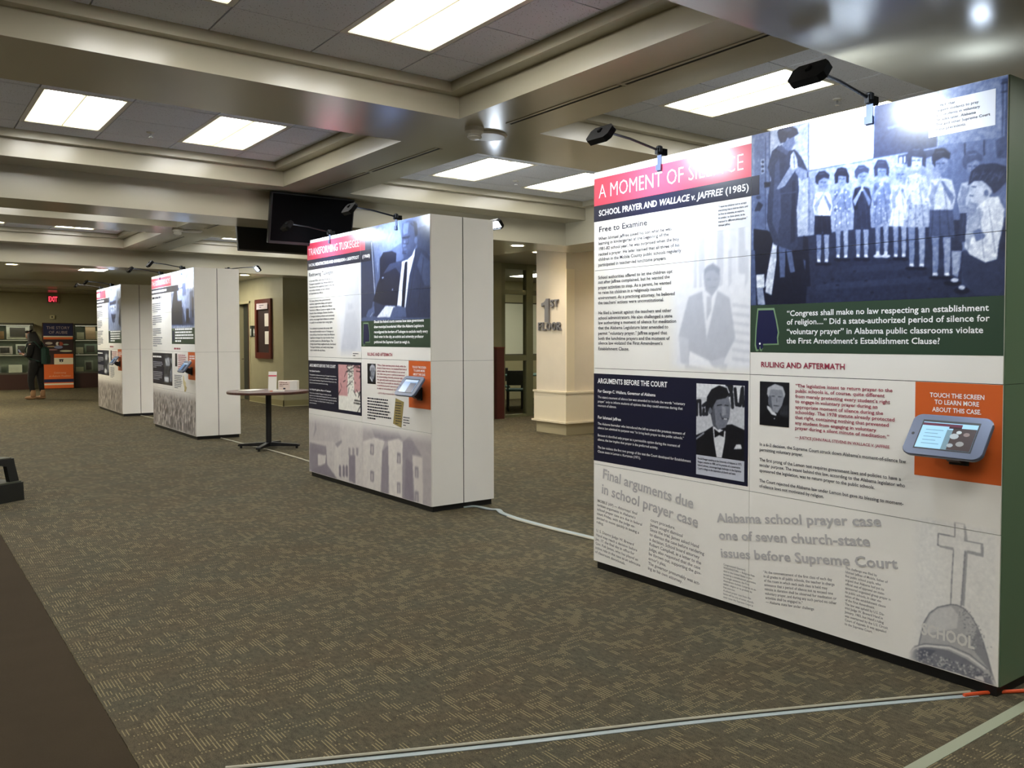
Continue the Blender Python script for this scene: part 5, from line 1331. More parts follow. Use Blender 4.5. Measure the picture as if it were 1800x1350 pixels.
p 0.8 2534 332 2532 330 2529 329 2528 331 2529 333 2532 334
p 0.3 2555 314 2554 312 2551 311 2549 312 2551 315 2554 316
p 0.8 2588 199 2587 196 2584 195 2582 197 2584 199 2587 200
p 0.45 2556 286 2554 283 2551 283 2550 284 2551 287 2554 287
p 0.8 2560 291 2558 288 2555 288 2554 289 2555 292 2558 292
p 0.3 2583 260 2582 257 2579 257 2578 258 2579 261 2582 261
p 0.45 2514 330 2512 328 2509 327 2508 329 2509 331 2512 332
p 0.45 2593 207 2591 204 2588 203 2587 205 2588 207 2591 208
p 0.3 2538 301 2537 298 2534 297 2532 299 2534 302 2537 302
p 0.3 2572 226 2570 223 2567 223 2566 224 2567 227 2570 227
p 0.8 2574 247 2573 244 2570 243 2568 245 2570 247 2572 248
p 0.8 2616 230 2614 227 2611 226 2610 228 2611 230 2614 231
p 0.3 2598 210 2597 207 2594 206 2593 208 2594 210 2597 211
p 0.8 2586 255 2585 253 2582 252 2580 254 2582 256 2584 257
p 0.45 2534 284 2533 281 2530 280 2528 282 2530 284 2533 285
p 0.45 2550 342 2548 340 2545 339 2544 341 2545 343 2548 344
p 0.3 2600 245 2599 243 2596 242 2594 244 2596 246 2599 247
p 0.8 2549 246 2547 244 2544 243 2543 245 2544 247 2547 248
p 0.8 2571 262 2569 260 2566 259 2565 261 2566 263 2569 264
p 0.3 2576 318 2574 315 2572 314 2570 316 2571 318 2574 319
p 0.8 2609 242 2608 240 2605 239 2603 241 2605 243 2608 244
p 0.45 2515 325 2513 322 2510 322 2509 323 2510 326 2513 326
p 0.8 2558 298 2556 296 2553 295 2552 297 2553 299 2556 300
p 0.8 2553 224 2551 222 2548 221 2547 223 2548 225 2551 226
p 0.45 2568 236 2567 233 2564 232 2562 234 2564 236 2567 237
p 0.45 2572 224 2571 221 2568 220 2566 222 2568 224 2571 225
p 0.45 2580 305 2579 303 2576 302 2574 304 2576 306 2579 307
p 0.45 2605 274 2603 272 2601 271 2599 272 2600 275 2603 276
p 0.45 2573 289 2572 287 2569 286 2567 288 2569 290 2572 291
p 0.45 2564 298 2563 296 2560 295 2558 297 2560 299 2563 300
p 0.3 2530 329 2528 327 2525 326 2524 328 2525 330 2528 331
p 0.8 2579 246 2578 243 2575 242 2573 244 2575 246 2578 247
p 0.3 2558 238 2556 235 2553 235 2552 236 2553 239 2556 239
p 0.8 2575 196 2573 194 2570 193 2569 195 2570 197 2573 198
p 0.3 2574 278 2572 275 2569 274 2568 276 2569 278 2572 279
p 0.45 2529 319 2528 317 2525 316 2523 318 2525 320 2528 321
p 0.3 2607 277 2606 274 2603 274 2601 275 2603 278 2606 278
p 0.45 2590 263 2589 261 2586 260 2584 262 2586 264 2589 265
p 0.45 2557 255 2556 253 2553 252 2551 253 2553 256 2556 257
p 0.45 2530 293 2528 291 2525 290 2524 292 2525 294 2528 295
p 0.8 2591 286 2590 284 2587 283 2585 284 2587 287 2590 288
p 0.8 2561 306 2559 304 2556 303 2555 305 2556 307 2559 308
p 0.8 2554 336 2552 333 2549 332 2548 334 2549 336 2552 337
p 0.3 2580 223 2579 221 2576 220 2575 222 2576 224 2579 225
p 0.8 2583 206 2582 204 2579 203 2577 205 2579 207 2581 208
p 0.8 2561 321 2560 319 2557 318 2555 320 2557 322 2560 323
p 0.8 2572 288 2571 286 2568 285 2566 287 2568 289 2571 290
p 0.45 2558 218 2557 215 2554 215 2552 216 2554 219 2557 219
p 0.45 2587 205 2585 203 2582 202 2581 204 2582 206 2585 207
p 0.45 2583 233 2582 231 2579 230 2577 232 2579 234 2582 235
p 0.3 2525 333 2524 330 2521 329 2519 331 2520 333 2523 334
p 0.8 2513 334 2511 331 2508 330 2507 332 2508 335 2511 335
p 0.3 2607 209 2605 206 2602 205 2601 207 2602 209 2605 210
p 0.45 2537 266 2536 263 2533 262 2531 264 2533 266 2536 267
p 0.45 2535 341 2534 339 2531 338 2529 340 2531 342 2534 343
p 0.45 2601 249 2599 247 2597 246 2595 248 2596 250 2599 251
p 0.45 2653 215 2652 213 2649 212 2648 214 2649 216 2652 217
p 0.3 2539 280 2538 278 2535 277 2533 279 2535 281 2538 282
p 0.3 2542 328 2540 325 2537 324 2536 326 2537 328 2540 329
p 0.45 2600 248 2598 246 2595 245 2594 247 2595 249 2598 250
p 0.8 2551 273 2549 271 2546 270 2545 272 2546 274 2549 275
p 0.3 2592 281 2591 279 2588 278 2586 280 2588 282 2591 283
p 0.3 2549 313 2547 310 2544 310 2543 311 2544 314 2547 314
p 0.3 2572 289 2570 286 2568 285 2566 287 2567 289 2570 290
p 0.8 2578 300 2577 298 2574 297 2573 299 2574 301 2577 302
p 0.8 2526 331 2524 329 2521 328 2520 330 2521 332 2524 333
p 0.8 2566 272 2564 270 2561 269 2560 271 2561 273 2564 274
p 0.3 2564 242 2562 240 2559 239 2558 240 2559 243 2562 244
p 0.45 2571 225 2570 223 2567 222 2565 224 2567 226 2570 227
p 0.3 2579 287 2578 284 2575 284 2573 285 2575 288 2578 288
p 0.8 2525 320 2523 318 2520 317 2519 318 2520 321 2523 322
p 0.45 2638 208 2636 206 2633 205 2632 206 2633 209 2636 209
p 0.3 2576 182 2575 180 2572 179 2570 181 2572 183 2575 184
p 0.45 2603 252 2602 249 2599 248 2597 250 2599 252 2602 253
p 0.3 2612 258 2611 256 2608 255 2606 256 2608 259 2611 260
p 0.45 2596 222 2595 220 2592 219 2591 220 2592 223 2595 224'''),
  'professor': ({'box': [1.332, 1.686, 2.684, 2.586], 'res': 0.0075, 'pal': 'navy', 'bg': 0.5, 'noise': 0.03}, '''
p 0.3 1359 2587 1573 2578 1644 2067 1616 1924 1532 1732 1344 1724
p 0.62 1571 2482 1757 2583 2108 2582 2178 2381 1727 2277 1698 2112
l 0.85 15 1570 2433 1629 1947
p 0.35 2436 2481 2701 2499 2699 2228 2457 2313
p 0.1 1736 2038 1740 2264 1805 2319 1982 2319 2068 2293 2054 2161 1853 2103
p 0.3 1684 2041 1930 2204 2176 2222 2479 2317 2612 2268 2698 2207 2693 1697 2217 1706 1586 1731 1629 1923
p 0.12 1750 2109 2054 2161 2150 2086 2074 1825 1798 1833 1588 1876
p 0.42 2523 2264 2677 2176 2696 1968 2587 1974 2455 2158
l 0.1 6 2433 2248 2301 1806
l 0.15 6 2567 2216 2473 1801
p 0.96 2176 2210 2247 2217 2422 2310 2410 2250 2316 2077 2242 1797 2074 1813 2100 1928
p 0.06 2235 2201 2282 2203 2269 2079 2218 1798 2159 1811 2197 2038
p 0.36 2179 2450 2192 2551 2299 2568 2448 2547 2470 2467 2445 2336 2364 2253 2271 2215 2212 2242 2178 2347
p 0.56 2199 2493 2216 2548 2310 2550 2286 2457 2215 2446
p 0.46 2213 2321 2272 2328 2283 2282 2236 2274
p 0.52 2214 2395 2245 2393 2254 2341 2197 2340
l 0.14 10 2183 2424 2325 2423
l 0.2 8 2189 2298 2267 2297
l 0.12 10 2345 2535 2458 2479
p 0.15 2391 2553 2459 2523 2469 2423 2424 2405
p 0.5 2462 2379 2459 2366 2451 2356 2440 2351 2428 2352 2417 2359 2410 2370 2407 2384 2410 2397 2418 2407 2429 2412 2441 2411 2452 2404 2459 2393
l 0.08 8 2190 2417 2308 2413
l 0.1 8 2189 2284 2260 2278
l 0.1 6 2202 2408 2206 2367 2296 2360 2308 2398
p 0.93 1665 1720 1849 1826 2049 1814 1949 1717
p 0.5 1936 1718 2000 1804 2098 1818 2242 1797 2253 1711
p 0.3 2242 1808 2607 1764 2683 1708 2253 1711
p 0.55 1436 1734 1492 1794 1614 1827 1626 1766 1559 1725
l 0.95 6 1532 1732 1586 1767
p 0.85 1776 2090 1827 2090 1788 2074
p 0.85 1965 1963 1997 1979 1997 1955'''),
  'map': ({'box': [0.79, 0.785, 1.3, 1.25], 'res': 0.007, 'pal': 'rgb', 'bg': [0.8, 0.6, 0.6], 'noise': 0.02}, '''
p 0.93/0.92/0.88 1012 1244 1144 1247 1179 780 1062 773 1006 949
p 0.93/0.92/0.88 1066 952 1368 1016 1364 773 1179 768
l 0.12/0.1/0.12 8 958 1089 910 1074
l 0.12/0.1/0.12 8 1166 1230 993 1182
l 0.12/0.1/0.12 8 971 1177 1147 1186
l 0.12/0.1/0.12 8 1273 1119 1321 1164
l 0.12/0.1/0.12 8 1167 1006 1174 976
l 0.12/0.1/0.12 8 1190 1231 1279 1221
l 0.12/0.1/0.12 8 994 1235 1124 1242
l 0.12/0.1/0.12 8 1211 1005 1283 956
l 0.12/0.1/0.12 8 1041 1020 1020 963
l 0.12/0.1/0.12 8 1297 1224 1172 1257
l 0.12/0.1/0.12 8 1339 1132 1382 1158
l 0.12/0.1/0.12 8 1102 1138 1049 1126
l 0.12/0.1/0.12 8 1140 995 1203 944
l 0.12/0.1/0.12 8 1281 977 1340 1022
l 0.12/0.1/0.12 8 1283 985 1419 983
l 0.12/0.1/0.12 8 1211 1190 1324 1184
l 0.12/0.1/0.12 8 986 1226 1110 1167
l 0.12/0.1/0.12 8 875 1013 843 1057
l 0.12/0.1/0.12 8 987 1026 1120 1090
l 0.12/0.1/0.12 8 1160 1235 1236 1258
l 0.12/0.1/0.12 8 1293 981 1294 918
l 0.12/0.1/0.12 8 999 1222 1036 1283
l 0.12/0.1/0.12 8 936 1127 977 1172
l 0.12/0.1/0.12 8 849 992 779 929
l 0.12/0.1/0.12 8 1304 1147 1291 1144
l 0.12/0.1/0.12 8 1173 1082 1193 1068
p 0.35/0.38/0.35 1156 1107 1152 1102 1143 1102 1139 1106 1143 1111 1152 1111
p 0.35/0.38/0.35 1081 1055 1077 1051 1068 1050 1063 1055 1068 1059 1077 1059
p 0.35/0.38/0.35 1054 1151 1050 1146 1041 1146 1036 1150 1041 1155 1050 1155
p 0.35/0.38/0.35 1162 1104 1157 1099 1149 1099 1144 1103 1149 1108 1157 1108
p 0.35/0.38/0.35 1101 1218 1097 1214 1088 1214 1084 1218 1088 1222 1097 1223
p 0.35/0.38/0.35 1079 1087 1075 1083 1066 1082 1062 1087 1066 1091 1075 1092
p 0.35/0.38/0.35 1021 1077 1016 1072 1007 1072 1003 1076 1007 1081 1016 1081
p 0.35/0.38/0.35 1113 1208 1109 1203 1100 1203 1096 1207 1100 1212 1109 1212
p 0.35/0.38/0.35 1111 1115 1106 1110 1098 1110 1093 1114 1098 1118 1107 1119
p 0.35/0.38/0.35 1119 1141 1115 1136 1106 1136 1101 1140 1106 1145 1115 1145
p 0.35/0.38/0.35 1121 1053 1117 1048 1108 1048 1104 1052 1108 1057 1117 1057
p 0.35/0.38/0.35 1023 1205 1019 1200 1010 1200 1005 1205 1010 1209 1019 1209
p 0.35/0.38/0.35 1116 1001 1111 996 1103 996 1098 1000 1103 1005 1112 1005
p 0.35/0.38/0.35 1056 1115 1051 1110 1042 1110 1038 1114 1042 1119 1051 1119
p 0.35/0.38/0.35 1106 1148 1102 1143 1093 1143 1089 1147 1093 1152 1102 1152
p 0.35/0.38/0.35 1073 1148 1068 1144 1059 1144 1055 1148 1060 1152 1069 1153
p 0.35/0.38/0.35 1072 1084 1068 1079 1059 1079 1055 1083 1059 1087 1068 1088
p 0.35/0.38/0.35 1063 1133 1059 1129 1050 1128 1045 1133 1050 1137 1059 1138
p 0.35/0.38/0.35 1134 1216 1129 1211 1121 1211 1116 1215 1121 1220 1130 1220
p 0.35/0.38/0.35 1101 1053 1097 1048 1088 1048 1084 1052 1088 1056 1097 1057
p 0.35/0.38/0.35 1065 1169 1061 1164 1052 1164 1048 1168 1052 1173 1061 1173
p 0.35/0.38/0.35 1138 1167 1133 1163 1124 1163 1120 1167 1125 1171 1133 1172
p 0.35/0.38/0.35 1046 1119 1042 1115 1033 1115 1028 1119 1033 1123 1042 1124
p 0.35/0.38/0.35 1123 1198 1118 1194 1110 1193 1105 1198 1110 1202 1118 1202
p 0.35/0.38/0.35 1067 1143 1062 1139 1053 1139 1049 1143 1053 1147 1062 1148
p 0.35/0.38/0.35 1141 1122 1137 1117 1128 1117 1124 1121 1128 1126 1137 1126
p 0.35/0.38/0.35 1145 1183 1141 1179 1132 1179 1128 1183 1132 1187 1141 1188
p 0.35/0.38/0.35 1067 1071 1063 1066 1054 1066 1050 1070 1054 1075 1063 1075
p 0.35/0.38/0.35 1149 1119 1144 1115 1135 1114 1131 1119 1136 1123 1144 1124
p 0.35/0.38/0.35 1053 1192 1049 1187 1040 1187 1035 1191 1040 1196 1049 1196
p 0.35/0.38/0.35 1098 1177 1093 1173 1084 1172 1080 1177 1085 1181 1093 1181
p 0.35/0.38/0.35 1136 1030 1131 1026 1122 1025 1118 1030 1122 1034 1131 1035
p 0.35/0.38/0.35 1046 1155 1042 1151 1033 1151 1029 1155 1033 1160 1042 1160
p 0.35/0.38/0.35 1136 1075 1132 1071 1123 1070 1119 1075 1123 1079 1132 1080
p 0.35/0.38/0.35 1138 1143 1133 1139 1124 1138 1120 1142 1124 1147 1133 1147
p 0.35/0.38/0.35 1038 1152 1034 1148 1025 1147 1020 1152 1025 1156 1034 1156
p 0.35/0.38/0.35 1136 1160 1132 1155 1123 1155 1119 1159 1123 1164 1132 1164
p 0.35/0.38/0.35 1070 1124 1065 1120 1056 1120 1052 1124 1057 1128 1065 1129
p 0.35/0.38/0.35 1081 1127 1076 1122 1067 1122 1063 1126 1067 1130 1076 1131
p 0.35/0.38/0.35 1155 1187 1151 1182 1142 1182 1138 1186 1142 1191 1151 1191
p 0.93/0.92/0.88 793 932 1059 935 1056 779 790 788
l 0.1/0.1/0.1 12 1254 936 1283 988 1325 940
l 0.1/0.1/0.1 12 1167 900 1338 897
l 0.1/0.1/0.1 12 1152 874 1310 870
l 0.1/0.1/0.1 8 1223 783 1295 850 1337 809'''),
  'campus': ({'box': [0.004, 0.055, 2.682, 0.69], 'res': 0.012, 'pal': 'mauve', 'bg': 0.84, 'noise': 0.02}, '''
p 0.78 -4 746 851 759 783 440 -13 395
p 0.72 1349 691 2323 694 2683 679 2677 50 1338 51
p 0.86 862 499 880 657 942 713 1293 737 1324 539 1315 49 838 78
p 0.9 689 391 845 458 838 78 651 95
p 0.6 689 418 861 473 861 447 751 384
p 0.9 1346 504 1621 559 1830 559 1764 457 1719 41 1338 51
p 0.6 1541 644 2083 652 2155 600 1830 547 1621 559
p 0.55 1764 445 1907 530 1903 304 1874 38 1732 42
p 0.92 1882 552 2082 593 2167 566 2148 41 1900 42
p 0.58 2167 566 2298 635 2504 485 2544 64 2315 42 2148 53
p 0.9 2343 468 2526 465 2533 40 2385 41
p 0.5 2225 422 2342 400 2362 49 2196 48
p 0.92 246 349 463 356 461 275 227 265
p 0.55 22 370 463 370 491 143 683 99 15 75
p 0.9 244 267 461 275 426 163 241 142
p 0.6 184 634 216 526 128 435 165 535
p 0.6 1017 409 1064 408 1063 330 1015 332
p 0.6 1106 418 1153 416 1151 340 1104 341
p 0.6 1193 426 1239 424 1238 349 1192 350
p 0.45 783 97 781 190 810 216 837 196 835 84
p 0.45 869 108 868 199 896 226 923 205 921 95
p 0.45 942 117 941 208 969 234 995 214 993 103
p 0.55 1514 494 1590 494 1589 391 1513 390
p 0.85 1541 472 1563 472 1562 400 1540 401
p 0.55 1510 235 1586 236 1585 133 1509 131
p 0.85 1537 213 1559 213 1558 142 1536 142
p 0.55 2058 462 2127 462 2125 364 2057 364
p 0.85 2082 441 2102 441 2101 373 2082 374
p 0.55 2391 371 2455 372 2454 277 2390 276
p 0.85 2414 351 2432 351 2431 285 2413 285
p 0.55 2388 155 2453 157 2452 62 2387 59
p 0.85 2411 135 2430 135 2429 70 2410 69
p 0.55 2055 192 2123 194 2122 96 2053 93
p 0.85 2079 172 2099 172 2098 104 2078 104
p 0.5 32 63 459 194 744 53 357 32
p 0.5 1024 333 1172 348 1167 67 1020 74'''),
  'faint_figure': ({'box': [0.74, 1.318, 1.325, 2.25], 'res': 0.015, 'pal': 'pale', 'bg': 0.93, 'noise': 0.01}, '''
p 0.86 939 2104 1090 2247 1291 2209 1318 1363 832 1331 961 1718
p 0.8 1024 1870 1141 1866 1155 1803 1037 1806
p 0.82 962 1770 1198 1789 1308 1588 1190 1362 863 1345'''),
  'soldiers': ({'box': [1.332, 1.69, 2.684, 2.586], 'res': 0.014, 'pal': 'navy', 'bg': 0.75, 'noise': 0.06}, '''
p 0.97 1371 2559 2676 2596 2659 2276 1352 2248
p 0.35 1338 2002 2645 2007 2630 1727 1322 1744
p 0.15 1384 2045 1529 2285 1699 2277 1795 1749 1367 1755
p 0.1 1604 2105 1981 2114 2002 1746 1626 1751
p 0.8 1698 2255 1826 2293 1860 2161 1734 2144
p 0.7 2112 2280 2391 2289 2445 1845 2166 1787 2055 1982
p 0.5 1996 2372 2198 2383 2228 2190 2026 2177
p 0.45 2426 2224 2619 2237 2632 1758 2440 1761
p 0.1 2216 1978 2374 1973 2386 1762 2205 1765
p 0.85 2263 2401 2346 2481 2475 2411 2429 2287
p 0.12 2537 2136 2651 2132 2636 1841 2560 1843
l 0.1 15 1354 2281 2033 2306
l 0.5 10 1754 2493 1800 2578
p 0.6 2125 2515 2442 2517 2199 2404'''),
  'crowd': ({'box': [0.004, 0.055, 2.682, 0.69], 'res': 0.014, 'pal': 'taupe', 'bg': 0.66, 'noise': 0.05, 'crowd': True}, '''
'''),
  'figures': ({'box': [0.8, 0.77, 1.3, 1.266], 'res': 0.014, 'pal': 'mono', 'bg': 0.12, 'noise': 0.1}, '''
p 0.25 841 1266 1116 1270 1179 828 813 814
p 0.75 882 1186 1157 1213 1194 1078 922 1072
p 0.6 1189 987 1374 1127 1409 825 1179 828
p 0.9 818 895 1093 893 1089 813 813 814
p 0.8 1201 1191 1335 1205 1285 1103'''),
  'champagne_glass': ({'box': [1.332, 1.69, 2.684, 2.586], 'res': 0.018, 'pal': 'navy', 'bg': 0.72, 'noise': 0.04}, '''
p 0.9 1438 2584 2636 2581 2675 2241 2446 2331 1444 2312
l 0.25 30 1460 2483 1608 2107 1782 1877 2004 1873 2195 2064 2343 2445
p 0.75 1541 2366 2364 2362 2221 2036 1858 1890 1605 2079
p 0.2 1501 2267 2215 2285 2180 2217 1525 2201
p 0.25 1690 2020 2161 2009 1932 1889 1784 1891
l 0.2 20 1857 1876 1875 1757
p 0.15 2326 2253 2682 2322 2633 1754 2403 1839 2520 2056
p 0.6 2268 2242 2546 2191 2422 2058 2254 2076
p 0.9 1525 2195 2236 2201 2212 2091 1605 2079
l 0.2 20 1607 2093 1613 2159 1701 2133
l 0.2 20 1787 2091 1794 2165 1908 2113
l 0.2 20 2023 2091 2030 2166 2145 2149'''),
  'crowd_far': ({'box': [0.004, 0.055, 2.682, 0.69], 'res': 0.018, 'pal': 'taupe', 'bg': 0.6, 'noise': 0.05, 'crowd': True}, '''
'''),
}
for k, name, label in ((0, 'classroom', 'blue-tinted school classroom photograph'), (0, 'seated_man', 'faint photograph of a standing man in a suit'), (0, 'speaker', 'black and white photograph of a man in a bow tie'), (0, 'judge', 'small dark portrait photograph'), (0, 'bell', 'drawing of a cross standing on a school bell'),
        (1, 'professor', 'blue-tinted photograph of a man in a suit at a desk'), (1, 'map', 'pink and black street map'), (1, 'campus', 'faded photograph of campus buildings'), (1, 'faint_figure', None), (1, 'judge', None), (2, 'soldiers', 'photograph of standing figures'), (2, 'crowd', 'faded photograph of a crowd'), (2, 'figures', None),
        (3, 'champagne_glass', 'photograph with a tall pointed shape'), (3, 'crowd_far', 'faded photograph of a crowd'), (3, 'figures', None)):
    spec, ops = ART[name]; spec = dict(spec)
    if k == 1 and name == 'judge':
        ops = '\n'.join(' '.join(t.split()[:3 if t[0] == 'l' else 2] + [str(int(v) + (66 if i % 2 == 0 else -7)) for i, v in enumerate(t.split()[3 if t[0] == 'l' else 2:])]) for t in ops.strip().split('\n'))
        spec['box'] = [1.461, 1.078, 1.637, 1.274]; spec['res'] = .007
    if name == 'figures' and k == 3: spec['res'] = .02
    spec['fade'] = {'seated_man': (.10, .05, 0, .10), 'bell': (.06, 0, .03, .02), 'campus': (0, 0, 0, .10), 'crowd': (0, 0, 0, .14), 'crowd_far': (0, 0, 0, .14), 'faint_figure': (.12, .1, 0, .05)}.get(name)
    picture('photograph_print', spec, ops, K[k][1], label, off=.0007 if name in ('campus', 'crowd', 'crowd_far', 'faint_figure', 'seated_man') else .0009 if name in ('professor', 'soldiers', 'champagne_glass', 'classroom') else .0016)

# ------------------------------------------------------------------ clip-on lamps
LBK = mat('lamp_black', (8, 8, 9), .55, spec=.2)
LLENS = mat('lamp_lens', (240, 248, 255), .4, emit=60, ecol=(225, 238, 255))
def clip_lamp(k, s, label, back=False, watts=LAMP_W):
    kt = K[k][0]; th = kt.rotation_euler.z; M = Matrix.Rotation(th, 3, 'Z'); y = KD if back else 0
    p = Vector(kt.location) + M @ Vector((s, y, KH))
    t = thing('display_lamp', label, 'lamp', p, th + (pi if back else 0), 'black clip-on lamps on the display walls')
    MB().box(-.018, .018, -.006, -.0025, -.085, .012).box(-.022, .022, -.016, -.0065, -.08, -.045).build('clamp', mat('clamp_metal', (84, 94, 118), .35, metal=.5), t)
    MB().box(-.012, .012, -.03, .05, .014, .052).lathe([(.02, .0), (.02, .03), (.012, .036)], (0, -.005, .03), 12).build('joint', LBK, t)
    MB().tube([(0, .03, .04), (0, .055, .02), (0, .05, -.002)], .005, 6).build('cable', LBK, t)
    MB().tube([(0, -.02, .04), (0, -.24, .075), (0, -.42, .088)], .0075, 8).build('arm', LBK, t)
    # head: shallow tray, lens facing the panel and down
    n = Vector((0, .80, -.60)).normalized(); u = Vector((1, 0, 0)); w = n.cross(u); c = Vector((0, -.455, .066))
    O8 = [(-.095, -.03), (-.07, -.052), (.07, -.052), (.095, -.03), (.095, .03), (.07, .052), (-.07, .052), (-.095, .03)]; b = MB(); b.prism(O8, -.018, .004, 'z')
    I8 = [(x * .93, y * .88) for x, y in O8]
    b.add([(x, y, z_) for z_ in (.004, .018) for q_ in (O8, I8) for x, y in q_], [f for i in range(8) for j in ((i + 1) % 8,) for f in ((i, j, 16 + j, 16 + i), (8 + j, 8 + i, 24 + i, 24 + j), (16 + i, 16 + j, 24 + j, 24 + i))])
    R = Matrix((u, w, n)).transposed().to_4x4(); R.translation = c
    b.xf(R).build('head', LBK, t)
    MB().quad((-.075, -.034, .0045), (.075, -.034, .0045), (.075, .034, .0045), (-.075, .034, .0045)).xf(R).build('lens', LLENS, t)
    MB().tube([c - n * .02, c - n * .02 + Vector((0, .02, .02))], .012, 8).build('knuckle', LBK, t)
    L = bpy.data.lights.new('lamp_beam', 'AREA'); L.shape = 'RECTANGLE'; L.size = .15; L.size_y = .06; L.energy = watts; L.color = (.80, .90, 1.0); L.spread = math.radians(150)
    lo = bpy.data.objects.new('lamp_beam', L); COL.objects.link(lo); lo.parent = t
    Q = Matrix((u, -w, -n)).transposed().to_4x4(); Q.translation = c + n * .019; lo.matrix_local = Q
    return t
for k, s, lb in ((0, .623, 'black clip-on lamp left on the nearest display, above the red title'), (0, 2.041, 'black clip-on lamp right on the nearest display, highest in the photo'),
                 (1, .609, 'black clip-on lamp in front of the televisions, left on the second display'), (1, 2.076, 'black clip-on lamp right on the second display, above the seated man'),
                 (2, .619, 'black clip-on lamp left on the third display'), (2, 1.994, 'black clip-on lamp right on the third display, against the beige beam'),
                 (3, .482, 'black clip-on lamp left on the furthest display'), (3, 1.713, 'black clip-on lamp right on the furthest display')):
    clip_lamp(k, s, lb)
clip_lamp(1, 2.05, 'lit clip-on lamp on the back of the second display, bulb glaring', back=True)
clip_lamp(2, 2.15, 'lit clip-on lamp on the back of the third display, bulb glaring', back=True)
# added lamp, out of sight on the first wall, makes the beam's bright spot
t = thing('display_lamp', 'added unseen lamp on top of the nearest display shining up at the beam', 'lamp', (3.80, 1.93, KH), 0, 'black clip-on lamps on the display walls')
MB().prism([(-.07, -.04), (-.05, -.055), (.05, -.055), (.07, -.04), (.07, .04), (.05, .055), (-.05, .055), (-.07, .04)], -.003, .026, 'z').build('head', LBK, t)
MB().quad((-.05, -.035, .0265), (.05, -.035, .0265), (.05, .035, .0265), (-.05, .035, .0265)).build('lens', mat('added_uplight_lens', (240, 248, 255), .4, emit=17, ecol=(215, 232, 255)), t)

# ------------------------------------------------------------------ tablets on brackets
BEZ = mat('tablet_bezel', (92, 100, 120), .35, metal=.3)
def tablet(k, s, z, label, dark):
    kt = K[k][0]; th = kt.rotation_euler.z; M = Matrix.Rotation(th, 3, 'Z')
    t = thing('tablet_holder', label, 'tablet', Vector(kt.location) + M @ Vector((s, 0, z)), th, 'tablets mounted on the display walls')
    MB().cbox(-.045, .045, -.014, -.001, -.065, .055, .006).build('wall_plate', BLACK, t)
    MB().prism([(-.012, -.05), (-.012, .03), (-.075, .045), (-.11, .02), (-.09, -.02), (-.045, -.05)], -.03, .03, 'x').build('bracket', BLACK, t)
    n = Vector((0, -.803, .595)); u = Vector((1, 0, 0)); v = Vector((0, .595, .803)); R = Matrix((u, v, n)).transposed().to_4x4(); R.translation = Vector((0, -.105, .062))
    def outl(w, h, r, bow):
        pts = []
        for cx, cy, a0 in ((1, 1, 0), (-1, 1, 90), (-1, -1, 180), (1, -1, 270)):
            for j in range(5):
                a = math.radians(a0 + j * 22.5); pts.append((cx * (w - r) + r * cos(a), cy * (h - r) + r * sin(a)))
        return [(x + (bow * (1 - (y / h) ** 2) * (1 if x > 0 else -1)), y) for x, y in pts]
    o = outl(.170, .103, .03, .016); i = [(x * .985, y * .975) for x, y in o]; nn = len(o)
    b = MB(); V = [(x, y, -.012) for x, y in i] + [(x, y, .004) for x, y in o] + [(x, y, .009) for x, y in i]
    b.add(V, [tuple(range(nn - 1, -1, -1)), tuple(range(2 * nn, 3 * nn))] + [(q * nn + a, q * nn + (a + 1) % nn, (q + 1) * nn + (a + 1) % nn, (q + 1) * nn + a) for q in (0, 1) for a in range(nn)])
    b.xf(R).build('enclosure', BEZ, t)
    MB().box(-.128, .128, -.073, .073, .0091, .0098).xf(R).build('screen_border', BLACK, t)
    scr = MB().box(-.122, .122, -.067, .062, .0099, .0104).xf(R).build('screen', mat('tablet_screen' + ('_dim' if dark else ''), (150, 190, 215) if not dark else (90, 120, 165), .2, emit=.22 if not dark else .12, ecol=(140, 190, 225)), t)
    def pq(name, rgb, x0, x1, y0, y1, zz=.0107): MB().quad((x0, y0, zz), (x1, y0, zz), (x1, y1, zz), (x0, y1, zz)).xf(R).build(name, mat('scr_' + name + str(rgb[0]), rgb, .25), scr)
    if not dark:
        pq('title_strip', (96, 40, 62), -.122, .055, .045, .058); pq('title_strip', (60, 26, 40), .0, .055, .036, .045)
        pq('picture', (70, 58, 58), .02, .122, -.067, .04); pq('picture', (120, 150, 165), -.005, .02, -.067, .03)
        for x, y, a, c in ((.035, -.0, .02, (176, 186, 192)), (.07, -.035, .018, (150, 150, 150)), (.05, .02, .012, (190, 200, 205)), (.085, .012, .014, (130, 112, 110)), (.03, -.045, .014, (160, 170, 178))): 
            MB().add([(x + a * cos(q), y + a * .7 * sin(q), .0109) for q in np.linspace(0, 2 * pi, 11)[:-1]], [tuple(range(10))]).xf(R).build('picture_spot', mat('scr_sp%d' % c[0], c, .3), scr)
        for j in range(5):
            MB().quad((-.10, .022 - j * .017, .0107), (-.02 - (j % 2) * .02, .022 - j * .017, .0107), (-.02 - (j % 2) * .02, .025 - j * .017, .0107), (-.10, .025 - j * .017, .0107)).xf(R).build('text_line', mat('scr_line', (96, 136, 160), .3), scr)
    else: pq('title_strip', (180, 200, 220), -.112, .112, .04, .06); pq('picture', (44, 56, 84), .0, .112, -.067, .03)
    MB().lathe([(.007, .0095), (.006, .0100), (0, .0101)], (-.153, 0, 0), 12).xf(R).build('home_button', BLACK, t)
tablet(0, 2.500, 1.03, 'grey framed tablet with lit page, mounted on the nearest display', False)
tablet(1, 2.497, 1.035, 'grey framed tablet on the second display above the tan document', True)
tablet(2, 2.490, 1.035, 'grey framed tablet on the third display above the cream papers', True)
tablet(3, 2.490, 1.035, 'grey framed tablet with pale screen on the furthest display', True)

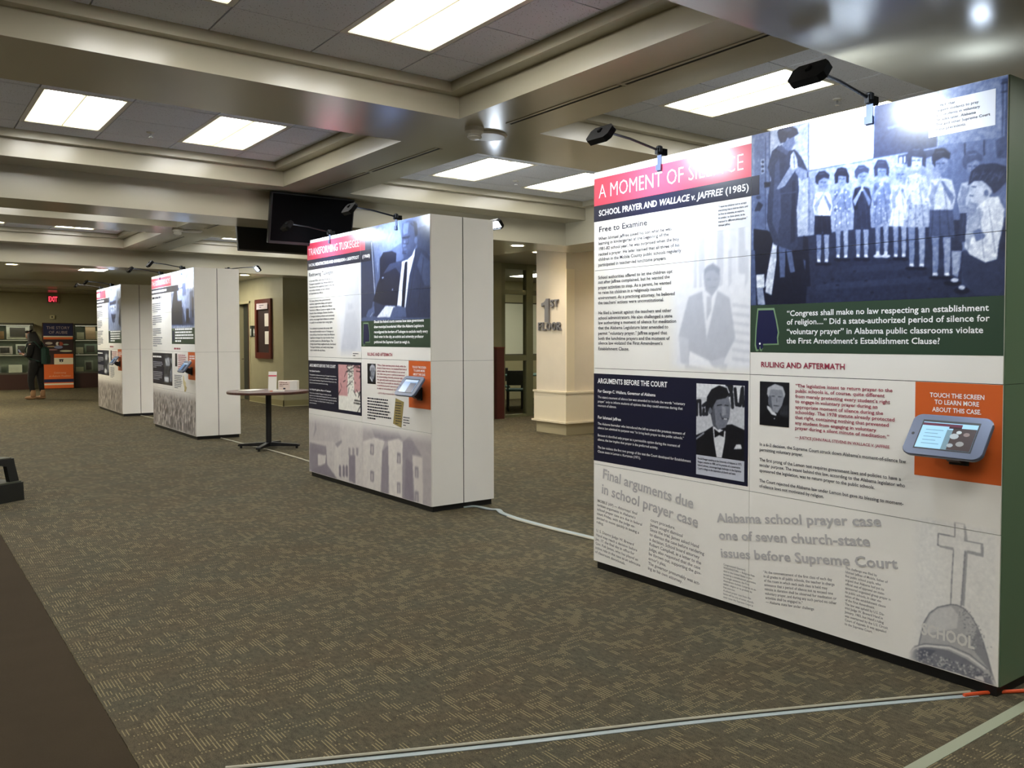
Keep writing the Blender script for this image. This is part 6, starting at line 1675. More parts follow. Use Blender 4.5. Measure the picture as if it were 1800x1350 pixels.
# ------------------------------------------------------------------ two televisions hung from the beam
SCRN = mat('television_screen', (3, 3, 4), .6, spec=.05)
def tv(loc, rz, label, w=.93, h=.545, tilt=14):
    t = thing('television', label, 'television', loc, rz, 'black televisions hung at the beam'); R = Matrix.Rotation(math.radians(tilt), 4, 'X')
    MB().cbox(-w / 2, w / 2, -.0, .06, -h, 0, .008).xf(R).build('casing', BLACK, t)
    MB().box(-w / 2 + .018, w / 2 - .018, -.003, -.0005, -h + .03, -.018).xf(R).build('screen', SCRN, t)
    MB().box(-.12, .12, .06, .10, -h * .75, -h * .25).xf(R).build('bracket', DKMET, t)
    MB().tube([R @ Vector((.05, .09, -h * .4)), Vector((.05, .14, -h * .3)), Vector((.05, .14, .0))], .018, 8).build('hanger', DKMET, t)
    return t
tv((3.66, 9.17, 3.06), 0, 'large black television facing the viewer, tilted down, before the beam', tilt=13)
tv((3.66, 10.45, 3.06), pi, 'black television facing away beyond the beam, left of the other', tilt=13)

# ------------------------------------------------------------------ round table and what lies on it
t = thing('round_table', 'round pedestal table with dark wood top between two display walls', 'table', (4.14, 12.1, 0))
WOOD = mat('dark_wood_top', (78, 48, 40), .35, var=.15, vscale=9)
MB().lathe([(.50, .765), (.535, .765), (.54, .772), (.54, .792), (.535, .80), (0, .80)], n=56).build('tabletop', WOOD, t)
MB().lathe([(.12, .755), (.12, .765), (.0, .765)], n=20).build('top_plate', BLACK, t)
MB().lathe([(.038, .05), (.038, .76)], n=20).build('column', BLACK, t)
for k, a in enumerate((-38, 52, 142, 232)):
    c, s = cos(math.radians(a)), sin(math.radians(a)); M = Matrix.Rotation(math.radians(a), 4, 'Z')
    MB().prism([(0, .03), (0, .085), (.05, .085), (.40, .06), (.42, .05), (.42, .03)], -.028, .028, 'y').xf(M).build('leg', BLACK, t)
    MB().lathe([(.018, 0), (.018, .03)], (.385 * c, .385 * s, 0), 10).build('foot', BLACK, t)
PAPER = mat('white_paper', (226, 222, 212), .6)
def P3(name, label, cat, loc, rz, build): tt = thing(name, label, cat, loc, rz); build(tt); return tt
def _holder(tt):
    MB().prism([(-.06, 0), (.06, 0), (.05, .004), (-.05, .004)], -.04, .04, 'y').build('base', PAPER, tt)
    MB().prism([(-.03, 0), (-.045, .0), (.005, .26), (.012, .26)], -.055, .055, 'x').build('upright_card', PAPER, tt)
    MB().prism([(-.0135, .195), (-.015, .195), (-.013, .212), (-.0115, .212)], -.054, .054, 'x').build('red_stripe', RED, tt)
P3('brochure_stand', 'tall white brochure with a red stripe standing on the round table', 'brochure', (4.22, 12.15, .80), -.5, _holder)
def _tent(tt):
    MB().prism([(-.11, 0), (-.105, .0), (-.115, .13), (-.12, .13)], -.0, .0, 'x')
    MB().box(-.13, .13, -.05, .05, 0, .135).build('box', PAPER, tt)
    MB().box(-.125, .03, -.052, -.0505, .006, .128).build('front_label', mat('pale_pink_paper', (232, 214, 200), .6), tt)
    greek('label_text', 3, -.11, .105, .024, .12, .01, mat('brown_text', (130, 90, 80), .6), tt, 4, .053)
    MB().box(-.06, -.03, -.0535, -.0522, .015, .035).build('label_mark', TN, tt)
P3('leaflet_box', 'low white box with a printed front standing on the round table', 'box', (4.40, 12.03, .80), -.62, _tent)
def _papers(tt):
    for k, a in enumerate((0, .12, -.08)):
        MB().box(-.14, .14, -.1, .1, .0 + k * .004, .0035 + k * .004).xf(Matrix.Rotation(a, 4, 'Z')).build('sheet', PAPER, tt)
P3('paper_stack', 'flat stack of white papers at the left of the round table', 'papers', (3.95, 12.22, .80), .4, _papers)
def _pad(tt):
    MB().box(-.07, .07, -.05, .05, 0, .015).build('pad', PAPER, tt); MB().box(-.11, -.075, -.03, .02, 0, .008).build('orange_edge', ORANGE, tt)
P3('note_pad', 'small white note pad with an orange edge on the round table', 'notepad', (4.19, 11.83, .80), -.5, _pad)

# ------------------------------------------------------------------ far wall: cases, banner, sign
GL2 = bpy.data.materials.new('case_glass'); GL2.use_nodes = True
_b = GL2.node_tree.nodes['Principled BSDF']; _b.inputs['Base Color'].default_value = (.93, .97, .94, 1); _b.inputs['Roughness'].default_value = .03; _b.inputs['Transmission Weight'].default_value = 1; _b.inputs['IOR'].default_value = 1.02
CB = mat('case_base', (52, 26, 18), .45); CM = mat('case_frame', (74, 72, 60), .4); CK = mat('case_back', (120, 128, 108), .6); SH = mat('case_shelf', (120, 124, 102), .4)
def case(x0, x1, label, items):
    t = thing('display_case', label, 'display case', ((x0 + x1) / 2, 31.2, 0)); w = (x1 - x0) / 2
    MB().box(-w, w, -.2, .19, 0, .46).build('base', CB, t); MB().box(-w, w, -.21, .19, .46, .51).build('rail', CM, t)
    MB().box(-w, w, .17, .19, .51, 1.98).build('back', CK, t)
    f = MB()
    for xx in np.arange(-w, w - .01, .84 if w > 1 else 2 * w - .03): f.box(float(xx), float(xx) + .025, -.2, -.175, .51, 2.0)
    f.box(w - .025, w, -.2, -.175, .51, 2.0).box(-w, w, -.2, .19, 1.96, 2.01); f.build('frame', CM, t)
    MB().box(-w + .02, w - .02, -.19, -.186, .52, 1.96).build('glass', GL2, t)
    for z in (1.05, 1.50): MB().box(-w + .02, w - .02, -.17, .17, z, z + .018).build('shelf', SH, t)
    for zz, en in ((1.95, 2.4), (1.49, 1.7), (1.04, 1.7)):  # glow strips added under top and shelves to brighten the case
        MB().box(-w + .03, w - .03, -.165, -.15, zz - .012, zz - .002).build('added_glow_strip', mat('added_case_strip%d' % (en * 10), (255, 246, 214), .5, emit=.12 * en), t)
    for zz, en in ((1.93, 1.3), (1.47, 1.0), (1.02, 1.0)):  # unseen area lights added to brighten each shelf
        L = bpy.data.lights.new('added_case_fill', 'AREA'); L.shape = 'RECTANGLE'; L.size = 2 * w - .1; L.size_y = .06; L.energy = en * w * .45; L.color = (1, .97, .85)
        lo = bpy.data.objects.new('added_case_fill', L); COL.objects.link(lo); lo.parent = t; lo.location = (0, -.10, zz)
    for j, (px, z, ww, hh, rgb, kind, lb) in enumerate(items):
        q = thing('exhibit_' + kind, lb, kind, ((x0 + x1) / 2 + px, 31.17, z + .001)); a = .12
        b = MB().prism([(-.02, 0), (0, 0), (hh * a + .0, hh), (hh * a - .02, hh)], -ww / 2, ww / 2, 'x'); b.build('mount', mat('exh_%d_%d' % rgb[:2], rgb, .6), q)
        if kind in ('photograph', 'poster'):
            MB().prism([(-.0215, hh * .15), (-.0205, hh * .15), (hh * a * .85 - .0205, hh * .85), (hh * a * .85 - .0215, hh * .85)], -ww * .36, ww * .3, 'x').build('picture', mat('exh_pic', (84, 80, 72), .6), q)
        elif kind != 'booklet':
            MB().box(-ww * .3, ww * .3, .03, .05, 0, hh * .5).build('support', CM, q)
case(.1, 3.54, 'glass display case left of the banner, behind the person', [
    (1.34, 1.518, .60, .42, (222, 222, 206), 'poster', 'large white poster on the top shelf behind the person'), (.76, 1.518, .44, .24, (150, 120, 78), 'booklet', 'long tan booklet on the top shelf of the left case'),
    (.42, 1.518, .22, .36, (200, 184, 140), 'card', 'yellowish folded card on the top shelf of the left case'), (.12, 1.518, .26, .3, (90, 84, 78), 'photograph', 'dark photograph at the left end of the top shelf'),
    (1.42, 1.068, .3, .3, (206, 210, 196), 'poster', 'pale notice on the middle shelf beside the person'), (1.0, 1.068, .36, .24, (214, 206, 196), 'photograph', 'photograph of faces on the middle shelf of the left case'),
    (.66, 1.068, .22, .28, (150, 150, 128), 'photograph', 'grey photograph in the middle of the middle shelf'), (.3, 1.068, .28, .24, (206, 200, 170), 'photograph', 'cream framed photograph at left on the middle shelf'),
    (.18, .511, .22, .28, (206, 206, 190), 'card', 'white card at left on the bottom shelf'), (.5, .511, .2, .3, (140, 142, 128), 'photograph', 'grey photograph on the bottom shelf of the left case'),
    (.78, .511, .22, .2, (150, 156, 148), 'photograph', 'small grey photograph on the bottom shelf'), (1.25, .511, .34, .24, (222, 224, 204), 'booklet', 'bright white booklet on the bottom shelf beside the person')])
case(4.62, 7.0, 'glass display case right of the banner, behind the furthest display', [
    (-1.0, 1.518, .2, .22, (206, 204, 170), 'card', 'cream card on the top shelf right of the banner'), (-.72, 1.518, .28, .4, (206, 178, 140), 'booklet', 'tan booklet with curled top on the top shelf'),
    (-.42, 1.518, .3, .26, (214, 210, 176), 'booklet', 'cream open booklet on the top shelf at the display edge'), (-1.03, 1.068, .2, .2, (206, 202, 172), 'card', 'cream card on the middle shelf right of the banner'),
    (-.72, 1.068, .34, .3, (120, 134, 116), 'photograph', 'green grey photograph on the middle shelf'), (-.36, 1.068, .16, .34, (156, 158, 128), 'card', 'narrow upright card on the middle shelf'),
    (-.78, .511, .24, .34, (140, 146, 126), 'photograph', 'grey photograph on the bottom shelf right of the banner'), (-1.04, .511, .22, .14, (196, 194, 160), 'card', 'low cream card on the bottom shelf'), (-.36, .511, .04, .24, (120, 116, 100), 'booklet', 'thin upright booklet on the bottom shelf')])
bn = thing('banner', 'tall navy and orange banner stand with gold lettering beside the person', 'banner', (4.16, 30.85, 0)); BW = .39
NB = mat('banner_navy', (24, 30, 70), .6); OB = mat('banner_orange', (214, 100, 40), .6); CBN = mat('banner_cream', (222, 214, 190), .6); DB = mat('banner_dark', (46, 26, 28), .6)
def band(name, m, z0, z1, x0=-BW, x1=BW, y=-.01): return MB().box(x0, x1, y, 0, z0, z1).build(name, m, bn)
MB().box(-BW - .02, BW + .02, .001, .05, 0, 2.02).build('backboard', mat('banner_back', (60, 30, 24), .6), bn)
band('title_band', NB, 1.62, 2.0); band('cream_stripe', CBN, 1.585, 1.62); band('orange_stripe', OB, 1.52, 1.585); band('picture_band', DB, 1.07, 1.52)
band('orange_field', OB, .95, 1.07, -.12); band('cream_band', CBN, .75, .95, -.12); band('orange_field', OB, .30, .75); band('navy_stripe', NB, .20, .30); band('cream_stripe', CBN, .12, .17); band('orange_stripe', OB, .17, .20); band('orange_stripe', OB, .02, .12)
MB().box(-BW, -.12, -.008, 0, .75, 1.07).build('picture_band', DB, bn)
BT = mat('banner_lettering', (170, 150, 150), .6)
text_block('lettering', ['THE STORY', 'OF AUBIE'], 0, [1.83, 1.69], .085, BT, bn, .62, align='c', off=.011); text_block('lettering', ['Celebrating', 'an Auburn Tradition'], .02, [.47, .37], .05, mat('banner_script', (226, 180, 140), .6), bn, .58, align='c', off=.011, shear=.3)
rr = random.Random(4)
for x, z, a, bb, c in ((-.25, 1.40, .1, .04, (170, 160, 150)), (-.02, 1.38, .05, .06, (206, 200, 190)), (.06, 1.38, .07, .06, (150, 66, 44)), (.0, 1.28, .12, .05, (120, 128, 160)), (.2, 1.36, .08, .02, (140, 160, 150)), (.2, 1.16, .17, .03, (190, 190, 160)), (-.16, 1.2, .14, .02, (150, 110, 110)), (-.18, 1.30, .12, .015, (180, 160, 110))):
    MB().add([(x + a * cos(q), -.0115, z + bb * sin(q)) for q in np.linspace(0, 2 * pi, 13)[:-1]], [tuple(range(12))]).build('picture_shape', mat('bn_%d_%d' % c[:2], c, .6), bn)
b = MB().add([(.07 + x, -.0115, .865 + z) for x, z in ((-.05, -.03), (-.045, .015), (-.06, .015), (-.06, .045), (.06, .045), (.06, .015), (.045, .015), (.05, -.03), (.03, -.045), (-.03, -.045))], [tuple(range(10))]); b.build('emblem', mat('emblem_navy', (30, 24, 44), .6), bn)
MB().add([(.07 + x, -.012, .865 + z) for x, z in ((-.018, -.03), (0, .02), (.018, -.03))], [(0, 1, 2)]).build('emblem', CBN, bn)
ex = thing('exit_sign', 'red lit exit sign high on the far olive wall', 'sign', (4.10, 31.38, 2.765))
MB().box(-.165, .165, -.06, .0, -.125, .125).build('housing', mat('sign_grey', (150, 140, 122), .5), ex)
MB().box(-.135, .135, -.064, -.0605, -.10, .10).build('face', mat('sign_face', (60, 22, 22), .5, emit=.03, ecol=(190, 20, 30)), ex)
text_block('lettering', ['EXIT'], 0, [-.072], .145, mat('exit_red', (255, 70, 90), .5, emit=.75, ecol=(255, 70, 90)), ex, .24, .03, align='c', off=.066)
th_ = thing('thermostat', 'small cream thermostat on the far wall under the exit sign', 'thermostat', (4.08, 31.38, 2.21))
MB().cbox(-.065, .065, -.04, 0, -.055, .055, .006).build('cover', mat('thermo_cream', (214, 206, 160), .5), th_); MB().box(-.03, .02, -.042, -.0405, -.02, .02).build('dial', CM, th_)

# ------------------------------------------------------------------ notice board, restroom signs, wall lettering
nb = thing('notice_board', 'dark wood glazed notice board with two white sheets on the olive wall', 'notice board', (7.018, 20.72, 1.765), -pi / 2)
CHR = mat('cherry_wood', (92, 36, 24), .35, var=.1)
MB().box(-.54, .54, -.012, 0, -.70, .70).build('backing', mat('board_dark', (40, 18, 14), .5), nb)
MB().box(-.54, -.42, -.05, -.012, -.70, .70).box(.42, .54, -.05, -.012, -.70, .70).box(-.42, .42, -.05, -.012, .57, .70).box(-.42, .42, -.05, -.012, -.70, -.56).build('frame', CHR, nb)
MB().box(-.40, .36, -.054, -.051, .46, .60).build('header_plate', mat('header_white', (200, 190, 196), .5), nb); greek('header_text', 2, -.2, .545, .045, .36, .018, TN, nb, 3, .0545)
MB().box(.05, .32, -.016, -.0125, .06, .36).build('sheet', PAPER, nb); MB().box(.06, .40, -.016, -.0125, -.36, -.06).build('sheet', PAPER, nb)
for k, (y, lb) in enumerate(((21.68, 'left dark restroom sign beside the doorway'), (21.44, 'right dark restroom sign with white figure by the notice board'))):
    s = thing('restroom_sign', lb, 'sign', (7.018, y, 1.715), -pi / 2); MB().box(-.10, .10, -.012, 0, -.135, .135).build('plate', mat('sign_dark_green', (28, 40, 34), .4), s)
    SW = mat('sign_white', (206, 210, 206), .5)
    MB().lathe([(.02, -.001), (0, -.001)], n=12).xf(Matrix.Translation((0, -.0125, .09)) @ Matrix.Rotation(pi / 2, 4, 'X')).build('figure_head', SW, s)
    MB().add([(x, -.0128, z) for x, z in (((-.035, .06), (.035, .06), (.03, -.02), (.02, -.11), (-.02, -.11), (-.03, -.02)) if k == 0 else ((-.02, .06), (.02, .06), (.05, -.05), (.018, -.05), (.018, -.11), (-.018, -.11), (-.018, -.05), (-.05, -.05)))], [tuple(range(6 if k == 0 else 8))]).build('figure_body', SW, s)
SIL = mat('brushed_steel', (128, 126, 128), .35, metal=.7)
def letter(ch, ya, yb, z0, z1, label):
    (c, fc) = line_mesh(ch, .02) if ch != '1' else (np.array([(.45, 0), (1, 0), (1, 2.6), (.62, 2.6), (.5, 2.36), (.3, 2.2), (0, 2.12), (0, 1.76), (.45, 1.9)]), [(0, 1, 2, 3, 4, 5, 6, 7, 8)]); mn, mx = c.min(0), c.max(0); W, H = ya - yb, z1 - z0
    V = [((x - mn[0]) / (mx[0] - mn[0]) * W - W / 2, (y - mn[1]) / (mx[1] - mn[1]) * H) for x, y in c]; n = len(V)
    ed = {}
    for q in fc:
        for i in range(len(q)):
            e = (q[i], q[(i + 1) % len(q)]); ed[e] = 1
    side = [(a, b) for a, b in ed if (b, a) not in ed]
    vv = [(x, -.03, z) for x, z in V] + [(x, 0, z) for x, z in V]; ff = [tuple(q) for q in fc] + [tuple(i + n for i in reversed(q)) for q in fc] + [(a, a + n, b + n, b) for a, b in side]
    me = bpy.data.meshes.new('wall_letter'); me.from_pydata(vv, [], ff); me.materials.append(SIL); o = bpy.data.objects.new('wall_letter', me); COL.objects.link(o)
    o.location = (8.365, (ya + yb) / 2, z0); o.rotation_euler = (0, 0, -pi / 2); tag(o, label, 'letter', 'steel letters of the floor sign')
letter('1', 11.44, 11.24, 1.79, 2.17, 'large steel numeral 1 on the beige pier'); letter('S', 11.21, 11.11, 2.03, 2.15, 'small raised steel letter S after the numeral'); letter('T', 11.10, 11.00, 2.03, 2.15, 'small raised steel letter T after the S')
yy = 11.53
for ch, w, lb in (('F', .09, 'steel letter F, first of FLOOR'), ('L', .09, 'steel letter L of FLOOR'), ('O', .12, 'first steel letter O of FLOOR, after the L'), ('O', .12, 'second steel letter O of FLOOR, before the R'), ('R', .11, 'steel letter R, last of FLOOR')):
    letter(ch, yy, yy - w, 1.66, 1.79, lb); yy -= w + .02

# ------------------------------------------------------------------ meeting room furniture seen through the glass
wbd = thing('whiteboard', 'white board on the back wall of the meeting room', 'whiteboard', (13.2, 18.39, 1.15))
MB().box(-.95, .95, -.012, 0, .0, 1.28).build('surface', mat('board_white', (226, 228, 214), .3), wbd); MB().box(-.98, .98, -.02, 0, 1.28, 1.31).box(-.98, .98, -.03, 0, -.03, 0).box(-.98, -.95, -.02, 0, 0, 1.28).box(.95, .98, -.02, 0, 0, 1.28).build('frame', CM, wbd)
TEAL = mat('teal_top', (62, 96, 92), .4); DKC = mat('dark_chair', (26, 30, 30), .5); TUP = mat('teal_upholstery', (38, 74, 70), .7)
mt = thing('meeting_table', 'teal topped table inside the glazed meeting room', 'table', (11.35, 16.0, 0), .2)
MB().cbox(-.7, .7, -.4, .4, .71, .74, .01).build('tabletop', TEAL, mt)
for sx in (-.6, .6):
    for sy in (-.32, .32): MB().box(sx - .02, sx + .02, sy - .02, sy + .02, 0, .71).build('leg', DKC, mt)
def chair(loc, rz, label):
    c = thing('meeting_chair', label, 'chair', loc, rz, 'chairs in the meeting room')
    MB().cbox(-.24, .24, -.23, .23, .42, .47, .02).build('seat', TUP, c); MB().cbox(-.23, .23, .20, .24, .55, .86, .01).build('backrest', DKC, c)
    for sx in (-.21, .21):
        MB().tube([(sx, -.2, 0), (sx, -.2, .42)], .014, 8).build('leg', DKC, c); MB().tube([(sx, .24, 0), (sx, .21, .45), (sx, .225, .86)], .014, 8).build('leg', DKC, c)
    return c
chair((10.55, 15.35, 0), 2.6, 'teal seated chair nearest the glass of the meeting room'); chair((11.0, 16.75, 0), -.5, 'teal seated chair behind the meeting room table')
bc = thing('wood_end_panel', 'dark cherry wood panel standing against the olive alcove wall', 'panel', (9.14, 13.93, 0)); MB().box(-.06, .1, -.05, .05, 0, 1.35).build('board', mat('maroon_wood', (66, 26, 22), .4), bc); MB().box(-.07, .11, -.06, .06, 1.35, 1.37).build('cap', CHR, bc)

# ------------------------------------------------------------------ step stool at the left edge
st = thing('step_stool', 'black plastic step stool cut by the left edge of the photo', 'stool', (.66, 9.62, 0), .62)
SP = mat('stool_plastic', (22, 24, 20), .5)
b = MB().prism([(-.30, 0), (.27, 0), (.262, .17), (-.29, .17)], -.20, .20, 'y'); b.build('lower_step', SP, st)
MB().box(-.28, .25, -.19, .19, .17, .182).build('tread', mat('stool_tread', (70, 72, 58), .7), st)
for ya, yb in ((-.17, -.125), (.125, .17)):
    MB().prism([(.15, .18), (.245, .18), (.205, .345), (.07, .345), (.12, .33)], ya, yb, 'y').build('upright', SP, st); MB().prism([(-.28, .18), (-.19, .18), (-.16, .33), (-.12, .345), (-.25, .345)], ya, yb, 'y').build('upright', SP, st)
MB().prism([(-.25, .345), (.205, .345), (.195, .40), (-.24, .40)], -.17, .17, 'y').build('upper_step', SP, st)
MB().box(-.23, .18, -.16, .16, .40, .408).build('tread', mat('stool_tread', (70, 72, 58), .7), st)

# ------------------------------------------------------------------ cables and tape on the carpet
def ribbon(name, pts, w, m, parent=None, z=.004, th=.003):
    pts = [Vector((x, y, 0)) for x, y in pts]; b = MB(); V = []
    for i, p in enumerate(pts):
        d = (pts[min(i + 1, len(pts) - 1)] - pts[max(i - 1, 0)]).normalized(); n = Vector((-d.y, d.x, 0)) * w / 2
        V += [p + n + Vector((0, 0, z - th)), p - n + Vector((0, 0, z - th)), p - n + Vector((0, 0, z)), p + n + Vector((0, 0, z))]
    F = [(4 * i + a, 4 * i + (a + 1) % 4, 4 * i + 4 + (a + 1) % 4, 4 * i + 4 + a) for i in range(len(pts) - 1) for a in range(4)] + [(0, 3, 2, 1), tuple(4 * (len(pts) - 1) + a for a in range(4))]
    return b.add(V, F).build(name, m, parent)
def bez(P, n=30):
    out = []
    for i in range(len(P) - 1):
        p0, p1, p2, p3 = P[max(i - 1, 0)], P[i], P[i + 1], P[min(i + 2, len(P) - 1)]
        for k in range(n):
            t = k / n; out.append(tuple(.5 * ((2 * b) + (-a + c) * t + (2 * a - 5 * b + 4 * c - d) * t * t + (-a + 3 * b - 3 * c + d) * t ** 3) for a, b, c, d in zip(p0, p1, p2, p3)))
    return out + [P[-1]]
TAPE = mat('grey_tape', (150, 160, 160), .5); TAPE2 = mat('green_grey_tape', (138, 142, 120), .6); CAB = mat('beige_cable', (168, 164, 144), .5); ORC = mat('orange_cord', (214, 84, 40), .45)
#@CABLES@
tp = ribbon('floor_tape', [(2.2, 1.612), (2.95, 1.614), (3.3, 1.6135), (3.9, 1.613), (4.6, 1.615)], .05, TAPE2, z=.0022, th=.0018); tag(tp, 'wide grey green tape on the carpet seam at the lower right corner', 'tape')
ca = thing('taped_cable', 'beige cable with grey tape beside it crossing the foreground carpet', 'cable', (0, 0, 0))
A = bez([(.9, 3.08), (1.17, 2.945), (1.75, 2.665), (2.4, 2.375), (3.0, 2.085), (3.58, 1.79)], 12)
MB().tube([(x, y + .028, .006) for x, y in A], .006, 6).build('cable', CAB, ca); ribbon('tape', [(x - .0, y - .002) for x, y in A], .026, TAPE, ca, .003, .0024)
ribbon('shadow_strip', [(x, y + .015) for x, y in A], .012, mat('painted_cable_shadow', (30, 30, 24), .8), ca, .0022, .0018)  # flat dark strip painted in for the cable's shade
oc = MB().tube([(x, y, .008) for x, y in bez([(3.52, 1.815), (3.62, 1.77), (3.8, 1.66), (4.1, 1.50), (4.6, 1.3)], 8)], .008, 8).build('orange_cord', ORC); tag(oc, 'orange extension cord leaving the corner of the nearest display', 'cord')
cb = thing('taped_cable', 'grey taped cable between the second and the nearest display', 'cable', (0, 0, 0))
B_ = bez([(4.02, 6.70), (4.12, 6.66), (4.15, 6.47), (4.19, 6.40), (4.14, 6.26), (4.12, 6.1), (4.11, 5.9), (4.12, 5.5), (4.14, 5.2), (4.17, 4.8), (4.18, 4.42)], 8)
ribbon('tape', B_, .045, TAPE, cb, .012, .008); MB().tube([(x - .035, y, .008) for x, y in B_[40:]], .007, 6).build('cable', CAB, cb)
cd_ = thing('taped_cable', 'pale cable running under the round table to the second display', 'cable', (0, 0, 0))
MB().tube([(x, y, .009) for x, y in bez([(3.97, 13.72), (3.99, 13.1), (4.02, 12.4), (4.06, 11.4), (4.05, 10.4), (4.02, 9.38)], 8)], .009, 6).build('cable', CAB, cd_)
ce = MB().tube([(x, y, .009) for x, y in bez([(3.93, 18.83), (3.98, 17.9), (3.96, 17.0), (3.93, 16.47)], 8)], .009, 6).build('floor_cable', CAB); tag(ce, 'pale cable between the furthest and the third display', 'cable')

# ------------------------------------------------------------------ the person
def skin_obj(name, verts, edges, radii, m, parent, sub=2, root=0):
    me = bpy.data.meshes.new(name); me.from_pydata(verts, edges, []); o = bpy.data.objects.new(name, me); COL.objects.link(o); o.parent = parent
    md = o.modifiers.new('skin', 'SKIN'); md.use_smooth_shade = True; md.branch_smoothing = .3
    if not me.skin_vertices: raise RuntimeError('no skin layer')
    for i, r in enumerate(radii):
        me.skin_vertices[0].data[i].radius = r if isinstance(r, tuple) else (r, r)
    me.skin_vertices[0].data[root].use_root = True
    s = o.modifiers.new('sub', 'SUBSURF'); s.levels = sub; s.render_levels = sub; me.materials.append(m); return o
pr = thing('person', 'person in a dark hooded coat with green backpack looking at a phone', 'person', (2.97, 25.67, 0), math.atan2(.62, -.78))
SKIN = mat('skin', (150, 104, 82), .6); COAT = mat('black_coat', (7, 7, 7), .9, bump=.3, bscale=30); LEG = mat('black_leggings', (6, 6, 7), .9); BOOT = mat('tan_suede_boot', (128, 96, 66), .85); HAIR = mat('black_hair', (7, 6, 5), .7)
V, E_, Rd = [], [], []
def jn(p, r, prev=None):
    V.append(p); Rd.append(r)
    if prev is not None: E_.append((prev, len(V) - 1))
    return len(V) - 1
pel = jn((0, 0, .93), (.13, .11)); wa_ = jn((.0, 0, 1.10), (.115, .095), pel); ch = jn((.02, 0, 1.28), (.14, .11), wa_); nk0 = jn((.04, 0, 1.42), (.08, .07), ch); nk = jn((.075, 0, 1.49), .05, nk0); hb = jn((.11, 0, 1.56), (.072, .08), nk); hd = jn((.135, 0, 1.63), (.075, .088), hb)
hands = []
for s in (1, -1):
    hp = jn((0, s * .09, .88), .088, pel); fw = .06 * s
    kn = jn((.02 + fw, s * .10, .48), .055, hp); an = jn((-.03 + fw, s * .10, .09), .037, kn); jn((.12 + fw, s * .11, .035), .03, an)
    sh = jn((.02, s * .17, 1.38), .055, nk0); el = jn((.03, s * .20, 1.12), .042, sh); wr_ = jn((.25, s * .08, 1.12), .028, el); pm = jn((.30, s * .06, 1.135), (.032, .018), wr_); kk = jn((.33, s * .055, 1.145), (.034, .015), pm)
    for f in range(4):
        a = jn((.355, s * (.035 + .016 * f), 1.155 - .004 * f), .009, kk); b2 = jn((.378, s * (.025 + .016 * f), 1.172 - .004 * f), .008, a); jn((.375, s * (.012 + .016 * f), 1.19 - .006 * f), .007, b2)
    th1 = jn((.315, s * .03, 1.16), .011, pm); jn((.335, s * .02, 1.185), .009, th1)
skin_obj('body', V, E_, Rd, SKIN, pr)
# head with face, in front of the skull bone
hm = MB()
def ell(b, c, r, n=14, m_=9):
    vv = [(c[0] + r[0] * sin(pi * i / m_) * cos(2 * pi * k / n), c[1] + r[1] * sin(pi * i / m_) * sin(2 * pi * k / n), c[2] + r[2] * cos(pi * i / m_)) for i in range(m_ + 1) for k in range(n)]
    return b.add(vv, [(i * n + k, i * n + (k + 1) % n, (i + 1) * n + (k + 1) % n, (i + 1) * n + k) for i in range(m_) for k in range(n)])
ell(hm, (.15, 0, 1.60), (.088, .07, .105)); hm.add([(.225, 0, 1.615), (.222, .014, 1.575), (.222, -.014, 1.575), (.252, 0, 1.578)], [(0, 3, 1), (0, 2, 3), (1, 3, 2)])
hm.build('head', SKIN, pr, True)
for s in (1, -1): ell(MB(), (.222, s * .028, 1.607), (.01, .012, .008), 8, 5).build('eye', mat('eye_dark', (20, 16, 14), .3), pr, True)
ell(MB(), (.225, 0, 1.552), (.008, .022, .006), 8, 5).build('mouth', mat('lips', (120, 66, 60), .5), pr, True)
# hair / hood falling over shoulders, chin low
hr = MB().tube([(.15, 0, 1.735), (.135, 0, 1.72), (.11, 0, 1.67), (.085, 0, 1.60), (.05, 0, 1.50), (.03, 0, 1.40), (.0, 0, 1.28)], [.02, .075, .108, .12, .13, .15, .13], 18)
hr.v = [(x, y * (.86 if z > 1.5 else 1.0), z) for x, y, z in hr.v]; hr.build('hair', HAIR, pr, True)
ell(MB(), (.205, 0, 1.70), (.05, .07, .035)).build('fringe', HAIR, pr, True)
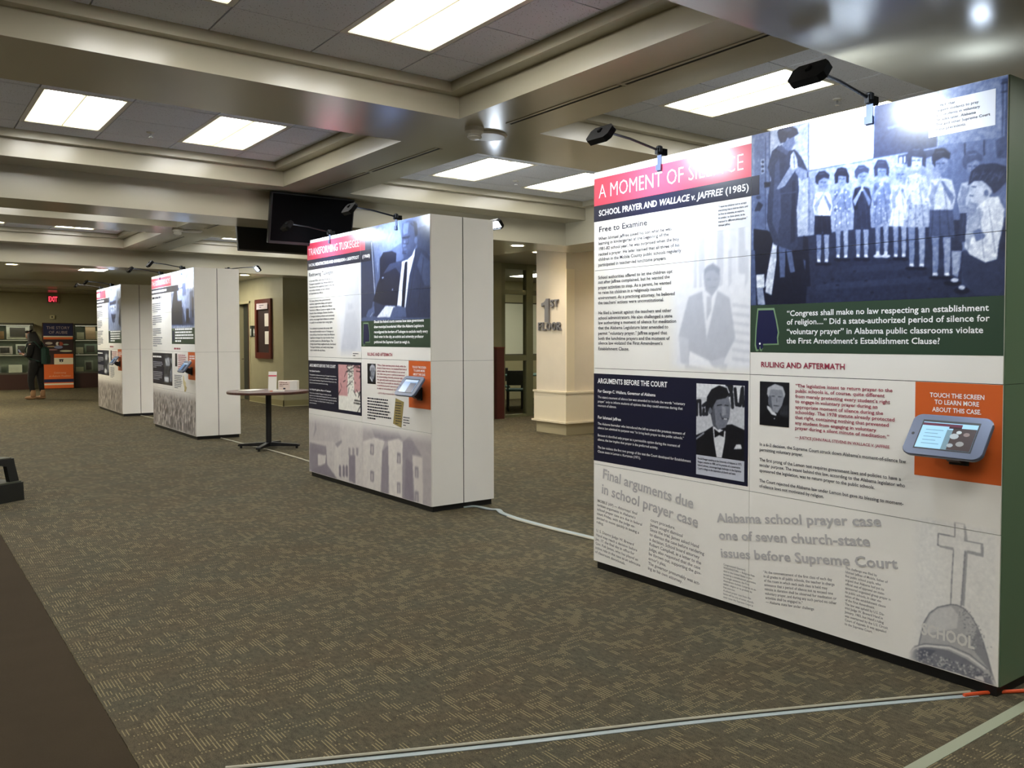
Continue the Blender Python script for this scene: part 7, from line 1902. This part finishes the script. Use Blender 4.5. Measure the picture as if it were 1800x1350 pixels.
# coat
V, E_, Rd = [], [], []
a0 = jn((.0, 0, .78), (.19, .16)); a1 = jn((.0, 0, .98), (.185, .15), a0); a2 = jn((.0, 0, 1.15), (.17, .14), a1); a3 = jn((.02, 0, 1.30), (.18, .145), a2); a4 = jn((.035, 0, 1.42), (.12, .10), a3); jn((.05, 0, 1.48), (.09, .085), a4)
for s in (1, -1):
    b0 = jn((.02, s * .17, 1.37), .082, a4); b1 = jn((.03, s * .215, 1.11), .068, b0); jn((.215, s * .10, 1.11), .05, b1)
skin_obj('coat', V, E_, Rd, COAT, pr)
for s in (1, -1):
    fw = .06 * s
    MB().tube([(0, s * .07, .98), (0, s * .085, .90), (.01 + fw * .6, s * .095, .68), (.022 + fw, s * .10, .48), (.0 + fw, s * .10, .3), (-.028 + fw, s * .10, .17)], [.13, .118, .095, .07, .062, .05], 14).build('legging', LEG, pr, True)
    b = MB().tube([(-.03 + fw, s * .10, .24), (-.03 + fw, s * .10, .1), (-.03 + fw, s * .10, .06)], [.058, .056, .055], 14); b.build('boot_shaft', BOOT, pr, True)
    ell(MB(), (.035 + fw, s * .105, .045), (.145, .055, .044), 16, 8).build('boot', BOOT, pr, True)
bp = MB().cbox(-.29, -.17, -.12, .12, .90, 1.32, .045); bp.build('backpack', mat('green_backpack', (10, 48, 38), .7), pr, False)
MB().cbox(-.32, -.29, -.09, .09, .92, 1.12, .014).build('backpack_pocket', mat('green_backpack_dark', (8, 38, 30), .7), pr)
for s in (1, -1): MB().tube([(-.17, s * .10, 1.30), (-.05, s * .13, 1.46), (.12, s * .14, 1.42), (.185, s * .14, 1.25), (.1, s * .17, 1.05), (-.17, s * .13, .95)], .02, 8).build('backpack_strap', mat('green_backpack_dark', (8, 38, 30), .7), pr, True)
M = Matrix.Rotation(pr.rotation_euler.z, 3, 'Z')
ph = thing('phone', 'small dark phone held by the person in the coat', 'phone', Vector(pr.location) + M @ Vector((.405, 0, 1.20)), pr.rotation_euler.z)
MB().box(-.004, .004, -.036, .036, -.07, .07).xf(Matrix.Rotation(.6, 4, 'Y')).build('case', BLACK, ph); MB().box(-.0055, -.0042, -.033, .033, -.065, .065).xf(Matrix.Rotation(.6, 4, 'Y')).build('screen', mat('phone_screen', (120, 120, 130), .2, emit=.3), ph)
